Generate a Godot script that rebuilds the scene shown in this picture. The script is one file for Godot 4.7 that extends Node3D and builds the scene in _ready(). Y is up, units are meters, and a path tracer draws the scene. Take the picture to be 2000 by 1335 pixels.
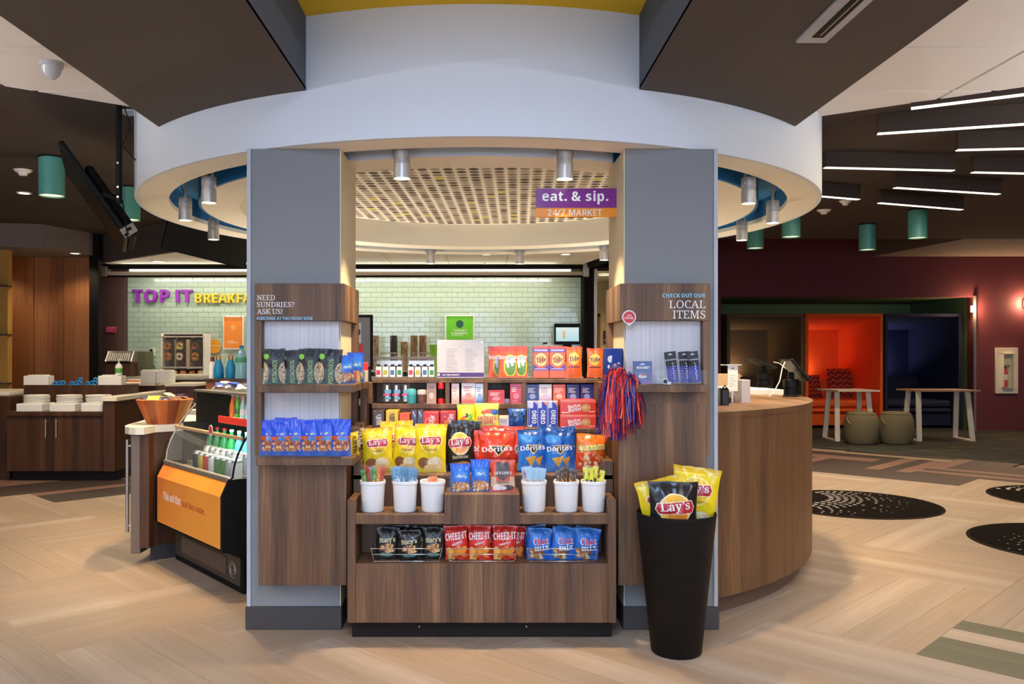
extends Node3D
# A hotel lobby market kiosk under a round soffit. Built in metres, y up, the lens at (0, 1.35, 0) looking along -z.

const K := 1660.0          # focal length in pixels of the 2000 x 1335 frame
const EYE := 1.35          # camera height
var M := {}
var cache := {}
var taken := {}
var rng := RandomNumberGenerator.new()



func _ready() -> void:
	rng.seed = 7
	# ---- camera: level, with a shifted lens
	var cam := Camera3D.new()
	cam.name = "camera"
	cam.position = Vector3(0, EYE, 0)
	cam.projection = Camera3D.PROJECTION_FRUSTUM
	cam.near = 0.05
	cam.far = 100.0
	cam.size = cam.near * 1335.0 / K
	cam.frustum_offset = Vector2(58.0, 22.5) / K * cam.near
	add_child(cam)
	# ---- sky and exposure
	var env := Environment.new()
	var sky := Sky.new()
	var sm := ProceduralSkyMaterial.new()
	sm.sky_top_color = H("9cc0ee")
	sm.sky_horizon_color = H("dfe9f5")
	sm.ground_horizon_color = H("b9b6ae")
	sm.ground_bottom_color = H("8a867e")
	sm.sky_energy_multiplier = 1.2
	sky.sky_material = sm
	env.background_mode = Environment.BG_SKY
	env.sky = sky
	env.tonemap_mode = Environment.TONE_MAPPER_LINEAR
	env.tonemap_exposure = EXPOSURE
	env.sdfgi_enabled = true
	env.ssao_enabled = true
	env.ssil_enabled = true
	var we := WorldEnvironment.new()
	we.name = "world_environment"
	we.environment = env
	add_child(we)
	materials()
	# ---- large lights: daylight through the storefront behind the lens, lay-in panels over the lobby floor
	area(self, Vector3(0, 1.75, 6.6), Vector3(0, 0.0, -1), Vector2(9.0, 2.1), DAY, H("c4dbff"))
	for x in [-4.1, 4.1]:
		for z in [2.6, -0.2, -2.4]:
			ceiling_panel(x, z)
	for x in [-4.3, 4.3]:
		for z in [1.4, -1.2, -3.4]:
			up_pendant(x, z)
	for z in [1.0, -1.3]:
		bay_panel(z)
	shell()
	floor_planks()
	ceilings()
	soffit()
	kiosk()
	shelf_goods()
	side_goods()
	case_and_counter()
	island()
	back_bar()
	lounge()
	desk()
	hung_things()

const EXPOSURE := 0.95
const DAY := 40.0
const PANEL := 2.0
const UPLIGHT := 11.0
const BAY := 8.0
const CAN := 3.4



# ---------------------------------------------------------------- mesh builder
class MB:
	var v := PackedVector3Array()
	var n := PackedVector3Array()
	var uv := PackedVector2Array()
	var c := PackedColorArray()
	var ix := PackedInt32Array()
	var xf := Transform3D()
	var col := Color.WHITE
	var tinted := false
	func tri(p: Vector3, q: Vector3, r: Vector3, np: Vector3, nq: Vector3, nr: Vector3, a := Vector2.ZERO, b := Vector2.ZERO, d := Vector2.ZERO) -> void:
		var i := v.size()
		var out := (q - p).cross(r - p).dot(np + nq + nr) > 0.0
		v.append(xf * p); v.append(xf * q); v.append(xf * r)
		n.append(xf.basis * np); n.append(xf.basis * nq); n.append(xf.basis * nr)
		uv.append(a); uv.append(b); uv.append(d)
		if tinted:
			c.append(col); c.append(col); c.append(col)
		ix.append(i)
		if out:
			ix.append(i + 2); ix.append(i + 1)
		else:
			ix.append(i + 1); ix.append(i + 2)
	func quad(p: Vector3, q: Vector3, r: Vector3, s: Vector3, hint: Vector3, a := Vector2(0, 1), b := Vector2(1, 1), d := Vector2(1, 0), e := Vector2(0, 0)) -> void:
		var g := (q - p).cross(r - p)
		if g.length_squared() < 1e-16:
			g = (r - p).cross(s - p)
		g = g.normalized()
		if g.dot(hint) < 0.0:
			g = -g
		tri(p, q, r, g, g, g, a, b, d)
		tri(p, r, s, g, g, g, a, d, e)
	func box(o: Vector3, s: Vector3, b := 0.0) -> MB:
		var h := s * 0.5
		b = minf(b, minf(h.x, minf(h.y, h.z)) * 0.9)
		for ax in 3:
			var u := (ax + 1) % 3
			var w := (ax + 2) % 3
			for sg in [-1.0, 1.0]:
				var k := []
				for q in [[-1, -1], [1, -1], [1, 1], [-1, 1]]:
					var p := Vector3()
					p[ax] = sg * h[ax]; p[u] = q[0] * (h[u] - b); p[w] = q[1] * (h[w] - b)
					k.append(o + p)
				var nn := Vector3(); nn[ax] = sg
				quad(k[0], k[1], k[2], k[3], nn)
			if b > 0.0:
				for su in [-1.0, 1.0]:
					for sw in [-1.0, 1.0]:
						var k := []
						for q in [[-1, 0], [1, 0], [1, 1], [-1, 1]]:
							var p := Vector3()
							p[ax] = q[0] * (h[ax] - b)
							p[u] = su * (h[u] - (b if q[1] else 0.0)); p[w] = sw * (h[w] - (0.0 if q[1] else b))
							k.append(o + p)
						var nn := Vector3(); nn[u] = su; nn[w] = sw
						quad(k[0], k[1], k[2], k[3], nn)
		if b > 0.0:
			for sx in [-1.0, 1.0]:
				for sy in [-1.0, 1.0]:
					for sz in [-1.0, 1.0]:
						var f := Vector3(sx, sy, sz)
						var nn := f.normalized()
						tri(o + f * Vector3(h.x, h.y - b, h.z - b), o + f * Vector3(h.x - b, h.y, h.z - b), o + f * Vector3(h.x - b, h.y - b, h.z), nn, nn, nn)
		return self
	# a box between world x, height and depth limits (depth counts away from the lens)
	func bb(x0: float, x1: float, y0: float, y1: float, z0: float, z1: float, b := 0.0015) -> MB:
		return box(Vector3((x0 + x1) / 2, (y0 + y1) / 2, -(z0 + z1) / 2), Vector3(absf(x1 - x0), absf(y1 - y0), absf(z1 - z0)), b)
	# profile (radius, height) turned round the y axis
	func lathe(pr: Array, segs := 24, o := Vector3.ZERO, soft := 50.0, a0 := 0.0, a1 := TAU) -> MB:
		var m := pr.size()
		var sn := []
		for i in m - 1:
			var d: Vector2 = pr[i + 1] - pr[i]
			sn.append(Vector2(d.y, -d.x).normalized())
		for i in m - 1:
			if pr[i].distance_to(pr[i + 1]) < 1e-6:
				continue
			var na: Vector2 = sn[i]
			var nb: Vector2 = sn[i]
			if i > 0 and absf(rad_to_deg(sn[i].angle_to(sn[i - 1]))) < soft:
				na = (sn[i] + sn[i - 1]).normalized()
			if i < m - 2 and absf(rad_to_deg(sn[i].angle_to(sn[i + 1]))) < soft:
				nb = (sn[i] + sn[i + 1]).normalized()
			for k in segs:
				var t0 := a0 + (a1 - a0) * k / segs
				var t1 := a0 + (a1 - a0) * (k + 1) / segs
				var e0 := Vector3(sin(t0), 0, cos(t0))
				var e1 := Vector3(sin(t1), 0, cos(t1))
				var p: Vector3 = o + e0 * pr[i].x + Vector3(0, pr[i].y, 0)
				var q: Vector3 = o + e1 * pr[i].x + Vector3(0, pr[i].y, 0)
				var r: Vector3 = o + e1 * pr[i + 1].x + Vector3(0, pr[i + 1].y, 0)
				var s: Vector3 = o + e0 * pr[i + 1].x + Vector3(0, pr[i + 1].y, 0)
				var ya := Vector3(0, na.y, 0)
				var yb := Vector3(0, nb.y, 0)
				var u0 := float(k) / segs
				var u1 := float(k + 1) / segs
				var va := 1.0 - float(i) / (m - 1)
				var vb := 1.0 - float(i + 1) / (m - 1)
				if pr[i].x > 1e-6:
					tri(p, q, r, e0 * na.x + ya, e1 * na.x + ya, e1 * nb.x + yb, Vector2(u0, va), Vector2(u1, va), Vector2(u1, vb))
				if pr[i + 1].x > 1e-6:
					tri(p, r, s, e0 * na.x + ya, e1 * nb.x + yb, e0 * nb.x + yb, Vector2(u0, va), Vector2(u1, vb), Vector2(u0, vb))
		return self
	func cyl(o: Vector3, r: float, h: float, segs := 20, r2 := -1.0, b := 0.0) -> MB:
		if r2 < 0.0:
			r2 = r
		if b > 0.0:
			return lathe([Vector2(0, 0), Vector2(r - b, 0), Vector2(r, b), Vector2(r2, h - b), Vector2(r2 - b, h), Vector2(0, h)], segs, o, 30.0)
		return lathe([Vector2(0, 0), Vector2(r, 0), Vector2(r2, h), Vector2(0, h)], segs, o, 30.0)
	# a solid piece of a ring; angle 0 faces the lens (+z), growing to the right (+x)
	func ring(o: Vector3, r0: float, r1: float, y0: float, y1: float, segs := 64, a0 := 0.0, a1 := TAU) -> MB:
		lathe([Vector2(r0, y0), Vector2(r1, y0), Vector2(r1, y1), Vector2(r0, y1), Vector2(r0, y0)], segs, o, 10.0, a0, a1)
		if a1 - a0 < TAU - 0.001:
			for t in [a0, a1]:
				var e := Vector3(sin(t), 0, cos(t))
				var f := Vector3(cos(t), 0, -sin(t)) * (1.0 if t == a1 else -1.0)
				quad(o + e * r0 + Vector3(0, y0, 0), o + e * r1 + Vector3(0, y0, 0), o + e * r1 + Vector3(0, y1, 0), o + e * r0 + Vector3(0, y1, 0), f)
		return self
	func tube(pts: Array, r: float, sides := 6) -> MB:
		var prev := []
		for i in pts.size():
			var d: Vector3 = (pts[mini(i + 1, pts.size() - 1)] - pts[maxi(i - 1, 0)]).normalized()
			var up := Vector3.UP if absf(d.y) < 0.95 else Vector3.RIGHT
			var s := d.cross(up).normalized()
			var t := s.cross(d)
			var now := []
			for k in sides:
				var a := TAU * k / sides
				now.append([pts[i] + (s * cos(a) + t * sin(a)) * r, s * cos(a) + t * sin(a)])
			if prev.size():
				for k in sides:
					var k2 := (k + 1) % sides
					tri(prev[k][0], prev[k2][0], now[k2][0], prev[k][1], prev[k2][1], now[k2][1])
					tri(prev[k][0], now[k2][0], now[k][0], prev[k][1], now[k2][1], now[k][1])
			if i == 0 or i == pts.size() - 1:
				var e := -d if i == 0 else d
				for k in range(1, sides - 1):
					tri(now[0][0], now[k][0], now[k + 1][0], e, e, e)
			prev = now
		return self
	# polygon in x,y pushed out from z0 to z1 (z0 < z1)
	func prism(poly: PackedVector2Array, z0: float, z1: float) -> MB:
		if Geometry2D.is_polygon_clockwise(poly):
			poly = poly.duplicate()
			poly.reverse()
		var t := Geometry2D.triangulate_polygon(poly)
		for k in range(0, t.size(), 3):
			for z in [[z0, -1.0], [z1, 1.0]]:
				var f := Vector3(0, 0, z[1])
				var a := poly[t[k]]
				var b := poly[t[k + 1]]
				var d := poly[t[k + 2]]
				tri(Vector3(a.x, a.y, z[0]), Vector3(b.x, b.y, z[0]), Vector3(d.x, d.y, z[0]), f, f, f, a, b, d)
		for i in poly.size():
			var a := poly[i]
			var b := poly[(i + 1) % poly.size()]
			quad(Vector3(a.x, a.y, z0), Vector3(b.x, b.y, z0), Vector3(b.x, b.y, z1), Vector3(a.x, a.y, z1), Vector3(b.y - a.y, a.x - b.x, 0))
		return self
	# polygon of (x, depth) between two heights
	func slab(poly: PackedVector2Array, y0: float, y1: float) -> MB:
		var keep := xf
		xf = xf * Transform3D(Basis(Vector3(1, 0, 0), Vector3(0, 0, -1), Vector3(0, 1, 0)), Vector3.ZERO)
		prism(poly, y0, y1)
		xf = keep
		return self
	func mesh() -> ArrayMesh:
		var a := []
		a.resize(Mesh.ARRAY_MAX)
		a[Mesh.ARRAY_VERTEX] = v
		a[Mesh.ARRAY_NORMAL] = n
		a[Mesh.ARRAY_TEX_UV] = uv
		if tinted:
			a[Mesh.ARRAY_COLOR] = c
		a[Mesh.ARRAY_INDEX] = ix
		var m := ArrayMesh.new()
		m.add_surface_from_arrays(Mesh.PRIMITIVE_TRIANGLES, a)
		return m


# ---------------------------------------------------------------- printed pictures
class Pic:
	var im: Image
	var w: int
	var h: int
	func _init(ww: int, hh: int, c: Color) -> void:
		im = Image.create(ww, hh, false, Image.FORMAT_RGB8)
		im.fill(c); w = ww; h = hh
	func ell(cx: float, cy: float, rx: float, ry: float, c: Color, rot := 0.0) -> Pic:
		var R := maxf(rx * w, ry * h)
		for y in range(maxi(0, int(cy * h - R)), mini(h, int(cy * h + R) + 2)):
			for x in range(maxi(0, int(cx * w - R)), mini(w, int(cx * w + R) + 2)):
				var d := Vector2(x + 0.5 - cx * w, y + 0.5 - cy * h).rotated(-rot)
				if pow(d.x / (rx * w), 2) + pow(d.y / (ry * h), 2) <= 1.0:
					im.set_pixel(x, y, c)
		return self
	func rect(x: float, y: float, ww: float, hh: float, c: Color) -> Pic:
		im.fill_rect(Rect2i(int(x * w), int(y * h), maxi(1, int(ww * w)), maxi(1, int(hh * h))), c)
		return self
	func poly(p: Array, c: Color) -> Pic:
		var q := PackedVector2Array()
		var lo := Vector2(1, 1)
		var hi := Vector2.ZERO
		for k in p.size() / 2:
			q.append(Vector2(p[k * 2], p[k * 2 + 1]))
			lo = lo.min(q[k]); hi = hi.max(q[k])
		for y in range(maxi(0, int(lo.y * h)), mini(h, int(hi.y * h) + 1)):
			for x in range(maxi(0, int(lo.x * w)), mini(w, int(hi.x * w) + 1)):
				if Geometry2D.is_point_in_polygon(Vector2((x + 0.5) / w, (y + 0.5) / h), q):
					im.set_pixel(x, y, c)
		return self
	func grad(y0: float, y1: float, a: Color, b: Color) -> Pic:
		for y in range(int(y0 * h), int(y1 * h)):
			im.fill_rect(Rect2i(0, y, w, 1), a.lerp(b, (y - y0 * h) / ((y1 - y0) * h)))
		return self
	func blobs(r: RandomNumberGenerator, x: float, y: float, ww: float, hh: float, k: int, s: float, cols: Array) -> Pic:
		for i in k:
			ell(x + ww * r.randf(), y + hh * r.randf(), s * r.randf_range(0.6, 1.2), s * r.randf_range(0.6, 1.2) * w / h, cols[r.randi() % cols.size()], r.randf() * 3.0)
		return self
	func lines(r: RandomNumberGenerator, x: float, y: float, ww: float, k: int, dy: float, c: Color, th := 0.0) -> Pic:
		for i in k:
			rect(x, y + dy * i, ww * r.randf_range(0.5, 1.0), th, c)
		return self
	func tex() -> ImageTexture:
		return ImageTexture.create_from_image(im)


func H(s: String) -> Color:
	return Color.html(s)


func px(x: float, z: float) -> float:
	return (x - 942.0) * z / K


func py(y: float, z: float) -> float:
	return EYE - (y - 690.0) * z / K


# the point of the room that was measured at that spot of the photograph and that depth
func P(x: float, y: float, z: float) -> Vector3:
	return Vector3(px(x, z), py(y, z), -z)


func mat(key: String, c: Color, rough := 0.6, metal := 0.0) -> StandardMaterial3D:
	if not M.has(key):
		var m := StandardMaterial3D.new()
		m.resource_name = key
		m.albedo_color = c
		m.roughness = rough
		m.metallic = metal
		M[key] = m
	return M[key]


func glow(key: String, c: Color, e: float) -> StandardMaterial3D:
	var m := mat(key, c.darkened(0.2), 0.5)
	m.emission_enabled = true
	m.emission = c
	m.emission_energy_multiplier = e
	return m


func paint(key: String, p: Pic, rough := 0.4) -> StandardMaterial3D:
	var m := mat(key, Color.WHITE, rough)
	m.albedo_texture = p.tex()
	m.texture_repeat = false
	return m


func numbered(s: String) -> String:
	taken[s] = taken.get(s, -1) + 1
	return s if taken[s] == 0 else "%s_%03d" % [s, taken[s]]


func tag(o: Node3D, label: String, category: String, group := "") -> Node3D:
	o.set_meta("label", label)
	o.set_meta("category", category)
	if group:
		o.set_meta("group", group)
	return o


func thing(called: String, label: String, category: String, at := Vector3.ZERO, yaw := 0.0, group := "") -> Node3D:
	var o := Node3D.new()
	o.name = numbered(called)
	add_child(o)
	o.position = at
	o.rotation.y = yaw
	return tag(o, label, category, group)


func part(called: String, mesh, m: Material, parent: Node3D, xf := Transform3D()) -> MeshInstance3D:
	var o := MeshInstance3D.new()
	o.name = called
	o.mesh = mesh.mesh() if mesh is MB else mesh
	o.material_override = m
	o.transform = xf
	parent.add_child(o, true)
	return o


func solo(called: String, mesh, m: Material, label: String, category: String, at := Vector3.ZERO, yaw := 0.0, group := "") -> MeshInstance3D:
	var o := part(numbered(called), mesh, m, self, Transform3D(Basis(Vector3.UP, yaw), at))
	tag(o, label, category, group)
	return o


func struct(called: String, mesh, m: Material) -> MeshInstance3D:
	var o := part(numbered(called), mesh, m, self)
	o.set_meta("kind", "structure")
	return o


func dup(o: Node3D, called: String, label: String, at: Vector3, yaw := 0.0) -> Node3D:
	var r: Node3D = o.duplicate()
	r.name = numbered(called)
	add_child(r)
	r.position = at
	r.rotation.y = yaw
	r.set_meta("label", label)
	return r


# a builder that takes world coordinates for a part of a thing
func on(o: Node3D) -> MB:
	var b := MB.new()
	b.xf = o.transform.affine_inverse()
	return b


func at(x := 0.0, y := 0.0, z := 0.0, e := Vector3.ZERO) -> Transform3D:
	return Transform3D(Basis.from_euler(e), Vector3(x, y, z))


# a box whose front carries a picture; the other sides take the picture's corner colour
func pbox(w: float, h: float, d: float) -> ArrayMesh:
	var key := "pbox%.3f,%.3f,%.3f" % [w, h, d]
	if not cache.has(key):
		var b := MB.new().box(Vector3(0, h / 2, 0), Vector3(w, h, d), minf(0.0015, d * 0.2))
		for i in b.uv.size():
			b.uv[i] = Vector2(b.v[i].x / w + 0.5, 1.0 - b.v[i].y / h).clamp(Vector2(0.01, 0.01), Vector2(0.99, 0.99)) if b.n[i].z > 0.9 else Vector2(0.02, 0.98)
		cache[key] = b.mesh()
	return cache[key]


# ---------------------------------------------------------------- lettering
func font(k: String) -> Font:
	var key := "font" + k
	if not cache.has(key):
		var f := SystemFont.new()
		f.font_names = PackedStringArray(["Droid Serif" if k.begins_with("serif") else "Droid Sans"])
		f.font_weight = 700 if k.ends_with("bold") else 400
		cache[key] = f
	return cache[key]


# letters fitted to w x h metres, centred; put bends them onto a surface
func letters(txt: String, k: String, w: float, h: float, depth := 0.002, put = null) -> ArrayMesh:
	var key := "txt" + txt + k
	if not cache.has(key):
		var t := TextMesh.new()
		t.text = txt
		t.font = font(k)
		t.font_size = 32
		t.pixel_size = 0.01
		t.depth = 0.01
		t.curve_step = 2.0
		cache[key] = t.get_mesh_arrays()
	var a: Array = cache[key].duplicate()
	var p: PackedVector3Array = a[Mesh.ARRAY_VERTEX].duplicate()
	var lo := Vector3(1e9, 1e9, 1e9)
	var hi := -lo
	for q in p:
		lo = lo.min(q); hi = hi.max(q)
	var s := hi - lo
	for i in p.size():
		var q := Vector3((p[i].x - (lo.x + hi.x) / 2) / s.x * w, (p[i].y - (lo.y + hi.y) / 2) / s.y * h, (p[i].z - lo.z) / maxf(s.z, 1e-5) * depth)
		p[i] = put.call(q) if put != null else q
	a[Mesh.ARRAY_VERTEX] = p
	var m := ArrayMesh.new()
	m.add_surface_from_arrays(Mesh.PRIMITIVE_TRIANGLES, a)
	return m


func word(txt: String, k: String, w: float, h: float, m: Material, parent: Node3D, xf: Transform3D, depth := 0.002) -> MeshInstance3D:
	return part("lettering", letters(txt, k, w, h, depth), m, parent, xf)


func spot(parent: Node3D, where: Vector3, aim: Vector3, angle: float, energy: float, c: Color, size := 0.03) -> void:
	var l := SpotLight3D.new()
	l.name = "lamp_beam"
	l.light_color = c
	l.light_energy = energy
	l.spot_angle = angle
	l.spot_angle_attenuation = 0.6
	l.spot_range = 20.0
	l.spot_attenuation = 2.0
	l.light_size = size
	l.shadow_enabled = true
	parent.add_child(l, true)
	l.position = where
	l.basis = Basis.looking_at(aim, Vector3.UP if absf(aim.normalized().y) < 0.98 else Vector3.RIGHT)


func area(parent: Node3D, where: Vector3, aim: Vector3, size: Vector2, energy: float, c: Color, turn := 0.0) -> void:
	var l := AreaLight3D.new()
	l.name = "lamp_face"
	l.light_color = c
	l.light_energy = energy
	l.area_size = size
	l.area_normalize_energy = true
	l.area_range = 25.0
	l.shadow_enabled = true
	parent.add_child(l, true)
	l.position = where
	l.basis = Basis.looking_at(aim, Vector3.UP if absf(aim.normalized().y) < 0.98 else Vector3.FORWARD)
	l.rotate_object_local(Vector3(0, 0, 1), turn)

func noise(seed_: int, f: float) -> FastNoiseLite:
	var n := FastNoiseLite.new()
	n.seed = seed_
	n.frequency = f
	n.fractal_octaves = 3
	return n


# long grain along y (or x) with broad bands of tone
func grain(w: int, h: int, cols: Array, seed_: int, along_x := false, fine := 0.5) -> ImageTexture:
	var a := noise(seed_, 0.012)
	var b := noise(seed_ + 1, 0.09)
	var c := noise(seed_ + 2, 0.02)
	var im := Image.create(w, h, false, Image.FORMAT_RGB8)
	for y in h:
		for x in w:
			var u := float(y if along_x else x)
			var v := float(x if along_x else y)
			var warp := c.get_noise_2d(u * 0.4, v * 0.08) * 7.0
			var k := 0.5 + a.get_noise_2d(u + warp, v * 0.015) * (1.0 - fine) * (0.8 if along_x else 1.3) + b.get_noise_2d((u + warp) * 3.0, v * 0.05) * fine * 0.75
			k = clampf(k, 0.0, 0.999) * (cols.size() - 1)
			im.set_pixel(x, y, (cols[int(k)] as Color).lerp(cols[int(k) + 1], k - int(k)))
	return ImageTexture.create_from_image(im)


func tri_tex(m: StandardMaterial3D, t: Texture2D, s: Vector3) -> StandardMaterial3D:
	m.albedo_texture = t
	m.uv1_triplanar = true
	m.uv1_world_triplanar = true
	m.uv1_scale = s
	return m


func materials() -> void:
	var wal := grain(512, 512, [H("3f2a16"), H("553923"), H("67472b"), H("785738"), H("906e49")], 11)
	tri_tex(mat("walnut", Color.WHITE, 0.5), wal, Vector3(0.9, 0.9, 0.9))
	tri_tex(mat("dark_walnut", H("b49c8a"), 0.45), wal, Vector3(0.9, 0.9, 0.9))
	tri_tex(mat("panel_wood", Color.WHITE, 0.5), grain(256, 256, [H("6a4022"), H("8a5630"), H("a06a40")], 19), Vector3(0.5, 0.5, 0.5))
	mat("blue_grey", H("828486"), 0.8)
	mat("cream_paint", H("d8cfae"), 0.8)
	mat("trim_grey", H("b9bcc0"), 0.6)
	mat("base_grey", H("3d3937"), 0.6)
	mat("plinth_black", H("211c1a"), 0.6)
	mat("drum_white", H("e4eaef"), 0.85)
	mat("soffit_cream", H("f6f1e2"), 0.85)
	mat("recess_blue", H("1469a4"), 0.6)
	mat("beam_brown", H("524a43"), 0.85)
	mat("beam_slate", H("525b66"), 0.85)
	mat("yellow_ceiling", H("e0b81c"), 0.8)
	mat("ceiling_white", H("efeae2"), 0.9)
	mat("ceiling_black", H("3c3029"), 0.85)
	mat("grey_soffit", H("7a6d62"), 0.85)
	mat("maroon", H("6c3038"), 0.75)
	mat("green_wall", H("708c5c"), 0.8)
	mat("brown_wall", H("5a4038"), 0.8)
	mat("black", H("151413"), 0.45)
	mat("black_matte", H("161312"), 0.8)
	mat("white", H("eeebe4"), 0.5)
	mat("white_gloss", H("f1efea"), 0.25)
	mat("paper", H("ece8dc"), 0.8)
	mat("ink", H("2a2a2c"), 0.7)
	mat("red", H("d8262a"), 0.4)
	mat("orange", H("ef6a1e"), 0.4)
	mat("steel", H("c2beb6"), 0.3, 0.85)
	mat("brushed", H("a9a39a"), 0.42, 0.7)
	mat("chrome", H("dddddd"), 0.12, 1.0)
	mat("stone", H("ece4cf"), 0.35)
	mat("teal", H("58a294"), 0.4)
	mat("text_white", H("f6f3ee"), 0.6)
	mat("text_blue", H("8fc6dc"), 0.6)
	mat("lug", H("7a5a40"), 0.6)
	var g := mat("glass", Color(0.93, 0.98, 0.97, 0.03), 0.02)
	g.transparency = BaseMaterial3D.TRANSPARENCY_ALPHA
	g.metallic_specular = 0.3
	var ac := mat("acrylic", Color(0.96, 0.97, 0.98, 0.02), 0.04)
	ac.transparency = BaseMaterial3D.TRANSPARENCY_ALPHA
	ac.metallic_specular = 0.12
	# textured wall panel of the hung shelves
	var weave := Pic.new(128, 128, H("dedbdc"))
	for i in 128:
		weave.im.fill_rect(Rect2i(i, 0, 1, 128), H("dedbdc").darkened(0.1 * rng.randf()))
		if i % 3 == 0:
			for y in 128:
				weave.im.set_pixel(i, y, H("dedbdc").darkened(0.08 * rng.randf()))
	tri_tex(mat("weave", Color.WHITE, 0.8), weave.tex(), Vector3(3, 3, 3))
	# oak planks
	var oaks := [H("8c7c6b"), H("978776"), H("a09080"), H("a79788"), H("b0a191")]
	for i in 4:
		var m := mat("oak_%d" % i, Color(1, 0.985 - i * 0.01, 0.97 - i * 0.02).darkened([0.0, 0.05, 0.09, 0.03][i]), 0.55)
		m.albedo_texture = grain(512, 96, oaks, 30 + i, true, 0.55)
	var dk := grain(256, 64, [H("2a211c"), H("3a2e27"), H("493c33")], 50, true)
	mat("dark_oak", Color.WHITE, 0.55).albedo_texture = dk
	mat("pink_oak", Color.WHITE, 0.55).albedo_texture = grain(256, 64, [H("664a40"), H("77584c"), H("866657")], 54, true)
	mat("olive_oak", Color.WHITE, 0.55).albedo_texture = grain(256, 64, [H("484531"), H("54513b"), H("605c45")], 58, true)
	for k in ["black_matte", "black", "plinth_black"]:
		M[k].metallic_specular = 0.25
	# fleck carpet
	var cp := Pic.new(512, 512, H("38312a"))
	for i in 520:
		var x := rng.randi() % 512
		var y := rng.randi() % 512
		var c: Color = [H("4a4a38"), H("262220"), H("3a7a8c"), H("8c7c46"), H("2f483c"), H("403e34"), H("24404a"), H("2c2824")][rng.randi() % 8]
		for k in 30 + rng.randi() % 90:
			for q in 4:
				cp.im.set_pixel((x + k) % 512, (y + q + k / 8) % 512, c)
	tri_tex(mat("carpet", H("c4bba8"), 0.95), cp.tex(), Vector3(0.45, 0.45, 0.45))


func ceiling_panel(x: float, z: float) -> void:
	var o := thing("ceiling_light", "square white ceiling light panel %s of the camera, %s" % ["left" if x < 0 else "right", "behind it" if z > 1 else ("beside it" if z > -1 else "ahead of it above the frame")], "light", Vector3(x, 2.76, z), 0, "ceiling light panels over the lobby floor")
	part("frame", MB.new().box(Vector3(0, 0.02, 0), Vector3(1.3, 0.03, 1.3), 0.004), M.white, o)
	part("diffuser", MB.new().box(Vector3(0, 0.0, 0), Vector3(1.2, 0.012, 1.2), 0.003), glow("panel_glow", H("fff2e2"), 1.5), o)
	area(o, Vector3(0, -0.012, 0), Vector3.DOWN, Vector2(1.2, 1.2), PANEL, H("fff0dd"))


func up_pendant(x: float, z: float) -> void:
	var side := "left" if x < 0 else "right"
	var o := thing("indirect_pendant", "linear pendant lighting the white ceiling %s of the camera, %s" % [side, "behind it" if z > 0 else ("ahead of it" if z < -2 else "beside it")], "light", Vector3(x, 2.2, z), 0, "indirect pendants under the white ceiling")
	part("trough", MB.new().box(Vector3(0, -0.03, 0), Vector3(0.22, 0.05, 1.8), 0.006), M.white, o)
	part("diffuser", MB.new().box(Vector3(0, 0.0, 0), Vector3(0.18, 0.01, 1.76), 0.002), glow("up_glow", H("fff6ea"), 2.0), o)
	for s in [-0.8, 0.8]:
		part("rod", MB.new().tube([Vector3(0, -0.02, s), Vector3(0, 0.6, s)], 0.004, 6), M.steel, o)
	area(o, Vector3(0, 0.012, 0), Vector3.UP, Vector2(0.18, 1.76), UPLIGHT, H("f2f5ff"))


func bay_panel(z: float) -> void:
	var o := thing("ceiling_light", "long white ceiling light panel in the yellow ceiling bay, %s" % ("behind the camera" if z > 0 else "ahead of the camera"), "light", Vector3(-0.05, 2.955, z), 0, "ceiling light panels in the yellow bay")
	part("frame", MB.new().box(Vector3(0, 0.0, 0), Vector3(1.0, 0.02, 1.5), 0.004), M.white, o)
	part("diffuser", MB.new().box(Vector3(0, -0.012, 0), Vector3(0.9, 0.012, 1.4), 0.003), glow("bay_glow", H("d3e2ff"), 1.5), o)
	area(o, Vector3(0, -0.025, 0), Vector3.DOWN, Vector2(0.9, 1.4), BAY, H("b4d2ff"))


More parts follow.
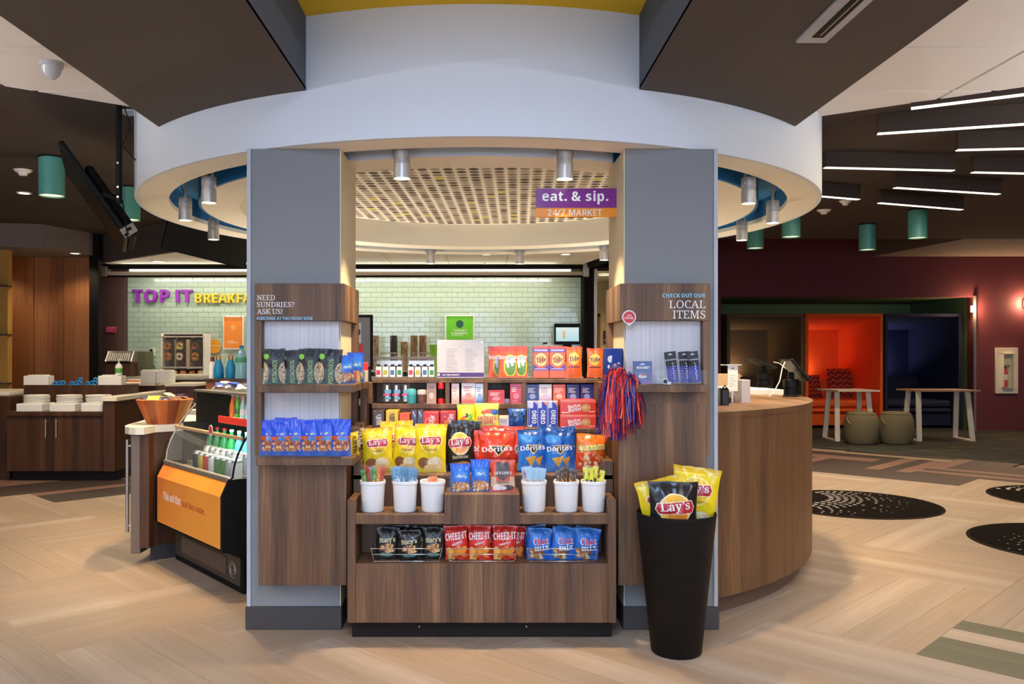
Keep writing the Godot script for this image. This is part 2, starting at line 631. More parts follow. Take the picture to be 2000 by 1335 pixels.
# ---------------------------------------------------------------- the shell of the room
func shell() -> void:
	struct("wall_left", MB.new().bb(-9.2, -9.0, -0.1, 3.6, -7.2, 16.0), M.brown_wall)
	struct("wall_right", MB.new().bb(11.0, 11.2, -0.1, 3.6, -7.2, 16.5), M.maroon)
	# storefront wall behind the lens with one wide window
	var wb := struct("wall_back", MB.new().bb(-9.0, 11.0, -0.1, 0.6, -7.2, -7.0).bb(-9.0, 11.0, 2.9, 3.6, -7.2, -7.0).bb(-9.0, -4.6, 0.6, 2.9, -7.2, -7.0).bb(4.6, 11.0, 0.6, 2.9, -7.2, -7.0), M.ceiling_white)
	var w := struct("window_1", MB.new().bb(-4.6, 4.6, 0.6, 0.68, -7.15, -7.05).bb(-4.6, 4.6, 2.82, 2.9, -7.15, -7.05), M.black)
	for x in [-4.56, -2.3, 0.0, 2.3, 4.56]:
		part("mullion", MB.new().bb(x - 0.03, x + 0.03, 0.68, 2.82, -7.15, -7.05), M.black, w)
	for i in 4:
		part("pane", MB.new().bb(-4.5 + i * 2.27, -2.36 + i * 2.27, 0.68, 2.82, -7.11, -7.10, 0), M.glass, w)
	# far walls: maroon lounge wall with a recess, tiled bar wall, corridor
	var y1 := 2.34
	var a := px(1408, 14.9)
	var b := px(1901, 14.9)
	struct("wall_far", MB.new().bb(2.3, a, -0.1, 3.6, 14.9, 15.1).bb(b, 11.0, -0.1, 3.6, 14.9, 15.1).bb(a, b, y1, 3.6, 14.9, 15.1), M.maroon)
	struct("wall_recess", MB.new().bb(a - 0.15, b + 0.15, -0.1, 2.5, 17.1, 17.2).bb(a - 0.1, a, -0.1, 2.5, 15.1, 17.1).bb(b, b + 0.1, -0.1, 2.5, 15.1, 17.1).bb(a, b, 2.34, 2.5, 15.1, 17.1), M.green_wall)
	struct("trim_1", MB.new().bb(b - 0.01, b + 0.03, 0.0, 2.36, 14.86, 14.9), M.brushed)
	struct("baseboard_far", MB.new().bb(b + 0.03, 11.0, 0.0, 0.1, 14.88, 14.9), M.maroon)
	struct("wall_bar", MB.new().bb(-5.05, 1.43, -0.1, 3.0, 12.02, 12.2), M.green_wall)
	struct("wall_side", MB.new().bb(-9.0, -5.02, -0.1, 3.0, 12.0, 12.2), M.brown_wall)
	# corridor beyond the bar
	struct("wall_corridor", MB.new().bb(1.4, 2.9, -0.1, 2.9, 15.0, 15.1).bb(2.3, 2.4, -0.1, 2.9, 12.2, 15.0), mat("corridor_paint", H("d9c79a"), 0.8))
	struct("ceiling", MB.new().bb(1.4, 2.4, 2.62, 2.7, 12.0, 15.0), M.ceiling_white)
	var cl := thing("ceiling_light", "round ceiling light in the corridor behind the kiosk doorway", "light", Vector3(1.95, 2.61, -13.6))
	part("rim", MB.new().ring(Vector3(0, -0.008, 0), 0.09, 0.11, 0.0, 0.012, 20), M.white, cl)
	part("diffuser", MB.new().cyl(Vector3(0, -0.006, 0), 0.09, 0.006, 20), glow("corridor_glow", H("ffe8c0"), 3.0), cl)
	spot(cl, Vector3(0, -0.012, 0), Vector3.DOWN, 75.0, 2.4, H("ffe0b0"), 0.09)
	var d := struct("door_1", MB.new().bb(px(1167, 15.0), px(1172, 15.0), 0, 2.05, 14.95, 15.0).bb(px(1150, 15.0), px(1172, 15.0), 2.0, 2.05, 14.95, 15.0), M.panel_wood)
	part("door_leaf", MB.new().bb(px(1146, 15.0), px(1167, 15.0), 0, 2.0, 14.97, 15.0), M.panel_wood, d)
	struct("wall_pillar", MB.new().bb(px(1141, 11.6), px(1160, 11.6), 0, 2.65, 11.6, 12.05).bb(px(1141, 11.6), 2.4, 2.52, 2.9, 11.6, 12.05), M.black_matte)
	struct("trim_2", MB.new().bb(px(1160, 11.6), px(1166, 11.6), 0, 2.5, 11.58, 12.05), M.brushed)
	var s := solo("restroom_sign", pbox(0.085, 0.17, 0.01), paint("wc", Pic.new(32, 64, H("141c34")).poly([0.35, 0.25, 0.5, 0.2, 0.85, 0.5, 0.78, 0.58], Color.WHITE).rect(0.12, 0.7, 0.76, 0.05, H("c8ccd8")).rect(0.12, 0.8, 0.76, 0.04, H("c8ccd8"))), "small navy sign with a white mark on the corridor wall behind the kiosk", "sign", P(1184, 670, 14.96))
	s.scale = Vector3(1.3, 1.3, 1)
	# far left: wood panelling, dark pillar, dropped grey soffit
	var pw := struct("wall_panelled", MB.new().bb(-9.0, px(181, 11.2), -0.1, 2.9, 11.3, 11.4), M.dark_walnut)
	for i in 5:
		var x0 := px(-105 + i * 57, 11.2)
		part("panel", MB.new().bb(x0 + 0.004, px(-48 + i * 57, 11.2) - 0.004, 0.0, 2.62, 11.2, 11.3, 0.004), M.panel_wood, pw)
	struct("wall_pillar", MB.new().bb(px(181, 11.1), px(199, 11.1), 0, 2.9, 11.0, 11.1), M.black_matte)
	struct("ceiling", MB.new().slab(PackedVector2Array([Vector2(-9, 9.2), Vector2(px(84, 10.2), 10.2), Vector2(px(181, 11.0), 10.9), Vector2(px(181, 11.0), 11.3), Vector2(-9, 11.3)]), 2.62, 2.9), M.grey_soffit)
	var lw := struct("wall_lit", MB.new().bb(-9.0, px(15, 10.4), 0, 2.62, 10.4, 10.5), mat("lit_wood", H("b98a3e"), 0.6))
	for i in 4:
		part("log_end", MB.new().cyl(Vector3(px(8, 10.4), py(560 + i * 95, 10.4), -10.4), 0.09, 0.02, 12), M.dark_walnut, lw, Transform3D())


func plank_mesh(w: float, l: float, k: int) -> ArrayMesh:
	var key := "plank%.2f%d" % [l, k]
	if not cache.has(key):
		var b := MB.new()
		var t := 0.012
		var e := 0.0012
		var x := l / 2 - 0.0004
		var z := w / 2 - 0.0004
		var u := 0.23 * k
		b.quad(Vector3(-x + e, t, -z + e), Vector3(x - e, t, -z + e), Vector3(x - e, t, z - e), Vector3(-x + e, t, z - e), Vector3.UP, Vector2(u, 0.02), Vector2(u + 0.9, 0.02), Vector2(u + 0.9, 0.98), Vector2(u, 0.98))
		for s in [-1.0, 1.0]:
			b.quad(Vector3(-x + e, t, s * (z - e)), Vector3(x - e, t, s * (z - e)), Vector3(x, t - e, s * z), Vector3(-x, t - e, s * z), Vector3(0, 1, s), Vector2(u, 0), Vector2(u + 0.9, 0), Vector2(u + 0.9, 0.02), Vector2(u, 0.02))
			b.quad(Vector3(-x, 0, s * z), Vector3(x, 0, s * z), Vector3(x, t - e, s * z), Vector3(-x, t - e, s * z), Vector3(0, 0, s))
			b.quad(Vector3(s * (x - e), t, -z + e), Vector3(s * (x - e), t, z - e), Vector3(s * x, t - e, z), Vector3(s * x, t - e, -z), Vector3(s, 1, 0), Vector2(u, 0), Vector2(u, 0.9), Vector2(u + 0.02, 0.9), Vector2(u + 0.02, 0))
			b.quad(Vector3(s * x, 0, -z), Vector3(s * x, 0, z), Vector3(s * x, t - e, z), Vector3(s * x, t - e, -z), Vector3(s, 0, 0))
		cache[key] = b.mesh()
	return cache[key]


# blocks of four planks laid as a herringbone at 45 degrees; dark and pink planks frame the light field
func floor_planks() -> void:
	var fl := struct("floor", MB.new().bb(-9.2, 11.2, -0.2, -0.0122, -7.2, 17.2, 0), mat("subfloor", H("8d7a66"), 0.8))
	var W := 0.1715
	var B := W * 4
	var a0 := -1.323
	var b0 := 4.077
	var r := RandomNumberGenerator.new()
	r.seed = 3
	var near := []
	for i in range(-26, 24):
		for j in range(-14, 30):
			var d := posmod(i - j, 4)
			if d != 0 and d != 2:
				continue
			var flat := d == 0
			for k in 4:
				# centre in (a, b), long side along a for flat blocks
				var ca := a0 + (i + 1.0) * B if flat else a0 + i * B + (k + 0.5) * W
				var cb := b0 + j * B + (k + 0.5) * W if flat else b0 + (j) * B
				var X := 0.70711 * (ca + cb)
				var Z := 0.70711 * (cb - ca)
				var bz := 0.70711 * ((b0 + (j + 0.5) * B if flat else b0 + j * B) - (a0 + (i + 1.0) * B if flat else a0 + (i + 0.5) * B))
				var bx := 0.70711 * ((b0 + (j + 0.5) * B if flat else b0 + j * B) + (a0 + (i + 1.0) * B if flat else a0 + (i + 0.5) * B))
				var tone := r.randi() % 4
				var pick := r.randf()
				var pick2 := r.randf()
				if Z < -1.0 or Z > 13.5 or X < -8.5 or X > 10.5 or X + Z > 17.4 or (Z > 11.0 and X < 1.0):
					continue
				var m: String = "oak_%d" % tone
				if bx + bz > 14.0 and X > 2.0:
					m = "dark_oak" if pick < 0.66 else ("pink_oak" if pick < 0.94 else m)
					if bx + bz < 14.4 and pick2 < 0.12:
						m = "oak_%d" % tone
				elif bz - bx > 11.6 and X < -2.0:
					m = "dark_oak" if pick < 0.68 else ("pink_oak" if pick < 0.95 else m)
				if i == 0 and j == 0 and k != 2 and flat:
					m = "olive_oak"
				near.append([Z, X, flat, m, r.randi() % 4])
	near.sort_custom(func(p, q): return p[0] < q[0])
	var count := 0
	var rest := {}
	for p in near:
		var base := Basis(Vector3.UP, PI / 4 + (0.0 if not p[2] else -PI / 2))
		# flat planks run right and towards the lens, the others right and away
		var xf := Transform3D(base, Vector3(p[1], -0.012, -p[0]))
		var col: float = 942.0 + p[1] / maxf(p[0], 0.5) * K
		if p[0] > 2.6 and col > -250 and col < 2250 and count < 300:
			part("plank", plank_mesh(W, B * 2, p[4]), M[p[3]], fl, xf)
			count += 1
		else:
			if not rest.has(p[3]):
				rest[p[3]] = []
			rest[p[3]].append([xf, p[4]])
	for m in rest:
		var st := SurfaceTool.new()
		st.begin(Mesh.PRIMITIVE_TRIANGLES)
		for q in rest[m]:
			st.append_from(plank_mesh(W, B * 2, q[1]), 0, q[0])
		part("far_planks", st.commit(), M[m], fl).set_meta("kind", "stuff")
	part("carpet", MB.new().slab(PackedVector2Array([Vector2(2.0, 15.0), Vector2(8.3, 8.7), Vector2(11, 6.0), Vector2(11, 17.1), Vector2(2.0, 17.1)]), -0.012, 0.001), M.carpet, fl, Transform3D())
	# round entrance mats
	var r2 := RandomNumberGenerator.new()
	r2.seed = 5
	var mt := Pic.new(512, 512, H("1c1815"))
	mt.ell(0.5, 0.5, 0.5, 0.5, H("2a2420")).ell(0.5, 0.5, 0.485, 0.485, H("191512"))
	for ringi in 11:
		var rr := 0.30 + ringi * 0.043
		var cnt := int(rr * 110)
		for q in cnt:
			var t := TAU * q / cnt + ringi * 0.11
			var s := 0.0175 - ringi * 0.0013
			var c := Vector2(0.16 + rr * cos(t), 0.22 + rr * sin(t))
			if c.distance_to(Vector2(0.5, 0.5)) < 0.46 and (ringi < 5 or r2.randf() < 0.55):
				mt.ell(c.x, c.y, s, s * 0.8, H("b5aeaa"), t)
	var mm := paint("mat_print", mt, 0.95)
	mm.metallic_specular = 0.1
	var spots := [["round dark mat with grey dot swirl beside the curved wooden desk", 3.33, 7.64, 0.0], ["round dark mat cut by the right frame edge, nearest the camera", 4.27, 6.02, 2.7], ["round dark mat at the right frame edge, farther from the camera", 5.56, 7.95, 0.5]]
	for s in spots:
		var b := MB.new().lathe([Vector2(0, 0), Vector2(0.735, 0), Vector2(0.735, 0.004), Vector2(0.72, 0.009), Vector2(0, 0.009)], 64, Vector3.ZERO, 20.0)
		for q in b.v.size():
			b.uv[q] = Vector2(b.v[q].x / 1.47 + 0.5, b.v[q].z / 1.47 + 0.5)
		solo("floor_mat", b, mm, s[0], "mat", Vector3(s[1], 0.0, -s[2]), s[3], "round dotted floor mats")


# ---------------------------------------------------------------- ceilings
func ceilings() -> void:
	struct("ceiling", MB.new().bb(-9.2, 11.2, 3.6, 3.8, -7.2, 16.5), M.ceiling_white)
	struct("ceiling", MB.new().bb(-9.0, -1.75, 2.90, 2.99, 3.0, 9.0).bb(1.70, 11.0, 2.90, 2.99, 3.0, 9.0).bb(-9.0, 2.6, 2.90, 2.99, 9.0, 12.2).bb(2.6, 11.0, 2.90, 2.99, 9.0, 11.5), M.ceiling_black)
	struct("ceiling", MB.new().bb(2.3, 11.0, 3.38, 3.45, 11.5, 15.0), M.ceiling_black)
	# lower bulkhead at the far right with a slot diffuser
	struct("ceiling", MB.new().slab(PackedVector2Array([Vector2(6.85, 14.9), Vector2(7.3, 11.45), Vector2(11, 10.9), Vector2(11, 14.9)]), 3.05, 3.38), M.grey_soffit)
	# white lay-in ceiling, left and right of the beams
	var regions := [PackedVector2Array([Vector2(-1.80, -6.9), Vector2(-1.80, 5.19), Vector2(-2.05, 5.01), Vector2(-9, -0.06), Vector2(-9, -6.9)]), PackedVector2Array([Vector2(1.737, -6.9), Vector2(1.737, 5.4), Vector2(2.05, 5.21), Vector2(9.0, 0.7), Vector2(9.0, -6.9)])]
	var st_tile := 0
	for g in regions:
		var c := struct("ceiling", MB.new().slab(g, 2.815, 2.93), mat("tee_grey", H("b8aa96"), 0.8))
		for i in range(-7, 8):
			for j in range(-11, 3):
				var x0 := 2.6 * signf(g[0].x) + i * 0.67
				var z0 := 4.03 + j * 0.67
				var sq := PackedVector2Array([Vector2(x0 + 0.01, z0 + 0.01), Vector2(x0 + 0.66, z0 + 0.01), Vector2(x0 + 0.66, z0 + 0.66), Vector2(x0 + 0.01, z0 + 0.66)])
				for q in Geometry2D.intersect_polygons(sq, g):
					if q.size() > 2 and z0 > -6.5:
						part("ceiling_tile", MB.new().slab(q, 2.80, 2.814), M.ceiling_white, c)
		part("edge_trim", MB.new().bb(g[1].x, g[1].x + 0.09 * signf(g[1].x), 2.785, 2.82, -6.9, 4.95), M.ceiling_white, c)
	# two dark beams reach from the drum towards and past the lens; a yellow bay lies between them
	for b in [[-1.80, -0.845, 1.0], [0.75, 1.737, -1.0]]:
		var poly := PackedVector2Array([Vector2(b[0], -6.9), Vector2(b[1], -6.9)])
		var N := 24
		for i in N + 1:
			var x: float = b[1] + (b[0] - b[1]) * i / N
			poly.append(Vector2(x, 6.287 - sqrt(2.36 * 2.36 - (x + 0.027) * (x + 0.027))))
		var o := struct("trim", MB.new().slab(poly, 2.61, 2.625), M.beam_brown)
		var inner: float = b[1] if b[2] > 0 else b[0]
		part("inner_face", MB.new().bb(inner - 0.012 * b[2], inner, 2.611, 3.2, -6.9, 4.07, 0), M.beam_slate, o)
		var outer: float = b[0] if b[2] > 0 else b[1]
		part("outer_face", MB.new().bb(outer, outer + 0.012 * b[2], 2.611, 3.2, -6.9, 4.7, 0), M.beam_brown, o)
	struct("ceiling", MB.new().bb(-0.9, 0.8, 2.965, 3.0, -6.9, 4.25, 0), M.yellow_ceiling)
	# slot diffuser in the right beam
	var sd := struct("trim", MB.new().box(Vector3(0, 0, 0), Vector3(0.124, 0.016, 1.3), 0.004), M.trim_grey)
	sd.position = Vector3(1.322, 2.605, -2.77)
	part("slot", MB.new().box(Vector3(0, -0.006, -0.0), Vector3(0.045, 0.012, 1.16), 0.001), M.black, sd)
	part("blade", MB.new().box(Vector3(0, -0.012, -0.2), Vector3(0.006, 0.006, 0.7), 0.001), M.steel, sd)


# ---------------------------------------------------------------- the round soffit with its recessed ring and perforated dome plate
const DC := Vector3(-0.027, 0, -6.287)

func soffit() -> void:
	var o := thing("ring_soffit", "large round white soffit drum with cream underside and blue recessed ring over the kiosk", "soffit", Vector3(DC.x, 2.354, DC.z))
	part("fascia", MB.new().ring(Vector3.ZERO, 2.33, 2.358, 0.0, 0.68, 128), M.drum_white, o)
	part("outer_ring", MB.new().ring(Vector3.ZERO, 2.15, 2.330, 0.0, 0.03, 128), M.soffit_cream, o)
	part("recess", MB.new().ring(Vector3.ZERO, 2.15, 2.17, 0.03, 0.17, 96).ring(Vector3.ZERO, 1.968, 2.15, 0.16, 0.17, 96), M.recess_blue, o)
	part("disc_rim", MB.new().ring(Vector3.ZERO, 1.95, 1.968, 0.0, 0.16, 24, -0.37, 0.37), M.drum_white, o)
	part("disc_rim", MB.new().ring(Vector3.ZERO, 1.95, 1.968, 0.0, 0.16, 80, 0.37, TAU - 0.37), M.recess_blue, o)
	part("disc", MB.new().ring(Vector3.ZERO, 1.70, 1.95, 0.0, 0.02, 96), M.soffit_cream, o)
	part("well", MB.new().ring(Vector3.ZERO, 1.70, 1.71, 0.02, 0.24, 96), M.soffit_cream, o)
	part("ceiling_plate", MB.new().cyl(Vector3(0, 0.206, 0), 1.71, 0.02, 96), M.soffit_cream, o)
	var r := RandomNumberGenerator.new()
	r.seed = 12
	var b := MB.new()
	b.tinted = true
	var cols := [H("4a362e"), H("6c564a"), H("8e7868"), H("a3907e"), H("ae9c88"), H("9a8472"), H("5c483c")]
	var t := deg_to_rad(2.5)
	for i in range(-20, 21):
		for j in range(-20, 21):
			var p := Vector2(i * 0.0845, j * 0.0885).rotated(t)
			var c: Color = cols[r.randi() % cols.size()]
			if r.randf() < 0.03:
				c = H("d8c020")
			if p.length() > 1.65:
				continue
			b.col = c.srgb_to_linear()
			for k in 12:
				var u := TAU * k / 12
				var w := TAU * (k + 1) / 12
				b.tri(Vector3(p.x, 0.2045, p.y), Vector3(p.x + cos(u) * 0.034, 0.2045, p.y + sin(u) * 0.034), Vector3(p.x + cos(w) * 0.034, 0.2045, p.y + sin(w) * 0.034), Vector3.DOWN, Vector3.DOWN, Vector3.DOWN)
	var pm := mat("perforation", Color.WHITE, 0.8)
	pm.vertex_color_use_as_albedo = true
	part("perforations", b, pm, o).set_meta("kind", "stuff")
	# cylinder spots in the ring
	var spots := [[785, 1, "cylinder spot in front of the perforated ceiling, left one above the shelves"], [1103, 1, "cylinder spot in front of the perforated ceiling, right one above the hanging sign"],
		[408, 1, "cylinder spot left of the left column, nearest of three"], [362, 2, "cylinder spot left of the left column, leftmost of three"], [417, 3, "cylinder spot left of the left column, lowest of three"],
		[1462, 1, "cylinder spot right of the right column, nearest of three"], [1509, 2, "cylinder spot right of the right column, rightmost of three"], [1449, 3, "cylinder spot right of the right column, lowest of three"],
		[841, 3, "small far cylinder spot above the tiled wall, left of three"], [1015, 3, "small far cylinder spot above the tiled wall, middle of three"], [1180, 3, "small far cylinder spot by the right column above the doorway"]]
	var proto: Node3D = null
	for s in spots:
		var R := 2.06
		var q: float = (s[0] - 942.0) / K
		var A := 1.0 + q * q
		var Bq := -2.0 * (q * DC.x - DC.z)
		var C := DC.x * DC.x + DC.z * DC.z - R * R
		var disc := maxf(Bq * Bq - 4 * A * C, 0.0)
		var Z := (-Bq - sqrt(disc)) / (2 * A) if s[1] == 1 else ((-Bq + sqrt(disc)) / (2 * A))
		if s[1] == 2 and s[0] < 900:
			Z = 5.6
		var p := Vector3(q * Z, 2.225, -Z)
		var yaw := atan2(p.x - DC.x, p.z - DC.z)
		if proto == null:
			proto = can_light(s[2])
			proto.position = p
			proto.rotation.y = yaw
		else:
			dup(proto, "spotlight", s[2], p, yaw)


func can_light(label: String) -> Node3D:
	var o := thing("spotlight", label, "spotlight", Vector3.ZERO, 0, "cylinder spots in the soffit ring")
	part("body", MB.new().lathe([Vector2(0, 0.012), Vector2(0.038, 0.012), Vector2(0.042, 0.0), Vector2(0.0425, 0.004), Vector2(0.0425, 0.075), Vector2(0.039, 0.077), Vector2(0.039, 0.081), Vector2(0.0425, 0.083), Vector2(0.0425, 0.088), Vector2(0.039, 0.09), Vector2(0.039, 0.094), Vector2(0.0425, 0.096), Vector2(0.0425, 0.15), Vector2(0.03, 0.156), Vector2(0, 0.156)], 24, Vector3.ZERO, 25.0), mat("can_silver_body", H("c9c5be"), 0.35, 0.35), o)
	var len_ := part("lens", MB.new().cyl(Vector3(0, 0.004, 0), 0.037, 0.006, 20), glow("can_glow", H("fff0d8"), 9.0), o)
	var y := MB.new()
	for s in [-1.0, 1.0]:
		y.box(Vector3(s * 0.048, 0.19, 0), Vector3(0.004, 0.16, 0.018), 0.001)
		y.box(Vector3(s * 0.048, 0.115, 0), Vector3(0.012, 0.014, 0.014), 0.003)
	y.box(Vector3(0, 0.27, 0), Vector3(0.1, 0.004, 0.018), 0.001).cyl(Vector3(0, 0.27, 0), 0.012, 0.022, 10)
	part("yoke", y, mat("can_silver_body", H("c9c5be"), 0.35, 0.35), o)
	part("cable", MB.new().tube([Vector3(0.02, 0.155, 0), Vector3(0.05, 0.2, 0.02), Vector3(0.03, 0.25, 0.03), Vector3(0.0, 0.285, 0.02)], 0.003, 5), M.black, o)
	spot(o, Vector3(0, -0.004, 0), Vector3.DOWN, 38.0, CAN, H("ffdfae"), 0.035)
	return o


# ---------------------------------------------------------------- kiosk: two columns, two hung shelf units, a stepped gondola
func kiosk() -> void:
	for s in [-1.0, 1.0]:
		var side := "left" if s < 0 else "right"
		var c := thing("column", "tall blue-grey column carrying the %s shelf unit with cream inner side" % ("sundries" if s < 0 else "local items"), "column", Vector3(0.93 * s, 0, -4.41))
		var xi: float = 0.70 * s
		var xo: float = 1.135 * s
		part("shaft", on(c).bb(xi, xo, 0.104, 2.353, 4.17, 4.66, 0.002), M.blue_grey, c)
		part("inner_side", on(c).bb(xi, xi - 0.006 * s, 0.104, 2.353, 4.172, 4.66, 0.001), M.cream_paint, c)
		part("corner_trim", on(c).bb(xo, xo + 0.02 * s, 0.104, 2.353, 4.165, 4.66, 0.002), M.trim_grey, c)
		part("baseboard", on(c).bb(xi - 0.012 * s, xo + 0.024 * s, 0.0, 0.112, 4.155, 4.67, 0.003), M.base_grey, c)
		# hung unit
		var u := thing("shelf_unit", "walnut shelf unit on the left column with two shelves of nut bags" if s < 0 else "walnut shelf unit on the right column with pens and a magnet", "shelf", Vector3(0.9 * s, 0.237, -4.12))
		var X := func(x: float) -> float: return x * -s
		part("header", on(u).bb(X.call(-1.097), X.call(-0.665), 1.508, 1.688, 4.10, 4.169, 0.002).bb(X.call(-0.70), X.call(-0.665), 1.508, 1.688, 4.169, 4.58, 0.002), M.walnut, u)
		part("post", on(u).bb(X.call(-1.097), X.call(-1.0645), 0.86, 1.508, 4.10, 4.169, 0.002), M.walnut, u)
		part("post", on(u).bb(X.call(-0.694), X.call(-0.665), 0.86, 1.508, 4.50, 4.58, 0.002), M.walnut, u)
		part("back_panel", on(u).bb(X.call(-1.0645), X.call(-0.70), 0.80, 1.508, 4.150, 4.169, 0.001), M.weave, u)
		part("shelf", on(u).bb(X.call(-1.058), X.call(-0.607), 1.166, 1.203, 4.0, 4.169, 0.003).bb(X.call(-0.694), X.call(-0.607), 1.166, 1.203, 4.169, 4.55, 0.003), M.walnut, u)
		if s < 0:
			part("shelf", on(u).bb(-1.065, -0.607, 0.822, 0.86, 4.0, 4.169, 0.003).bb(-0.694, -0.607, 0.822, 0.86, 4.169, 4.50, 0.003), M.walnut, u)
		var top := 0.822 if s < 0 else 1.166
		part("lower_panel", on(u).bb(X.call(-1.074), X.call(-0.652), 0.237, top, 4.08, 4.169, 0.002).bb(X.call(-0.694), X.call(-0.652), 0.237, top, 4.169, 4.55, 0.002), M.walnut, u)
		var zt := 4.099
		if s < 0:
			for t in [["NEED", 502, 537, 576, 585.8], ["SUNDRIES?", 502, 575, 589.5, 599.2], ["ASK US!", 502, 551.5, 603, 612.8]]:
				lay(t[0], "serif", t[1], t[2], t[3], t[4], zt, M.text_white, u)
			lay("PURCHASE AT THE FRONT DESK", "bold", 502, 611, 618.5, 624.5, zt, M.text_blue, u)
		else:
			lay("CHECK OUT OUR", "bold", 1294, 1377.5, 573, 580.5, zt, M.text_blue, u)
			lay("LOCAL", "serif", 1307, 1377.5, 586.5, 601.5, zt, M.text_white, u)
			lay("ITEMS", "serif", 1314, 1377.5, 606, 621.5, zt, M.text_white, u)
	# pin-shaped tag on the header
	var pin := MB.new().cyl(Vector3.ZERO, 0.03, 0.003, 28)
	pin.xf = Transform3D.IDENTITY
	var tagn := thing("pin_tag", "round red tag with white rim and point on the local items header", "tag", P(1228.5, 619, 4.09))
	part("rim", MB.new().prism(drop(0.033, 0.042), 0.0, 0.003), M.white, tagn)
	part("face", MB.new().prism(drop(0.028, 0.0), 0.003, 0.0045), mat("tag_red", H("c8353c"), 0.5), tagn)
	word("I'M", "regular", 0.018, 0.009, M.text_white, tagn, at(0, 0.008, 0.0045), 0.0008)
	word("LOCAL", "bold", 0.043, 0.010, M.text_white, tagn, at(0, -0.004, 0.0045), 0.0008)
	# gondola
	var g := thing("display_stand", "stepped walnut display stand between the columns stacked with snacks", "display", Vector3(0, 0, -4.3))
	part("plinth", on(g).bb(-0.62, 0.617, 0.0, 0.086, 4.05, 4.6, 0.002), M.plinth_black, g)
	part("side_panel", on(g).bb(-0.636, -0.597, 0.0826, 0.663, 4.0, 4.24, 0.002), M.walnut, g)
	part("side_panel", on(g).bb(0.592, 0.631, 0.0826, 0.663, 4.0, 4.24, 0.002), M.walnut, g)
	part("front_panel", on(g).bb(-0.597, 0.592, 0.0826, 0.362, 4.001, 4.26, 0.002), M.walnut, g)
	part("niche_back", on(g).bb(-0.597, 0.592, 0.362, 0.594, 4.23, 4.26, 0), M.walnut, g)
	part("shelf", on(g).bb(-0.597, 0.592, 0.547, 0.594, 4.001, 4.23, 0.002), M.walnut, g)
	part("centre_block", on(g).bb(-0.178, 0.176, 0.546, 0.687, 3.9985, 4.22, 0.001), M.walnut, g)
	part("riser", on(g).bb(-0.64, 0.648, 0.594, 0.748, 4.22, 4.24, 0), M.walnut, g)
	part("shelf", on(g).bb(-0.64, 0.648, 0.725, 0.7485, 4.215, 4.44, 0.002), M.walnut, g)
	part("end_block", on(g).bb(0.595, 0.649, 0.663, 0.819, 4.215, 4.44, 0.002), M.walnut, g)
	part("end_block", on(g).bb(-0.64, -0.60, 0.663, 0.819, 4.215, 4.44, 0.002), M.walnut, g)
	part("riser", on(g).bb(-0.62, 0.62, 0.748, 0.95, 4.44, 4.46, 0), M.walnut, g)
	part("shelf", on(g).bb(-0.62, 0.62, 0.938, 0.96, 4.435, 4.64, 0.002), M.walnut, g)
	part("riser", on(g).bb(-0.60, 0.62, 0.96, 1.06, 4.64, 4.66, 0), M.walnut, g)
	part("shelf", on(g).bb(-0.60, 0.62, 1.05, 1.077, 4.62, 4.82, 0.002), M.walnut, g)
	part("shelf", on(g).bb(-0.60, 0.64, 1.19, 1.21, 4.63, 4.84, 0.002), M.walnut, g)
	part("back_panel", on(g).bb(-0.60, 0.64, 0.0, 1.19, 4.82, 4.84, 0), M.walnut, g)
	for x in [-0.61, -0.19, 0.017, 0.228, 0.62]:
		part("divider", on(g).bb(x - 0.012, x + 0.012, 1.077, 1.19, 4.63, 4.82, 0.001), M.walnut, g)
	part("side_panel", on(g).bb(-0.655, -0.62, 0.0, 1.19, 4.56, 4.84, 0.001), M.walnut, g)
	part("side_panel", on(g).bb(0.63, 0.66, 0.0, 1.19, 4.56, 4.84, 0.001), M.walnut, g)
	for x in [-0.3, 0.21]:
		part("screw", MB.new().cyl(Vector3(), 0.004, 0.003, 8), M.steel, g, Transform3D(Basis(Vector3.RIGHT, PI / 2), Vector3(x, 0.05, 0.25)))
	# hanging blade sign on the right column
	var bs := thing("hanging_sign", "purple and orange blade sign with white lettering on the right column", "sign", P(1127, 396, 4.4))
	var x0 := px(1047, 4.4)
	var x1 := px(1206, 4.4)
	part("purple_panel", on(bs).bb(x0, x1, py(406, 4.4), py(368, 4.4), 4.393, 4.407, 0.001), mat("sign_purple", H("7c2a86"), 0.18), bs)
	part("orange_panel", on(bs).bb(x0, x1, py(424, 4.4), py(406, 4.4), 4.393, 4.407, 0.001), mat("sign_orange", H("ef9426"), 0.18), bs)
	part("bracket", on(bs).bb(x1, x1 + 0.018, py(424.5, 4.4), py(367, 4.4), 4.385, 4.415, 0.002).bb(x1 + 0.018, 0.706, py(412, 4.4), py(380, 4.4), 4.396, 4.404, 0.001), M.chrome, bs)
	for y in [374, 417]:
		part("screw", MB.new().cyl(Vector3(), 0.004, 0.003, 8), M.black, bs, Transform3D(Basis(Vector3.RIGHT, PI / 2), bs.transform.affine_inverse() * Vector3(x1 + 0.009, py(y, 4.4), -4.385)))
	lay("eat. & sip.", "bold", 1059, 1188, 372.5, 399, 4.392, M.text_white, bs, 0.004)
	lay("24/7 MARKET", "regular", 1069, 1176, 409, 421, 4.392, M.text_white, bs, 0.002)


# a round outline with a point at the bottom
func drop(r: float, tip: float) -> PackedVector2Array:
	var p := PackedVector2Array()
	for k in 33:
		var a := -PI / 2 + 0.42 + (TAU - 0.84) * k / 32.0 if tip > 0 else -PI / 2 + TAU * k / 33.0
		p.append(Vector2(cos(a), sin(a)) * r)
	if tip > 0:
		p.append(Vector2(0, -tip))
	return p


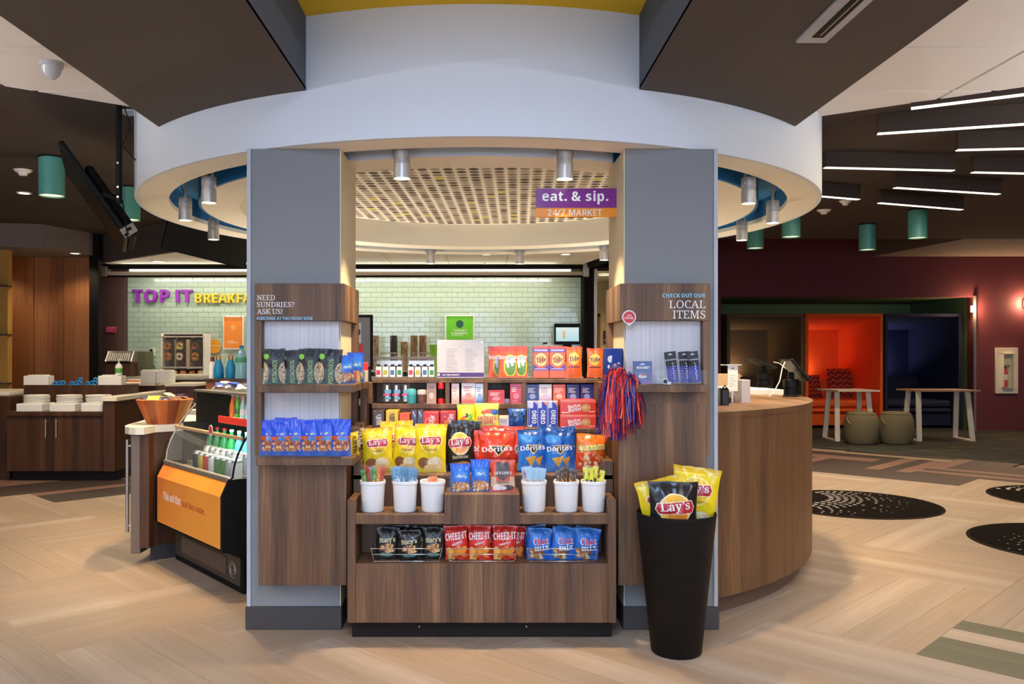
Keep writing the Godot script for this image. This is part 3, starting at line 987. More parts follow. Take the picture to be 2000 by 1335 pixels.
# lettering that fills a rectangle of the photograph at a depth, facing the lens side
func lay(txt: String, k: String, xa: float, xb: float, ya: float, yb: float, z: float, m: Material, parent: Node3D, depth := 0.0015) -> void:
	var c := P((xa + xb) / 2, (ya + yb) / 2, z)
	word(txt, k, (xb - xa) * z / K, (yb - ya) * z / K, m, parent, parent.transform.affine_inverse() * Transform3D(Basis(), c), depth)


# ---------------------------------------------------------------- bags
# surface of a sealed pillow bag: u across -1..1, v up 0..1, side 1 front, -1 back
func bag_at(u: float, v: float, side: float, w: float, h: float, t: float, n: FastNoiseLite) -> Vector3:
	var pv := pow(sin(PI * clampf((v - 0.05) / 0.9, 0.0, 1.0)), 0.6)
	var pu := pow(maxf(1.0 - u * u, 0.0), 0.62)
	var seal := exp(-pow((v - 0.13) / 0.08, 2)) + exp(-pow((v - 0.86) / 0.1, 2))
	var z := side * t * 0.5 * pv * pu
	z += n.get_noise_3d(u * 60.0, v * 95.0, side * 20.0) * t * 0.16 * pv * pu * side
	z += sin(u * 11.0 + n.get_noise_1d(v * 40.0) * 4.0) * t * 0.05 * seal * pu
	if v < 0.06 or v > 0.94:
		z += side * 0.0004
	var wav := n.get_noise_1d(u * 30.0 + (90.0 if v > 0.5 else 0.0)) * t * 0.22 * (1.0 - pv)
	return Vector3(u * w * 0.5 * (1.0 - 0.085 * pv + 0.02 * n.get_noise_2d(v * 80.0, u * 9.0)), v * h + n.get_noise_1d(u * 25.0 + 33.0) * 0.02 * h * (v if v > 0.8 else 0.0), z + wav)


func bag_mesh(w: float, h: float, t: float, seed_: int, nx := 18, ny := 26) -> ArrayMesh:
	var nz := noise(seed_, 0.03)
	var b := MB.new()
	for side in [1.0, -1.0]:
		var i0 := b.v.size()
		var pts := []
		for j in ny + 1:
			for i in nx + 1:
				pts.append(bag_at(-1.0 + 2.0 * i / nx, float(j) / ny, side, w, h, t, nz))
		for j in ny + 1:
			for i in nx + 1:
				var l: Vector3 = pts[j * (nx + 1) + maxi(i - 1, 0)]
				var r: Vector3 = pts[j * (nx + 1) + mini(i + 1, nx)]
				var d: Vector3 = pts[maxi(j - 1, 0) * (nx + 1) + i]
				var u: Vector3 = pts[mini(j + 1, ny) * (nx + 1) + i]
				b.v.append(pts[j * (nx + 1) + i])
				b.n.append((r - l).cross(u - d).normalized() * side)
				b.uv.append(Vector2((0.5 + side * (float(i) / nx - 0.5)), 1.0 - float(j) / ny))
		for j in ny:
			for i in nx:
				var q := i0 + j * (nx + 1) + i
				var s := [q, q + nx + 1, q + nx + 2, q, q + nx + 2, q + 1] if side > 0 else [q, q + nx + 2, q + nx + 1, q, q + 1, q + nx + 2]
				b.ix.append_array(PackedInt32Array(s))
	return b.mesh()


# kind -> [picture, thickness over width, list of [text, font, u, v, width, height, material, turn], roughness]
var KIND := {}

func bag(called: String, kind: String, x: float, yb: float, z: float, wpx: float, hpx: float, label: String, category: String, group := "", roll := 0.0, yaw := 0.0, lean := 0.06) -> Node3D:
	var k: Array = KIND[kind]
	var w := wpx * z / K
	var h := hpx * z / K
	var o := thing(called, label, category, P(x, yb, z), 0, group)
	o.basis = Basis.from_euler(Vector3(-lean, yaw, 0)) * Basis(Vector3(0, 0, 1), roll)
	var sd: int = hash(label) % 1000
	var t: float = w * k[1]
	part("pouch", bag_mesh(w, h, t, sd), M[kind], o)
	var nz := noise(sd, 0.03)
	for q in k[2]:
		var turn := Basis(Vector3(0, 0, 1), q[7])
		var put := func(p: Vector3) -> Vector3:
			var r := turn * Vector3(p.x, p.y, 0)
			var s := bag_at(clampf(q[2] + r.x / (w * 0.47), -0.98, 0.98), clampf(q[3] + r.y / h, 0.02, 0.98), 1.0, w, h, t, nz)
			return s + Vector3(0, 0, 0.0016 + p.z + (q[8] if q.size() > 8 else 0.0))
		part("lettering", letters(q[0], q[1], q[4] * w, q[5] * h, 0.0006, put), q[6], o)
	return o


func carton(called: String, kind: String, x: float, yb: float, z: float, wpx: float, hpx: float, d: float, label: String, category: String, group := "", yaw := 0.0, lean := 0.0) -> Node3D:
	var k: Array = KIND[kind]
	var w := wpx * z / K
	var h := hpx * z / K
	var o := thing(called, label, category, P(x, yb, z + d / 2), yaw, group)
	o.basis = Basis.from_euler(Vector3(-lean, yaw, 0))
	part("carton", pbox(w, h, d), M[kind], o)
	for q in k[2]:
		word(q[0], q[1], q[4] * w, q[5] * h, q[6], o, at(q[2] * w / 2, q[3] * h, d / 2 + 0.0003, Vector3(0, 0, q[7])), 0.0006)
	return o


func define(kind: String, pic: Pic, thick: float, texts: Array, rough := 0.3) -> void:
	var m := paint(kind, pic, rough)
	m.clearcoat_enabled = true
	m.clearcoat = 0.2
	m.clearcoat_roughness = 0.2
	KIND[kind] = [pic, thick, texts]


func define_goods() -> void:
	var r := RandomNumberGenerator.new()
	r.seed = 21
	var W: Material = M.text_white
	var ink: Material = mat("print_dark", H("2b2014"), 0.5)
	var red: Material = mat("print_red", H("b81c28"), 0.5)
	var navy: Material = mat("print_navy", H("1a2456"), 0.5)
	var gold: Material = mat("print_gold", H("e8d9a0"), 0.5)
	var lime: Material = mat("print_lime", H("b8e08a"), 0.5)
	var yel: Material = mat("print_yellow", H("f3dd4a"), 0.5)
	var pink: Material = mat("print_pink", H("d8428a"), 0.5)
	var p := Pic.new(160, 224, H("f2d21c"))
	p.grad(0, 0.1, H("d9ae18"), H("e4bf1a")).rect(0, 0.1, 1, 0.01, H("f8ea90"))
	p.ell(0.5, 0.36, 0.33, 0.22, H("f7e98c")).ell(0.5, 0.36, 0.31, 0.2, H("f0c32e"))
	p.poly([0.17, 0.27, 0.82, 0.24, 0.88, 0.33, 0.84, 0.42, 0.2, 0.43, 0.13, 0.35], H("f3e6c8")).poly([0.19, 0.28, 0.81, 0.25, 0.86, 0.33, 0.82, 0.41, 0.21, 0.42, 0.15, 0.35], H("b3202a"))
	p.ell(0.3, 0.78, 0.2, 0.11, H("8c5a34"), 0.1).ell(0.66, 0.77, 0.24, 0.12, H("ecd8a0")).ell(0.6, 0.75, 0.16, 0.08, H("f7ecc6")).ell(0.58, 0.87, 0.27, 0.07, H("efcf86")).blobs(r, 0.4, 0.7, 0.45, 0.2, 18, 0.015, [H("e2bd6a"), H("d9a94e")])
	define("crisps_yellow", p, 0.38, [["Lay's", "serifbold", 0.0, 0.665, 0.56, 0.15, W, 0.07], ["CLASSIC", "regular", 0.05, 0.49, 0.4, 0.03, ink, 0.0]])
	p = Pic.new(160, 224, H("171516"))
	p.grad(0, 0.08, H("2b292a"), H("1b191a")).ell(0.5, 0.4, 0.35, 0.23, H("f3e3b4")).ell(0.5, 0.4, 0.325, 0.21, H("efb63a")).ell(0.55, 0.5, 0.2, 0.08, H("e08a2c"))
	p.poly([0.12, 0.31, 0.86, 0.27, 0.92, 0.37, 0.87, 0.47, 0.15, 0.48, 0.08, 0.4], H("f0e4cc")).poly([0.14, 0.32, 0.85, 0.285, 0.9, 0.37, 0.86, 0.46, 0.16, 0.47, 0.1, 0.4], H("b8222c"))
	p.ell(0.3, 0.84, 0.16, 0.08, H("6a4a2c")).ell(0.6, 0.84, 0.26, 0.09, H("c98b4a")).blobs(r, 0.3, 0.78, 0.5, 0.15, 24, 0.03, [H("b46a34"), H("dba05a"), H("8e4a28"), H("e7c08a")])
	define("crisps_black", p, 0.38, [["Lay's", "serifbold", 0.0, 0.625, 0.6, 0.17, W, 0.06], ["Barbecue", "regular", 0.0, 0.34, 0.5, 0.065, gold, 0.04]])
	p = Pic.new(160, 224, H("d93a20"))
	p.grad(0, 0.14, H("b23320"), H("c23a26")).rect(0, 0.14, 1, 0.012, H("8d2418")).poly([0.08, 0.62, 0.92, 0.62, 0.8, 0.98, 0.2, 0.98], H("c22c1a"))
	p.poly([0.25, 0.34, 0.86, 0.34, 0.52, 0.6], H("f2c06a")).poly([0.32, 0.36, 0.78, 0.36, 0.52, 0.55], H("1f1512")).poly([0.2, 0.78, 0.55, 0.66, 0.5, 0.95], H("eb8f2e")).poly([0.5, 0.78, 0.85, 0.7, 0.7, 0.95], H("f0a344")).blobs(r, 0.2, 0.7, 0.6, 0.22, 30, 0.012, [H("c8601c"), H("f6c37a")])
	define("tortilla_red", p, 0.4, [["Doritos", "bold", 0.0, 0.585, 0.8, 0.12, W, 0.05]])
	p = Pic.new(160, 224, H("1f62b4"))
	p.grad(0, 0.14, H("1d4f96"), H("15498f")).ell(0.2, 0.2, 0.3, 0.1, H("2f7cc8")).poly([0.0, 0.5, 0.6, 0.42, 0.9, 0.98, 0, 0.98], H("2e7fd0"))
	p.poly([0.25, 0.36, 0.86, 0.36, 0.5, 0.6], H("f2c06a")).poly([0.32, 0.38, 0.78, 0.38, 0.5, 0.55], H("16202e")).poly([0.22, 0.67, 0.62, 0.62, 0.45, 0.9], H("f0b04c")).poly([0.58, 0.7, 0.85, 0.63, 0.72, 0.9], H("eb9a38")).blobs(r, 0.3, 0.66, 0.4, 0.14, 16, 0.012, [H("d98428"), H("f8d394")])
	define("tortilla_blue", p, 0.4, [["Doritos", "bold", 0.0, 0.57, 0.82, 0.12, W, 0.05]])
	p = Pic.new(160, 224, H("ef7420"))
	p.grad(0, 0.1, H("f28a34"), H("f07a24")).poly([0.1, 0.34, 0.9, 0.24, 0.92, 0.36, 0.12, 0.5], H("f7ddb0")).rect(0, 0.52, 1, 0.48, H("d84a1c")).blobs(r, 0.12, 0.55, 0.76, 0.38, 30, 0.07, [H("f08a3a"), H("d9541c"), H("f3b27a"), H("b8381a"), H("f5d2b0")])
	define("puffs_orange", p, 0.4, [["Cheetos", "serifbold", 0.012, 0.656, 0.88, 0.2, ink, 0.12], ["Cheetos", "serifbold", 0.0, 0.66, 0.84, 0.17, yel, 0.12, 0.0012]])
	p = Pic.new(128, 192, H("1a44c4"))
	p.grad(0.0, 0.44, H("1d48d0"), H("2458d8")).rect(0, 0.44, 1, 0.1, H("d9562a")).rect(0.3, 0.48, 0.5, 0.1, H("5a86b8")).ell(0.62, 0.52, 0.3, 0.08, H("4a7ab4"))
	p.blobs(r, 0.12, 0.56, 0.78, 0.24, 90, 0.06, [H("c8743a"), H("a8542a"), H("e0a468"), H("b4622e"), H("8a3f22"), H("e8c070")]).rect(0, 0.84, 1, 0.16, H("1e55b4")).lines(r, 0.2, 0.88, 0.5, 2, 0.04, H("a8c4ea"))
	p.blobs(r, 0.28, 0.34, 0.5, 0.05, 12, 0.03, [H("d8d07a"), H("a8c8b0")])
	define("nuts_blue", p, 0.26, [])
	p = Pic.new(128, 192, H("1f66cc"))
	p.grad(0, 0.2, H("1746b8"), H("2a6ad4")).rect(0.2, 0.3, 0.7, 0.2, H("3a86d8")).rect(0, 0.64, 1, 0.36, H("2a5a94")).blobs(r, 0.15, 0.64, 0.75, 0.26, 70, 0.07, [H("d8a468"), H("c07c46"), H("e8c898"), H("8e5430"), H("d88a50")]).blobs(r, 0.3, 0.38, 0.5, 0.08, 14, 0.035, [H("e6e08a"), H("cfe2f4")])
	define("mix_blue", p, 0.3, [])
	p = Pic.new(128, 192, H("14181a"))
	p.grad(0.6, 1.0, H("162019"), H("2a4a34")).ell(0.0, 0.68, 0.27, 0.31, H("b59a6c")).ell(1.0, 0.68, 0.27, 0.31, H("b59a6c")).ell(0.14, 0.22, 0.13, 0.08, H("7cc63c")).lines(r, 0.35, 0.24, 0.5, 3, 0.035, H("9aa49c"))
	for s in [0.0, 1.0]:
		for q in 60:
			var e := Vector2(r.randf_range(-0.22, 0.22), r.randf_range(-0.27, 0.27))
			if pow(e.x / 0.24, 2) + pow(e.y / 0.28, 2) < 1.0:
				p.ell(s + e.x, 0.68 + e.y, 0.05, 0.022, [H("d9c195"), H("8d7348"), H("c4a878"), H("efdcb4"), H("6a5534")][q % 5], r.randf() * 3.0)
	define("pistachio", p, 0.2, [["PISTACHIOS", "regular", 0.12, 0.37, 0.98, 0.13, lime, PI / 2]], 0.5)
	p = Pic.new(128, 176, H("1c1a1b"))
	p.grad(0, 0.1, H("302d2c"), H("232021")).blobs(r, 0.22, 0.5, 0.55, 0.2, 26, 0.08, [H("d8a25e"), H("b87a3e"), H("ecc88a"), H("8e5a30")]).ell(0.5, 0.78, 0.3, 0.06, H("5a8a88")).lines(r, 0.2, 0.88, 0.6, 2, 0.05, H("8a8884"))
	define("pita_black", p, 0.36, [["Stacy's", "serifbold", 0.0, 0.63, 0.68, 0.18, gold, 0.1]])
	p = Pic.new(128, 176, H("d42c22"))
	p.grad(0, 0.08, H("e6564a"), H("d8352a")).rect(0, 0.55, 1, 0.02, H("b0221a")).blobs(r, 0.15, 0.6, 0.7, 0.24, 22, 0.11, [H("ef9a34"), H("e8802a"), H("f4b45a"), H("d86a20")]).rect(0.1, 0.88, 0.3, 0.07, H("e8c070")).lines(r, 0.5, 0.9, 0.4, 2, 0.04, H("f0d0c0"))
	define("cracker_red", p, 0.36, [["CHEEZ-IT", "bold", 0.0, 0.72, 0.88, 0.19, W, 0.08], ["ORIGINAL", "bold", 0.05, 0.52, 0.42, 0.05, W, 0.3]])
	p = Pic.new(128, 176, H("2668c0"))
	p.grad(0, 0.12, H("3a86d8"), H("2c70c8")).ell(0.3, 0.3, 0.2, 0.2, H("3478cc")).blobs(r, 0.12, 0.62, 0.5, 0.26, 34, 0.08, [H("b87a42"), H("d8a468"), H("8a5630"), H("e8cfa0")]).lines(r, 0.55, 0.86, 0.35, 2, 0.05, H("c8dcf4"))
	define("mix_bag", p, 0.36, [["Chex", "serifbold", 0.1, 0.63, 0.62, 0.2, W, 0.14], ["Chex", "serifbold", 0.1, 0.63, 0.57, 0.17, mat("print_scarlet", H("d8202a"), 0.5), 0.14, 0.0012], ["mix", "serifbold", 0.16, 0.45, 0.6, 0.17, W, 0.14]])
	p = Pic.new(128, 176, H("d8441f"))
	p.rect(0.22, 0.08, 0.58, 0.42, H("4a3028")).poly([0.22, 0.5, 0.8, 0.5, 0.51, 0.62], H("4a3028")).rect(0, 0.5, 0.22, 0.2, H("d9b088")).rect(0.8, 0.5, 0.2, 0.2, H("d9b088")).rect(0.0, 0.63, 1, 0.17, H("d9b088")).ell(0.25, 0.82, 0.16, 0.1, H("efe8e2")).ell(0.7, 0.82, 0.26, 0.08, H("2e2624")).ell(0.5, 0.83, 0.16, 0.06, H("e4ddd6")).rect(0, 0.9, 1, 0.1, H("c8483e"))
	define("jerky", p, 0.16, [["JACK LINK'S", "serifbold", 0.0, 0.6, 0.7, 0.1, W, 0.0], ["ORIGINAL", "bold", 0.0, 0.34, 0.5, 0.06, ink, 0.0]])
	p = Pic.new(128, 160, H("e8dc1c"))
	p.grad(0, 0.3, H("9ed42c"), H("e4e024")).blobs(r, 0.15, 0.55, 0.3, 0.36, 12, 0.09, [H("e8641c"), H("e88a1c")]).blobs(r, 0.5, 0.42, 0.35, 0.45, 14, 0.08, [H("6ab42a"), H("2a2c18"), H("8ac83a")])
	define("sour_bag", p, 0.24, [])
	p = Pic.new(128, 160, H("f2de3c"))
	p.grad(0, 0.25, H("e8ec5a"), H("f2e050")).ell(0.55, 0.34, 0.32, 0.1, H("d8502c"), -0.2).ell(0.85, 0.36, 0.18, 0.12, H("3a6ab4")).ell(0.5, 0.66, 0.46, 0.24, H("f4e68a"))
	define("fish_bag", p, 0.26, [["SWEDISH", "serifbold", 0.0, 0.4, 0.8, 0.15, red, 0.04], ["FISH", "serifbold", 0.0, 0.24, 0.5, 0.13, red, 0.04]])
	p = Pic.new(96, 128, H("f0642a"))
	p.rect(0, 0, 1, 0.16, H("e84a34")).ell(0.62, 0.62, 0.36, 0.36, H("f3e04a")).ell(0.64, 0.62, 0.3, 0.31, H("6a9a4a")).rect(0.42, 0.36, 0.5, 0.16, H("9ab4d0")).blobs(r, 0.42, 0.44, 0.44, 0.2, 10, 0.09, [H("e8eef2"), H("c8d8e4")]).rect(0, 0.95, 1, 0.05, H("e85a2a"))
	define("sheets_bag", p, 0.12, [["bounce", "bold", 0.0, 0.665, 0.9, 0.15, W, 0.03]], 0.4)
	p = Pic.new(96, 160, H("ee5a22"))
	p.rect(0, 0, 1, 0.08, H("d8401c")).rect(0, 0.08, 1, 0.12, H("4a3a9a")).rect(0.08, 0.1, 0.84, 0.06, H("a8a4d4")).poly([0, 0.58, 1, 0.58, 1, 0.76, 0, 0.76], H("4a2f96")).ell(0.5, 0.44, 0.46, 0.25, H("ee5a22")).ell(0.5, 0.42, 0.36, 0.2, H("f2d23c")).ell(0.5, 0.42, 0.31, 0.175, H("f4eee0")).ell(0.5, 0.42, 0.27, 0.15, H("f0a040")).rect(0.1, 0.7, 0.8, 0.025, H("c8c0e8"))
	define("soap_box", p, 0.3, [["Tide", "serifbold", 0.0, 0.58, 0.66, 0.15, navy, 0.12]])
	p = Pic.new(96, 160, H("ee6a2a"))
	p.rect(0, 0, 1, 0.1, H("e8541e")).ell(0.5, 0.38, 0.34, 0.2, H("f2d23c")).ell(0.5, 0.38, 0.3, 0.175, H("f4c060")).rect(0.1, 0.63, 0.8, 0.05, H("6a3a48")).rect(0, 0.7, 1, 0.3, H("d9612c")).lines(r, 0.2, 0.86, 0.6, 2, 0.05, H("f4c0a0"))
	define("soap_pouch", p, 0.16, [["Tide", "serifbold", 0.0, 0.62, 0.62, 0.15, navy, 0.12]])
	for q in [["candy_brown", "4a2f26", "M&M's", W], ["candy_yellow", "f0c428", "M&M's", ink]]:
		p = Pic.new(64, 96, H(q[1]))
		p.rect(0.2, 0.08, 0.6, 0.86, H(q[1]).lightened(0.25)).rect(0.24, 0.1, 0.52, 0.82, H(q[1]).darkened(0.1))
		define(q[0], p, 0.3, [[q[2], "serifbold", 0.05, 0.48, 0.95, 0.3, q[3], PI / 2 + 0.06]])
	p = Pic.new(64, 96, H("ef6a22"))
	p.rect(0, 0, 1, 0.3, H("f0501c")).rect(0.05, 0.45, 0.9, 0.3, H("f4a03a"))
	define("candy_orange", p, 0.3, [])
	p = Pic.new(48, 96, H("3a2a2e"))
	p.rect(0.2, 0.1, 0.6, 0.8, H("2a2a5a")).blobs(r, 0.2, 0.1, 0.6, 0.3, 10, 0.08, [H("d8d4d0"), H("8a8486")])
	define("candy_dark", p, 0.3, [])
	p = Pic.new(96, 96, H("d22a26"))
	p.ell(0.45, 0.55, 0.36, 0.22, H("e8dcd6"), -0.5).ell(0.45, 0.55, 0.33, 0.19, H("d8302a"), -0.5).rect(0, 0, 1, 0.06, H("e8463c"))
	define("candy_red", p, 0.3, [["KitKat", "serifbold", 0, 0.44, 0.74, 0.3, W, PI / 2 - 0.25]])
	p = Pic.new(96, 96, H("c4242c"))
	p.blobs(r, 0.1, 0.2, 0.4, 0.6, 16, 0.05, [H("8a2a8a"), H("e8c82a"), H("3aa03a"), H("e87a1a")])
	define("candy_crimson", p, 0.3, [["Skittles", "serifbold", 0.3, 0.48, 0.8, 0.34, W, PI / 2]])
	p = Pic.new(48, 128, H("1c2ea0"))
	p.rect(0.05, 0, 0.4, 0.26, H("c8cce8")).poly([0.5, 0, 1, 0, 1, 0.2], H("d88a7a")).poly([0, 0.95, 0.35, 0.86, 0.25, 1, 0, 1], H("e8ecf4"))
	define("cookie_blue", p, 0.3, [["OREO", "bold", 0.1, 0.4, 1.4, 0.17, W, -PI / 2]])
	p = Pic.new(160, 80, H("e03a2a"))
	p.rect(0, 0, 1, 0.2, H("e86a5a")).lines(r, 0.15, 0.05, 0.6, 2, 0.08, H("f4c0b8")).ell(0.72, 0.55, 0.13, 0.28, H("c8945a")).ell(0.68, 0.5, 0.07, 0.13, H("e0b47c")).blobs(r, 0.62, 0.34, 0.2, 0.4, 14, 0.012, [H("9a6434"), H("e8c48e")]).rect(0.05, 0.86, 0.2, 0.08, H("f0d8c8")).rect(0.8, 0.8, 0.18, 0.05, H("f4d8d0"))
	define("cookie_red", p, 0.3, [["Nutter", "bold", -0.2, 0.56, 0.36, 0.26, W, 0.16], ["Butter", "bold", -0.16, 0.32, 0.36, 0.26, W, 0.16]])
	# flat medicine and gum packs
	for q in [["pack_pink", "e8d8cc", "e89a80"], ["pack_red", "f0e6e0", "d8402c"], ["pack_blue", "e6eef4", "2a62b0"], ["pack_crimson", "b4262c", "c83a3c"], ["pack_rose", "c83a50", "a82438"], ["pack_navy", "222f6e", "3a4a94"], ["pack_lilac", "e8dcd8", "b88ac0"], ["pack_coral", "e0582e", "f0946a"], ["pack_tan", "a8886c", "b89a80"], ["pack_white", "e8dcd8", "d8a8a0"], ["pack_grey", "9a948c", "c8bcb0"]]:
		p = Pic.new(64, 96, H(q[1]))
		p.grad(0.5, 0.97, H(q[1]), H(q[2])).ell(0.5, 0.62, 0.24, 0.14, H(q[2]).lightened(0.4)).lines(r, 0.15, 0.2, 0.7, 3, 0.09, H("f2ece6") if H(q[1]).get_luminance() < 0.5 else H(q[2]).darkened(0.3), 0.04).lines(r, 0.2, 0.84, 0.6, 2, 0.06, H("e8e2da") if H(q[1]).get_luminance() < 0.5 else H("6a5a58"), 0.02)
		define(q[0], p, 0.3, [])
	p = Pic.new(64, 96, H("22407a"))
	p.rect(0.0, 0.8, 1, 0.2, H("6a3a86")).poly([0.3, 0.16, 0.5, 0.08, 0.7, 0.16], H("c8d4e8")).lines(r, 0.25, 0.5, 0.5, 1, 0.05, H("c8d4e8")).ell(0.5, 0.64, 0.22, 0.08, H("d8c8c0")).ell(0.56, 0.6, 0.14, 0.04, H("e0602c"))
	define("magnet", p, 0.1, [["MAGNET", "bold", 0.1, 0.73, 0.7, 0.11, W, 0.0]])
	p = Pic.new(128, 64, H("1e4f9a"))
	p.grad(0, 0.5, H("2a5ca8"), H("20508e")).blobs(r, 0.1, 0.2, 0.8, 0.7, 30, 0.05, [H("16345e"), H("3a72a8"), H("10243e")])
	define("snack_navy", p, 0.4, [["CRISPS", "bold", 0.1, 0.3, 0.5, 0.2, W, 0.0]])
	KIND["snack_navy"][2] = []
	for q in [["bar_pale", "9cc4dc", "c8a078"], ["bar_steel", "5a88a8", "b8ccd8"], ["bar_green", "4a8a3a", "d8a06a"], ["bar_red", "c8342e", "7a8a5a"], ["bar_dark", "4a4038", "d88a3a"], ["bar_lime", "e0dc3a", "2a3a6a"], ["bar_orange", "e87a3a", "f0d0a0"], ["bar_brown", "3a2420", "c8a08a"]]:
		p = Pic.new(48, 96, H(q[1]))
		p.rect(0, 0, 1, 0.08, H(q[1]).lightened(0.2)).rect(0.25, 0.3, 0.5, 0.6, H(q[2])).lines(r, 0.35, 0.34, 0.3, 9, 0.06, H(q[1]).darkened(0.3), 0.03).blobs(r, 0.1, 0.1, 0.8, 0.2, 8, 0.08, [H(q[2]), H(q[1]).lightened(0.2)])
		define(q[0], p, 0.3, [])


# ---------------------------------------------------------------- goods on the gondola
func tray(label: String, x0: float, x1: float, ya: float, yb: float, z0: float, z1: float) -> void:
	# clear guard: front strip, two returns
	var o := thing("acrylic_guard", label, "guard", Vector3((px(x0, z0) + px(x1, z0)) / 2, py(yb, z0), -z0), 0, "clear acrylic guards on the shelves")
	var a := px(x0, z0)
	var b := px(x1, z0)
	part("front_strip", on(o).bb(a, b, py(yb, z0), py(ya, z0), z0, z0 + 0.003, 0.0008), M.acrylic, o)
	part("end_strip", on(o).bb(a, a + 0.003, py(yb, z0), py(ya, z0), z0 + 0.003, z1, 0.0008), M.acrylic, o)
	part("end_strip", on(o).bb(b - 0.003, b, py(yb, z0), py(ya, z0), z0 + 0.003, z1, 0.0008), M.acrylic, o)


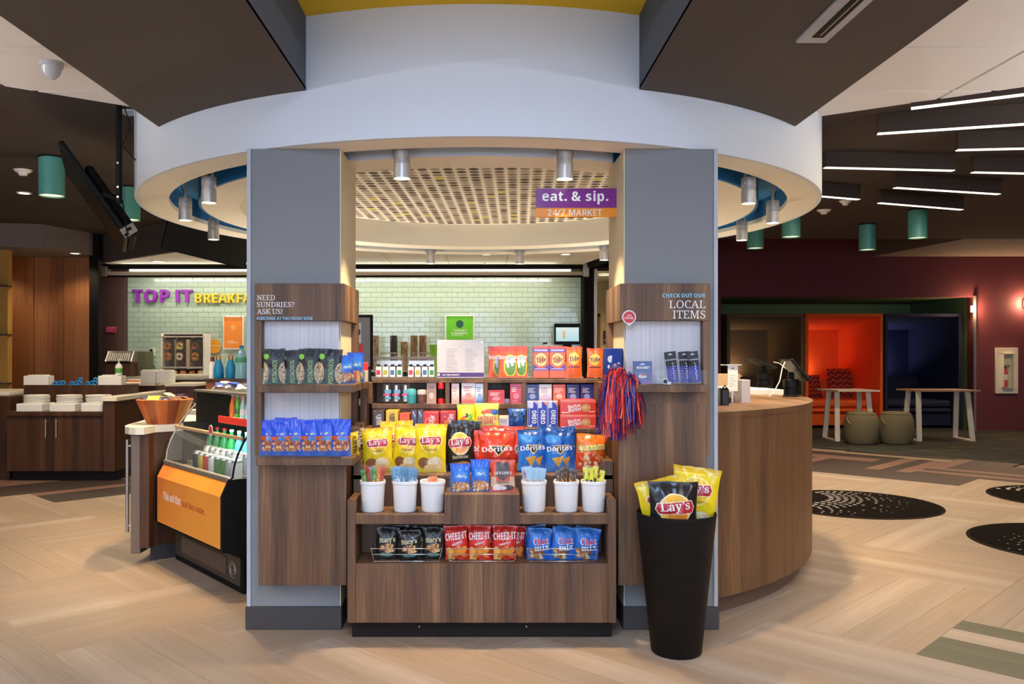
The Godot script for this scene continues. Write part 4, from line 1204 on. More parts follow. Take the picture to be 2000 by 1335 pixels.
func shelf_goods() -> void:
	define_goods()
	var gy := "yellow crisp bags on the display stand"
	bag("crisp_bag", "crisps_yellow", 779, 921, 4.40, 66, 100, "yellow crisp bag half hidden behind the front yellow bags on the stand", "snack bag", gy, 0.05, 0.1)
	bag("crisp_bag", "crisps_yellow", 738, 923, 4.33, 62, 88, "leftmost yellow crisp bag on the display stand", "snack bag", gy, 0.02, 0.12)
	bag("crisp_bag", "crisps_yellow", 791, 922, 4.345, 58, 92, "middle yellow crisp bag on the display stand", "snack bag", gy, -0.09, -0.1)
	bag("crisp_bag", "crisps_yellow", 840, 925, 4.31, 64, 98, "yellow crisp bag on the stand next to the black bag", "snack bag", gy, -0.02, 0.0)
	bag("crisp_bag", "crisps_black", 900, 924, 4.345, 60, 97, "black crisp bag on the display stand between yellow and red bags", "snack bag", "", 0.03, 0.05)
	bag("crisp_bag", "crisps_black", 905, 924, 4.41, 58, 103, "black crisp bag behind the front black one on the stand", "snack bag", "", -0.05, 0.0)
	var gr := "red tortilla chip bags on the display stand"
	bag("chip_bag", "tortilla_red", 982, 924, 4.415, 88, 92, "red tortilla chip bag standing at the back of the red group", "snack bag", gr, 0.0, -0.1)
	bag("chip_bag", "tortilla_red", 942, 924, 4.375, 50, 84, "red tortilla chip bag mostly hidden at left of the red group", "snack bag", gr, -0.02, 0.15)
	bag("chip_bag", "tortilla_red", 1003, 924, 4.375, 52, 84, "red tortilla chip bag turned at right of the red group", "snack bag", gr, -0.05, -0.45)
	bag("chip_bag", "tortilla_red", 971, 924, 4.325, 76, 83, "front red tortilla chip bag in the middle of the stand", "snack bag", gr, 0.0, 0.05)
	var gb := "blue tortilla chip bags on the display stand"
	bag("chip_bag", "tortilla_blue", 1066, 922, 4.42, 66, 90, "blue tortilla chip bag at the back behind two front blue bags", "snack bag", gb, -0.2, 0.0)
	bag("chip_bag", "tortilla_blue", 1104, 922, 4.41, 62, 88, "blue tortilla chip bag at the back near the orange bag", "snack bag", gb, 0.14, -0.1)
	bag("chip_bag", "tortilla_blue", 1040, 919, 4.32, 60, 80, "front left blue tortilla chip bag next to the red bags", "snack bag", gb, 0.0, 0.1)
	bag("chip_bag", "tortilla_blue", 1094, 920, 4.325, 62, 80, "front right blue tortilla chip bag next to the orange bag", "snack bag", gb, 0.03, 0.0)
	bag("puffs_bag", "puffs_orange", 1151, 921, 4.33, 62, 74, "orange cheese puff bag at the right end of the stand", "snack bag", "", -0.08, 0.0)
	tray("long clear guard before the crisp bags, left of the nut packs", 706, 874, 907, 931, 4.225, 4.41)
	tray("long clear guard before the blue chip bags, right of the jerky", 1016, 1180, 907, 931, 4.225, 4.41)
	# centre block
	bag("nut_bag", "mix_blue", 899, 963.5, 4.08, 41, 59, "left blue trail mix pouch on the centre block of the stand", "snack bag", "blue trail mix pouches on the centre block")
	bag("nut_bag", "mix_blue", 938, 963.5, 4.08, 38, 67, "right taller blue trail mix pouch on the centre block beside the jerky", "snack bag", "blue trail mix pouches on the centre block")
	bag("jerky_bag", "jerky", 982, 963.5, 4.08, 50, 66, "red and brown jerky pouch on the centre block", "snack bag")
	tray("low clear guard on the centre block around the trail mix and jerky", 876, 1007, 929, 964.5, 4.02, 4.19)
	# white tubs of bars
	var tubs := [[728, ["bar_green", "bar_red", "bar_pale", "bar_green", "bar_orange", "bar_red"], "white tub of green and red bars, far left on the stand"], [791, ["bar_steel", "bar_steel", "bar_pale", "bar_steel"], "white tub of blue foil bars, second from left on the stand"], [845, ["bar_orange", "bar_orange"], "nearly empty white tub with two orange bars beside the centre block"], [1043, ["bar_pale", "bar_pale", "bar_pale"], "white tub of pale blue bars right of the centre block"], [1106, ["bar_dark", "bar_dark", "bar_dark", "bar_dark", "bar_dark"], "white tub of dark wrapped bars, second from right on the stand"], [1159, ["bar_lime", "bar_lime", "bar_lime", "bar_lime"], "white tub of lime yellow bars at the right end of the stand"]]
	var proto: Node3D = null
	var r := RandomNumberGenerator.new()
	r.seed = 77
	for t in tubs:
		var z := 4.095
		var p := Vector3(px(t[0], z), 0.594, -z)
		if proto == null:
			proto = thing("tub", t[2], "tub", p, 0, "white tubs of bars on the stand")
			part("cup", MB.new().lathe([Vector2(0, 0.0), Vector2(0.05, 0.0), Vector2(0.0535, 0.006), Vector2(0.0585, 0.128), Vector2(0.0615, 0.131), Vector2(0.0625, 0.141), Vector2(0.0605, 0.147), Vector2(0.057, 0.144), Vector2(0.051, 0.012), Vector2(0, 0.008)], 40, Vector3.ZERO, 35.0), M.white_gloss, proto)
		else:
			dup(proto, "tub", t[2], p)
		var n: int = t[1].size()
		for i in n:
			var k: String = t[1][i]
			var wide: float = 0.052 if k in ["bar_steel", "bar_pale"] and t[0] != 728 else 0.026
			var u: float = ((i + 0.5) / n - 0.5) * 2.0
			if n == 2:
				u *= 0.4
			var top := 0.185 + r.randf() * 0.02
			if k == "bar_orange" and n == 2:
				top = 0.155
			if k == "bar_dark":
				top = 0.2 - 0.02 * u * u
			var o := thing("snack_bar", "%s in the %s, %s from its left" % [BARS[k], TUBN[t[0]], ["first", "second", "third", "fourth", "fifth", "sixth"][i]], "snack bar", p + Vector3(u * 0.024, 0.012, 0.012 - 0.02 * (i % 3)), 0, "bars in the white tubs")
			o.basis = Basis(Vector3(0, 0, 1), -u * 0.16) * Basis(Vector3.RIGHT, 0.03 + 0.05 * (i % 2)) * Basis(Vector3.UP, r.randf_range(-0.35, 0.35) * (0.3 if wide > 0.04 else 1.0))
			part("wrapper", bag_mesh(wide, top, 0.012, i + 40, 8, 14), M[k], o)
			if t[0] == 1043 and i == 0:
				word("CLIF", "bold", 0.03, 0.012, mat("print_red", H("b81c28"), 0.5), o, at(-0.012, 0.165, 0.0078, Vector3(0, 0, PI / 2)), 0.0006)
	# wire baskets in the low niche
	var bk: Node3D = null
	for q in [[795, "wire basket of black pita chip bags in the low niche"], [941, "wire basket of red cracker bags in the low niche"], [1097, "wire basket of blue snack mix bags in the low niche"]]:
		var p := Vector3(px(q[0], 4.05), 0.362, -4.05)
		if bk == null:
			bk = thing("wire_basket", q[1], "basket", p, 0, "wire baskets in the low niche")
			var w := 0.168
			var fr := MB.new()
			var zf := 0.03
			for y in [[0.066, w, zf], [0.038, w - 0.007, zf - 0.004], [0.004, w - 0.014, zf - 0.008]]:
				fr.tube([Vector3(-y[1], y[0], -0.12), Vector3(-y[1], y[0], y[2]), Vector3(y[1], y[0], y[2]), Vector3(y[1], y[0], -0.12)], 0.0022, 6)
			part("rails", fr, M.chrome, bk)
			var ps := MB.new()
			for sx in [-1.0, 1.0]:
				for zz in [0.0, -0.12]:
					ps.tube([Vector3(sx * (w - 0.014), 0.002, zz + (zf - 0.008 if zz == 0.0 else 0.0)), Vector3(sx * w, 0.066, zz + (zf if zz == 0.0 else 0.0))], 0.0022, 6)
			part("uprights", ps, M.chrome, bk)
			var fl := MB.new()
			for i in 6:
				fl.tube([Vector3(-0.15 + 0.06 * i, 0.003, 0.022), Vector3(-0.15 + 0.06 * i, 0.003, -0.12)], 0.0018, 5)
			part("floor_wires", fl, M.chrome, bk)
		else:
			dup(bk, "wire_basket", q[1], p)
	var g1 := "black pita chip bags in the low niche"
	bag("pita_bag", "pita_black", 778, 1094, 4.16, 46, 68, "black pita chip bag behind the front row in the niche, left", "snack bag", g1, 0.04)
	bag("pita_bag", "pita_black", 826, 1094, 4.16, 46, 66, "black pita chip bag behind the front row in the niche, right", "snack bag", g1, -0.05)
	bag("pita_bag", "pita_black", 754, 1096, 4.085, 46, 66, "leftmost black pita chip bag in the wire basket", "snack bag", g1, -0.06, 0.1)
	bag("pita_bag", "pita_black", 800, 1097, 4.075, 46, 62, "middle black pita chip bag in the wire basket", "snack bag", g1, 0.02)
	bag("pita_bag", "pita_black", 845, 1096, 4.085, 44, 66, "black pita chip bag in the wire basket, nearest the red bags", "snack bag", g1, -0.03)
	var g2 := "red cracker bags in the low niche"
	bag("cracker_bag", "cracker_red", 1003, 1094, 4.15, 40, 68, "red cracker bag behind the front row, nearest the blue bags", "snack bag", g2, -0.08, -0.1)
	bag("cracker_bag", "cracker_red", 950, 1094, 4.16, 46, 70, "red cracker bag at the back, between the front ones", "snack bag", g2, -0.02)
	bag("cracker_bag", "cracker_red", 894, 1096, 4.085, 48, 70, "leftmost red cracker bag in the wire basket", "snack bag", g2, 0.07)
	bag("cracker_bag", "cracker_red", 936, 1096, 4.075, 46, 70, "middle red cracker bag in the wire basket", "snack bag", g2, 0.0, -0.1)
	bag("cracker_bag", "cracker_red", 984, 1096, 4.08, 50, 70, "front right red cracker bag in the wire basket", "snack bag", g2, -0.03)
	var g3 := "blue snack mix bags in the low niche"
	bag("mix_bag", "mix_bag", 1050, 1094, 4.16, 46, 68, "blue snack mix bag at the back left of the niche", "snack bag", g3, 0.1)
	bag("mix_bag", "mix_bag", 1105, 1094, 4.165, 46, 68, "blue snack mix bag at the back middle of the niche", "snack bag", g3, -0.1)
	bag("mix_bag", "mix_bag", 1138, 1094, 4.16, 44, 66, "blue snack mix bag at the back right of the niche", "snack bag", g3, -0.15)
	bag("mix_bag", "mix_bag", 1053, 1097, 4.08, 50, 66, "front left blue snack mix bag in the wire basket", "snack bag", g3, -0.04)
	bag("mix_bag", "mix_bag", 1097, 1097, 4.075, 50, 68, "front middle blue snack mix bag in the wire basket", "snack bag", g3, -0.12, 0.15)
	bag("mix_bag", "mix_bag", 1143, 1097, 4.085, 52, 66, "front right blue snack mix bag in the wire basket", "snack bag", g3, -0.1)
	# sweets tier
	carton("candy_box", "candy_brown", 742, 833.5, 4.48, 22, 34, 0.12, "brown chocolate sweets box at the left end of the sweets tier", "candy")
	carton("candy_box", "candy_yellow", 768, 833.5, 4.48, 24, 34, 0.12, "yellow peanut sweets box beside the brown box", "candy")
	carton("candy_box", "candy_orange", 792, 833.5, 4.48, 20, 28, 0.12, "orange peanut butter cup box on the sweets tier", "candy")
	carton("candy_bar", "candy_dark", 809, 833.5, 4.48, 11, 34, 0.02, "dark chocolate bar standing by the orange box", "candy", "dark chocolate bars on the sweets tier", 0.0, 0.08)
	carton("candy_bar", "candy_dark", 821, 833.5, 4.48, 11, 34, 0.02, "dark chocolate bar standing next to the red wafer box", "candy", "dark chocolate bars on the sweets tier", 0.0, 0.08)
	carton("candy_box", "candy_red", 843, 833.5, 4.48, 31, 31, 0.12, "bright red wafer bar box on the sweets tier", "candy")
	carton("candy_box", "candy_crimson", 876, 833.5, 4.48, 30, 32, 0.12, "dark red fruit sweets box with white sideways lettering", "candy")
	bag("candy_bag", "sour_bag", 911, 833.5, 4.5, 38, 44, "yellow and green sour sweets bag on the sweets tier", "candy")
	bag("candy_bag", "fish_bag", 951, 835, 4.47, 48, 48, "yellow fish sweets bag in the middle of the sweets tier", "candy")
	var mc := carton("candy_carton", "pack_white", 984, 833.5, 4.5, 19, 17, 0.05, "small white carton with pink slanted top on the sweets tier", "candy")
	part("flap", MB.new().box(Vector3(0, py(814, 4.5) - py(833.5, 4.5) , -0.01), Vector3(0.05, 0.003, 0.05), 0.001), mat("flap_pink", H("d8a098"), 0.5), mc, at(0, 0.0, 0, Vector3(0.3, 0, 0)))
	bag("snack_bag", "snack_navy", 1010, 833.5, 4.5, 36, 36, "dark blue snack bag beside the blue cookie sleeves", "snack bag", "", 0.0, -0.1)
	for i in 4:
		carton("cookie_pack", "cookie_blue", [1037, 1042, 1059, 1079][i] + 0.0, 833.5, [4.54, 4.52, 4.5, 4.48][i], [14, 18, 19, 19][i], 51, 0.05, ["narrow blue cookie sleeve at the back left of the blue sleeves", "blue cookie sleeve, left of the three in front", "blue cookie sleeve, middle of the three in front", "blue cookie sleeve beside the red cookie boxes"][i], "cookies", "blue cookie sleeves on the sweets tier")
	carton("cookie_box", "cookie_red", 1126, 834, 4.47, 70, 27, 0.14, "lower red peanut butter cookie box of the stack", "cookies", "red cookie boxes")
	carton("cookie_box", "cookie_red", 1126, 806.5, 4.475, 70, 28, 0.14, "upper red peanut butter cookie box of the stack", "cookies", "red cookie boxes")
	# medicine tier
	var z4 := 4.642
	for i in 3:
		var o := thing("travel_pack", ["left", "middle", "right"][i] + " clear packet with a white tube on the medicine shelf", "packet", P(756 + i * 18, 787.5, z4), 0, "clear travel packets on the medicine shelf")
		part("sleeve", MB.new().box(Vector3(0, 0.055, 0), Vector3(0.046, 0.11, 0.022), 0.003), M.acrylic, o)
		part("tube", MB.new().lathe([Vector2(0.0, 0.012), Vector2(0.011, 0.012), Vector2(0.012, 0.07), Vector2(0.007, 0.076), Vector2(0.007, 0.1), Vector2(0, 0.1)], 12), M.white_gloss, o)
		part("print", MB.new().box(Vector3(0.006, 0.066, 0.0118), Vector3(0.034, 0.02, 0.0006), 0).box(Vector3(0.006, 0.03, 0.0118), Vector3(0.03, 0.014, 0.0006), 0), mat(["print_sky", "print_sky", "print_sky"][i], H("6aa8c8"), 0.5), o)
		part("print", MB.new().box(Vector3(0.0, 0.048, 0.0118), Vector3(0.038, 0.009, 0.0006), 0), mat("print_pink", H("d8428a"), 0.5), o)
	var d1 := thing("deodorant", "teal deodorant stick on the medicine shelf", "toiletry", P(804, 787.5, z4))
	part("stick", MB.new().lathe([Vector2(0, 0), Vector2(0.025, 0), Vector2(0.027, 0.01), Vector2(0.027, 0.05), Vector2(0, 0.05)], 20), mat("teal_plastic", H("3aa0a0"), 0.35), d1)
	part("cap", MB.new().lathe([Vector2(0.026, 0.05), Vector2(0.026, 0.07), Vector2(0.02, 0.08), Vector2(0, 0.083)], 20), mat("teal_cap", H("58b4b4"), 0.35), d1)
	var d2 := thing("deodorant", "grey and maroon deodorant can with white top on the medicine shelf", "toiletry", P(824, 787.5, z4))
	part("can", MB.new().lathe([Vector2(0, 0), Vector2(0.024, 0), Vector2(0.025, 0.006), Vector2(0.025, 0.05), Vector2(0, 0.05)], 20), mat("can_maroon", H("6a4a44"), 0.35), d2)
	part("cap", MB.new().lathe([Vector2(0.025, 0.05), Vector2(0.025, 0.07), Vector2(0.021, 0.076), Vector2(0, 0.077)], 20), mat("cap_silver", H("c8c4bc"), 0.35), d2)
	carton("comb_card", "pack_tan", 843, 788, z4, 19, 42, 0.02, "tall tan card pack between the deodorant and the glue-like stick", "packet")
	var gs := thing("lip_stick", "red and black upright stick with red cap on the medicine shelf", "toiletry", P(861.5, 788, z4))
	part("barrel", MB.new().cyl(Vector3.ZERO, 0.0165, 0.03, 16), M.red, gs)
	part("barrel", MB.new().cyl(Vector3(0, 0.03, 0), 0.0165, 0.05, 16), M.black, gs)
	part("cap", MB.new().cyl(Vector3(0, 0.08, 0), 0.0165, 0.035, 16, 0.016, 0.003), M.red, gs)
	for q in [["pack_pink", 889.5, 15, 40, "slim white and pink medicine box on the medicine shelf"], ["pack_red", 915, 27, 42, "white and red throat medicine box on the medicine shelf"], ["pack_blue", 936.5, 15, 40, "white and blue medicine box on the medicine shelf"], ["pack_crimson", 969, 33, 27, "wide crimson medicine pouch between the shelf dividers"], ["pack_rose", 1008, 24, 40, "tall rose red medicine card between the shelf dividers"]]:
		carton("medicine_box", q[0], q[1], 788, z4, q[2], q[3], 0.03, q[4], "medicine", "medicine boxes")
	carton("cream_box", "pack_white", 990, 788, 4.69, 10, 10, 0.03, "tiny cream coloured box between two red medicine packs", "medicine")
	for q in [["pack_navy", 1040, "navy gum pouch above the blue cookie sleeves"], ["pack_lilac", 1065, "white and lilac gum pouch with a gold badge"], ["pack_coral", 1092, "orange gum pouch in the middle of the gum row"], ["pack_navy", 1119, "navy gum pouch right of the orange one"], ["pack_navy", 1146, "navy gum pouch at the right end beside the pom-pom"]]:
		carton("gum_pouch", q[0], q[1], 788, z4, 25, 38, 0.02, q[2], "gum", "gum pouches on the medicine shelf")
	# top shelf
	var zt := 4.66
	for i in 2:
		var o := thing("travel_kit", ["clear travel kit with four small bottles at the left end of the top shelf", "clear travel kit with four small bottles beside the silver price board"][i], "travel kit", P([760, 823][i], 737.5, zt), 0, "clear travel kits on the top shelf")
		part("pouch", MB.new().box(Vector3(0, 0.062, 0.0), Vector3(0.165, 0.124, 0.05), 0.006), M.acrylic, o)
		part("zip", MB.new().box(Vector3(0, 0.108, 0.026), Vector3(0.15, 0.014, 0.004), 0.001).tube([Vector3(-0.05, 0.124, 0), Vector3(-0.04, 0.135, 0), Vector3(0.04, 0.135, 0), Vector3(0.05, 0.124, 0)], 0.003, 6), mat("zip_grey", H("5a544c"), 0.4), o)
		part("backing", MB.new().box(Vector3(0, 0.08, -0.014), Vector3(0.14, 0.03, 0.004), 0.001), mat("foil", H("a8a49c"), 0.25, 0.6), o)
		for j in 4:
			var x := -0.057 + 0.038 * j
			var bt := part("bottle", MB.new().box(Vector3(x, 0.032, 0.004), Vector3(0.031, 0.06, 0.022), 0.005), M.white_gloss, o)
			part("cap", MB.new().cyl(Vector3(x, 0.062, 0.004), 0.009, 0.012, 10), M.black, bt)
			part("sticker", MB.new().box(Vector3(x, 0.03, 0.0156), Vector3(0.02, 0.026, 0.0006), 0), mat("sticker_%d" % j, [H("c8303a"), H("b8b030"), H("2a6ab0"), H("2a8a4a")][j], 0.5), bt)
	var ps := thing("price_board", "silver board with two printed columns and purple footer on the top shelf", "sign", P(899.5, 737.5, 4.63))
	var pw := 92 * 4.63 / K
	var ph := 74 * 4.63 / K
	var pic := Pic.new(184, 148, H("c9c6c8"))
	var r3 := RandomNumberGenerator.new()
	r3.seed = 4
	pic.rect(0.46, 0.17, 0.06, 0.012, H("5a5860")).lines(r3, 0.2, 0.24, 0.26, 16, 0.038, H("6a686e"), 0.012).lines(r3, 0.6, 0.24, 0.26, 16, 0.038, H("6a686e"), 0.012).rect(0, 0.86, 1, 0.12, H("4a2a72")).rect(0.02, 0.885, 0.05, 0.07, H("e8e0f0"))
	part("plate", pbox(pw, ph, 0.006), paint("price_print", pic, 0.35), ps)
	word("EAT AND MARKET", "bold", pw * 0.36, 0.008, M.text_white, ps, at(-pw * 0.2, ph * 0.08, 0.0032), 0.0005)
	for x in [-0.45, 0.45]:
		part("screw", MB.new().cyl(Vector3(), 0.004, 0.003, 8), M.chrome, ps, Transform3D(Basis(Vector3.RIGHT, PI / 2), Vector3(x * pw, ph * 0.94, 0.002)))
	part("easel", MB.new().box(Vector3(0, 0.03, -0.03), Vector3(0.12, 0.003, 0.06), 0.001).box(Vector3(0, 0.05, -0.012), Vector3(0.12, 0.1, 0.003), 0.001), M.acrylic, ps)
	for i in 3:
		bag("sheets_bag", "sheets_bag", [971, 992, 1014][i] + 0.0, 737, [4.70, 4.66, 4.685][i], [36, 38, 34][i], 61, ["orange dryer sheet pouch at the left, partly hidden", "orange dryer sheet pouch in front of the other two", "orange dryer sheet pouch at the right beside the detergent boxes"][i], "laundry pack", "orange dryer sheet pouches", 0.0, 0.0, 0.03)
	carton("detergent_box", "soap_box", 1056, 737.5, zt, 31, 62, 0.06, "left orange and purple detergent box on the top shelf", "laundry pack", "detergent boxes")
	carton("detergent_box", "soap_box", 1088, 737.5, zt, 31, 62, 0.06, "right orange and purple detergent box on the top shelf", "laundry pack", "detergent boxes")
	bag("detergent_pouch", "soap_pouch", 1121, 737.5, zt, 33, 61, "orange detergent pouch beside the two detergent boxes", "laundry pack", "", 0, 0, 0.02)
	bag("detergent_pouch", "soap_pouch", 1162, 737, 4.66, 32, 57, "orange detergent pouch standing beside the blue wristband and pom-pom", "laundry pack", "", 0, 0, 0.02)


const BARS := {"bar_green": "green wrapped bar", "bar_red": "red wrapped bar", "bar_pale": "pale blue wrapped bar", "bar_orange": "orange wrapped bar", "bar_steel": "steel blue foil bar", "bar_dark": "dark wrapped nut bar", "bar_lime": "lime yellow wrapped bar"}
const TUBN := {728: "leftmost white tub", 791: "second white tub from the left", 845: "white tub left of the centre block", 1043: "third white tub from the right", 1106: "second white tub from the right", 1159: "rightmost white tub"}


# ---------------------------------------------------------------- goods on the two hung units, and the bin
func side_goods() -> void:
	var gp := "black pistachio pouches on the upper left shelf"
	for i in 4:
		bag("pistachio_bag", "pistachio", [535, 570, 604, 643][i] + 0.0, 750.5, [4.08, 4.1, 4.08, 4.07][i], [44, 44, 44, 48][i], [70, 67, 70, 69][i], ["leftmost black pistachio pouch on the upper left shelf", "second black pistachio pouch from the left post", "third black pistachio pouch from the left post", "rightmost black pistachio pouch, beside the small blue pouches"][i], "snack bag", gp, [0.0, 0.03, 0.0, -0.04][i], 0.0, 0.03)
	bag("nut_pouch", "mix_blue", 677, 749, 4.10, 36, 56, "small blue pouch on the upper left shelf beside the pistachios", "snack bag", "small blue pouches on the upper left shelf", 0.05, 0.5, 0.03)
	bag("nut_pouch", "mix_blue", 694, 746, 4.25, 36, 58, "small blue pouch on the upper left shelf farther back", "snack bag", "small blue pouches on the upper left shelf", -0.03, 0.6, 0.03)
	var gr := thing("gum_rack", "small clear rack of mint packs at the right end of the upper left shelf", "rack", Vector3(-0.632, 1.203, -4.24), 1.15)
	part("rack", MB.new().box(Vector3(0, 0.034, 0.016), Vector3(0.22, 0.068, 0.003), 0.001).box(Vector3(0, 0.002, 0), Vector3(0.22, 0.003, 0.03), 0.001), M.acrylic, gr)
	for i in 6:
		part("mint_pack", MB.new().box(Vector3(-0.09 + 0.036 * i, 0.032, 0.002), Vector3(0.03, 0.056, 0.014), 0.002), mat("mint_%d" % (i % 4), [H("4a8a7a"), H("d8c8b4"), H("b84a4a"), H("c8b070")][i % 4], 0.4), gr)
	solo("red_card", MB.new().box(Vector3(0, 0.05, 0), Vector3(0.045, 0.1, 0.008), 0.002), M.red, "red card pack standing at the corner of the upper left shelf", "packet", Vector3(-0.625, 1.203, -4.48), 0.3)
	tray("clear guard before the pistachio pouches on the upper left shelf", 509, 682, 719, 750.5, 4.02, 4.15)
	var gb := "blue nut bags on the lower left shelf"
	for i in 7:
		bag("nut_bag", "nuts_blue", [529, 550, 575, 606, 636, 666, 560][i] + 0.0, 893, [4.10, 4.09, 4.085, 4.075, 4.07, 4.06, 4.12][i], [44, 44, 44, 42, 42, 40, 44][i], [74, 73, 74, 74, 75, 75, 78][i], ["leftmost blue nut bag on the lower left shelf", "second blue nut bag from the left post", "third blue nut bag from the left post", "fourth blue nut bag from the left post", "fifth blue nut bag from the left post", "rightmost blue nut bag on the lower left shelf, fully visible", "blue nut bag at the back of the row, only its top showing"][i], "snack bag", gb, [0.0, 0.02, 0.0, -0.02, 0.03, 0.0, 0.03][i], 0.0, 0.03)
	tray("clear guard before the blue nut bags on the lower left shelf", 506, 684, 866, 893.5, 4.02, 4.15)
	for i in 3:
		bag("sweets_pouch", "candy_brown" if i != 0 else "candy_yellow", [690, 694, 704][i] + 0.0, [890, 884, 878][i] + 0.0, [4.13, 4.22, 4.34][i], 34, [46, 54, 56][i], ["yellow sweets pouch at the corner of the lower left shelf", "brown sweets pouch behind the yellow one on the lower left shelf", "brown sweets pouch farthest back on the lower left shelf"][i], "candy", "sweets pouches on the lower left shelf", 0.0, 1.0, 0.05)
	# right unit
	carton("magnet_card", "magnet", 1255, 751, 4.06, 37, 46, 0.003, "navy magnet card beside the pom-pom on the right shelf", "packet", "", 0.0, 0.05)
	var kr := thing("keychain", "white and black team keychain with ring lying on the right shelf", "keychain", P(1297, 751, 4.06))
	part("ring", MB.new().tube(circle(Vector3(-0.012, 0.028, 0), 0.014), 0.0015, 5), M.chrome, kr)
	part("charm", MB.new().prism(drop(0.014, 0.018), -0.003, 0.003), M.white, kr, at(0.005, 0.016, 0.0, Vector3(0, 0, 0.8)))
	part("charm", MB.new().prism(drop(0.01, 0.013), 0.003, 0.0045), M.black, kr, at(0.005, 0.016, 0.0, Vector3(0, 0, 0.8)))
	part("fob", MB.new().box(Vector3(0.024, 0.008, 0.004), Vector3(0.018, 0.014, 0.004), 0.001), M.white, kr)
	part("cord", MB.new().tube([Vector3(-0.03, 0.03, 0), Vector3(-0.012, 0.042, 0), Vector3(0.006, 0.034, 0)], 0.0015, 5), M.steel, kr)
	for i in 3:
		var o := thing("pen_pack", ["navy pen pack standing alone on the right shelf", "navy pen pack in the middle of the pen packs", "navy pen pack against the right post"][i], "pens", P([1317, 1341, 1360][i], 751, [4.07, 4.075, 4.05][i]), 0, "pen packs on the right shelf")
		o.rotation.z = [0.13, 0.07, 0.12][i]
		o.rotation.x = -0.05
		var wp := 0.056
		var dots := MB.new()
		for j in 7:
			dots.box(Vector3(0.004 + 0.002 * (j % 2), 0.03 + 0.012 * j, 0.0076), Vector3(0.006, 0.005, 0.0006), 0)
		for j in 5:
			var x := -0.021 + 0.0105 * j
			var q := part("pen", MB.new().cyl(Vector3(x, 0.012, 0), 0.0045, 0.106, 8), mat("pen_blue", H("2022a4"), 0.35), o)
			part("tip", MB.new().cyl(Vector3(x, 0.0, 0), 0.0015, 0.012, 8, 0.0045), M.steel, q)
			part("grip", MB.new().cyl(Vector3(x, 0.09, 0), 0.0048, 0.027, 8), M.black, q)
		part("card", MB.new().box(Vector3(0, 0.142, -0.001), Vector3(wp, 0.036, 0.003), 0.001), mat("card_black", H("23232c"), 0.5), o)
		part("hang_hole", MB.new().prism(PackedVector2Array([Vector2(-0.012, 0.144), Vector2(0.012, 0.144), Vector2(0, 0.152)]), 0.0008, 0.0016), M.white, o)
		part("sleeve", MB.new().box(Vector3(0, 0.066, 0), Vector3(wp, 0.118, 0.014), 0.002), M.acrylic, o)
		part("print_dots", dots, M.text_white, o)
	tray("clear guard before the pens on the right shelf", 1240, 1381, 722, 751.5, 4.02, 4.14)
	pompom()
	# wristband box behind
	var wb := thing("wristband", "navy wristband with white marks standing on the top shelf behind the pom-pom", "wristband", Vector3(px(1197, 4.2), 1.203, -4.2))
	wb.scale = Vector3(1.1, 1.26, 1.1)
	part("band", MB.new().lathe([Vector2(0.042, 0), Vector2(0.045, 0.004), Vector2(0.046, 0.08), Vector2(0.044, 0.135), Vector2(0.04, 0.137), Vector2(0.04, 0.0), Vector2(0.042, 0)], 28, Vector3.ZERO, 40.0), mat("towel_navy", H("26418c"), 0.95), wb)
	part("mark", MB.new().cyl(Vector3(), 0.014, 0.003, 14), M.white, wb, at(-0.016, 0.095, 0.041, Vector3(PI / 2, 0, 0)))
	part("mark", MB.new().cyl(Vector3(), 0.008, 0.003, 14), M.white, wb, at(0.018, 0.075, 0.04, Vector3(PI / 2, 0, 0)))
	part("mark", MB.new().cyl(Vector3(), 0.008, 0.003, 14), M.white, wb, at(-0.022, 0.065, 0.038, Vector3(PI / 2, 0, 0)))
	# tall bin with three bags
	var bn := thing("bin", "tall tapered black bin on the floor holding three crisp bags", "bin", Vector3(0.879, 0, -3.852))
	part("shell", MB.new().lathe([Vector2(0, 0), Vector2(0.106, 0), Vector2(0.113, 0.008), Vector2(0.177, 0.62), Vector2(0.179, 0.627), Vector2(0.1765, 0.634), Vector2(0.172, 0.63), Vector2(0.108, 0.02), Vector2(0, 0.02)], 56, Vector3.ZERO, 40.0), mat("bin_black", H("1a1613"), 0.55), bn)
	M.bin_black.metallic_specular = 0.25
	bag("crisp_bag", "crisps_yellow", 1303, 1038, 3.88, 94, 106, "yellow crisp bag leaning left in the tall black bin", "snack bag", "yellow crisp bags in the tall black bin", 0.19, 0.1, 0.0)
	bag("crisp_bag", "crisps_yellow", 1350, 1038, 3.885, 92, 128, "yellow crisp bag leaning right in the tall black bin", "snack bag", "yellow crisp bags in the tall black bin", -0.1, -0.25, 0.0)
	bag("crisp_bag", "crisps_black", 1315, 1068, 3.80, 100, 128, "black crisp bag in front in the tall black bin", "snack bag", "", 0.0, 0.05, 0.0)


func circle(o: Vector3, r: float, n := 20) -> Array:
	var a := []
	for i in n + 1:
		a.append(o + Vector3(cos(TAU * i / n), sin(TAU * i / n), 0) * r)
	return a


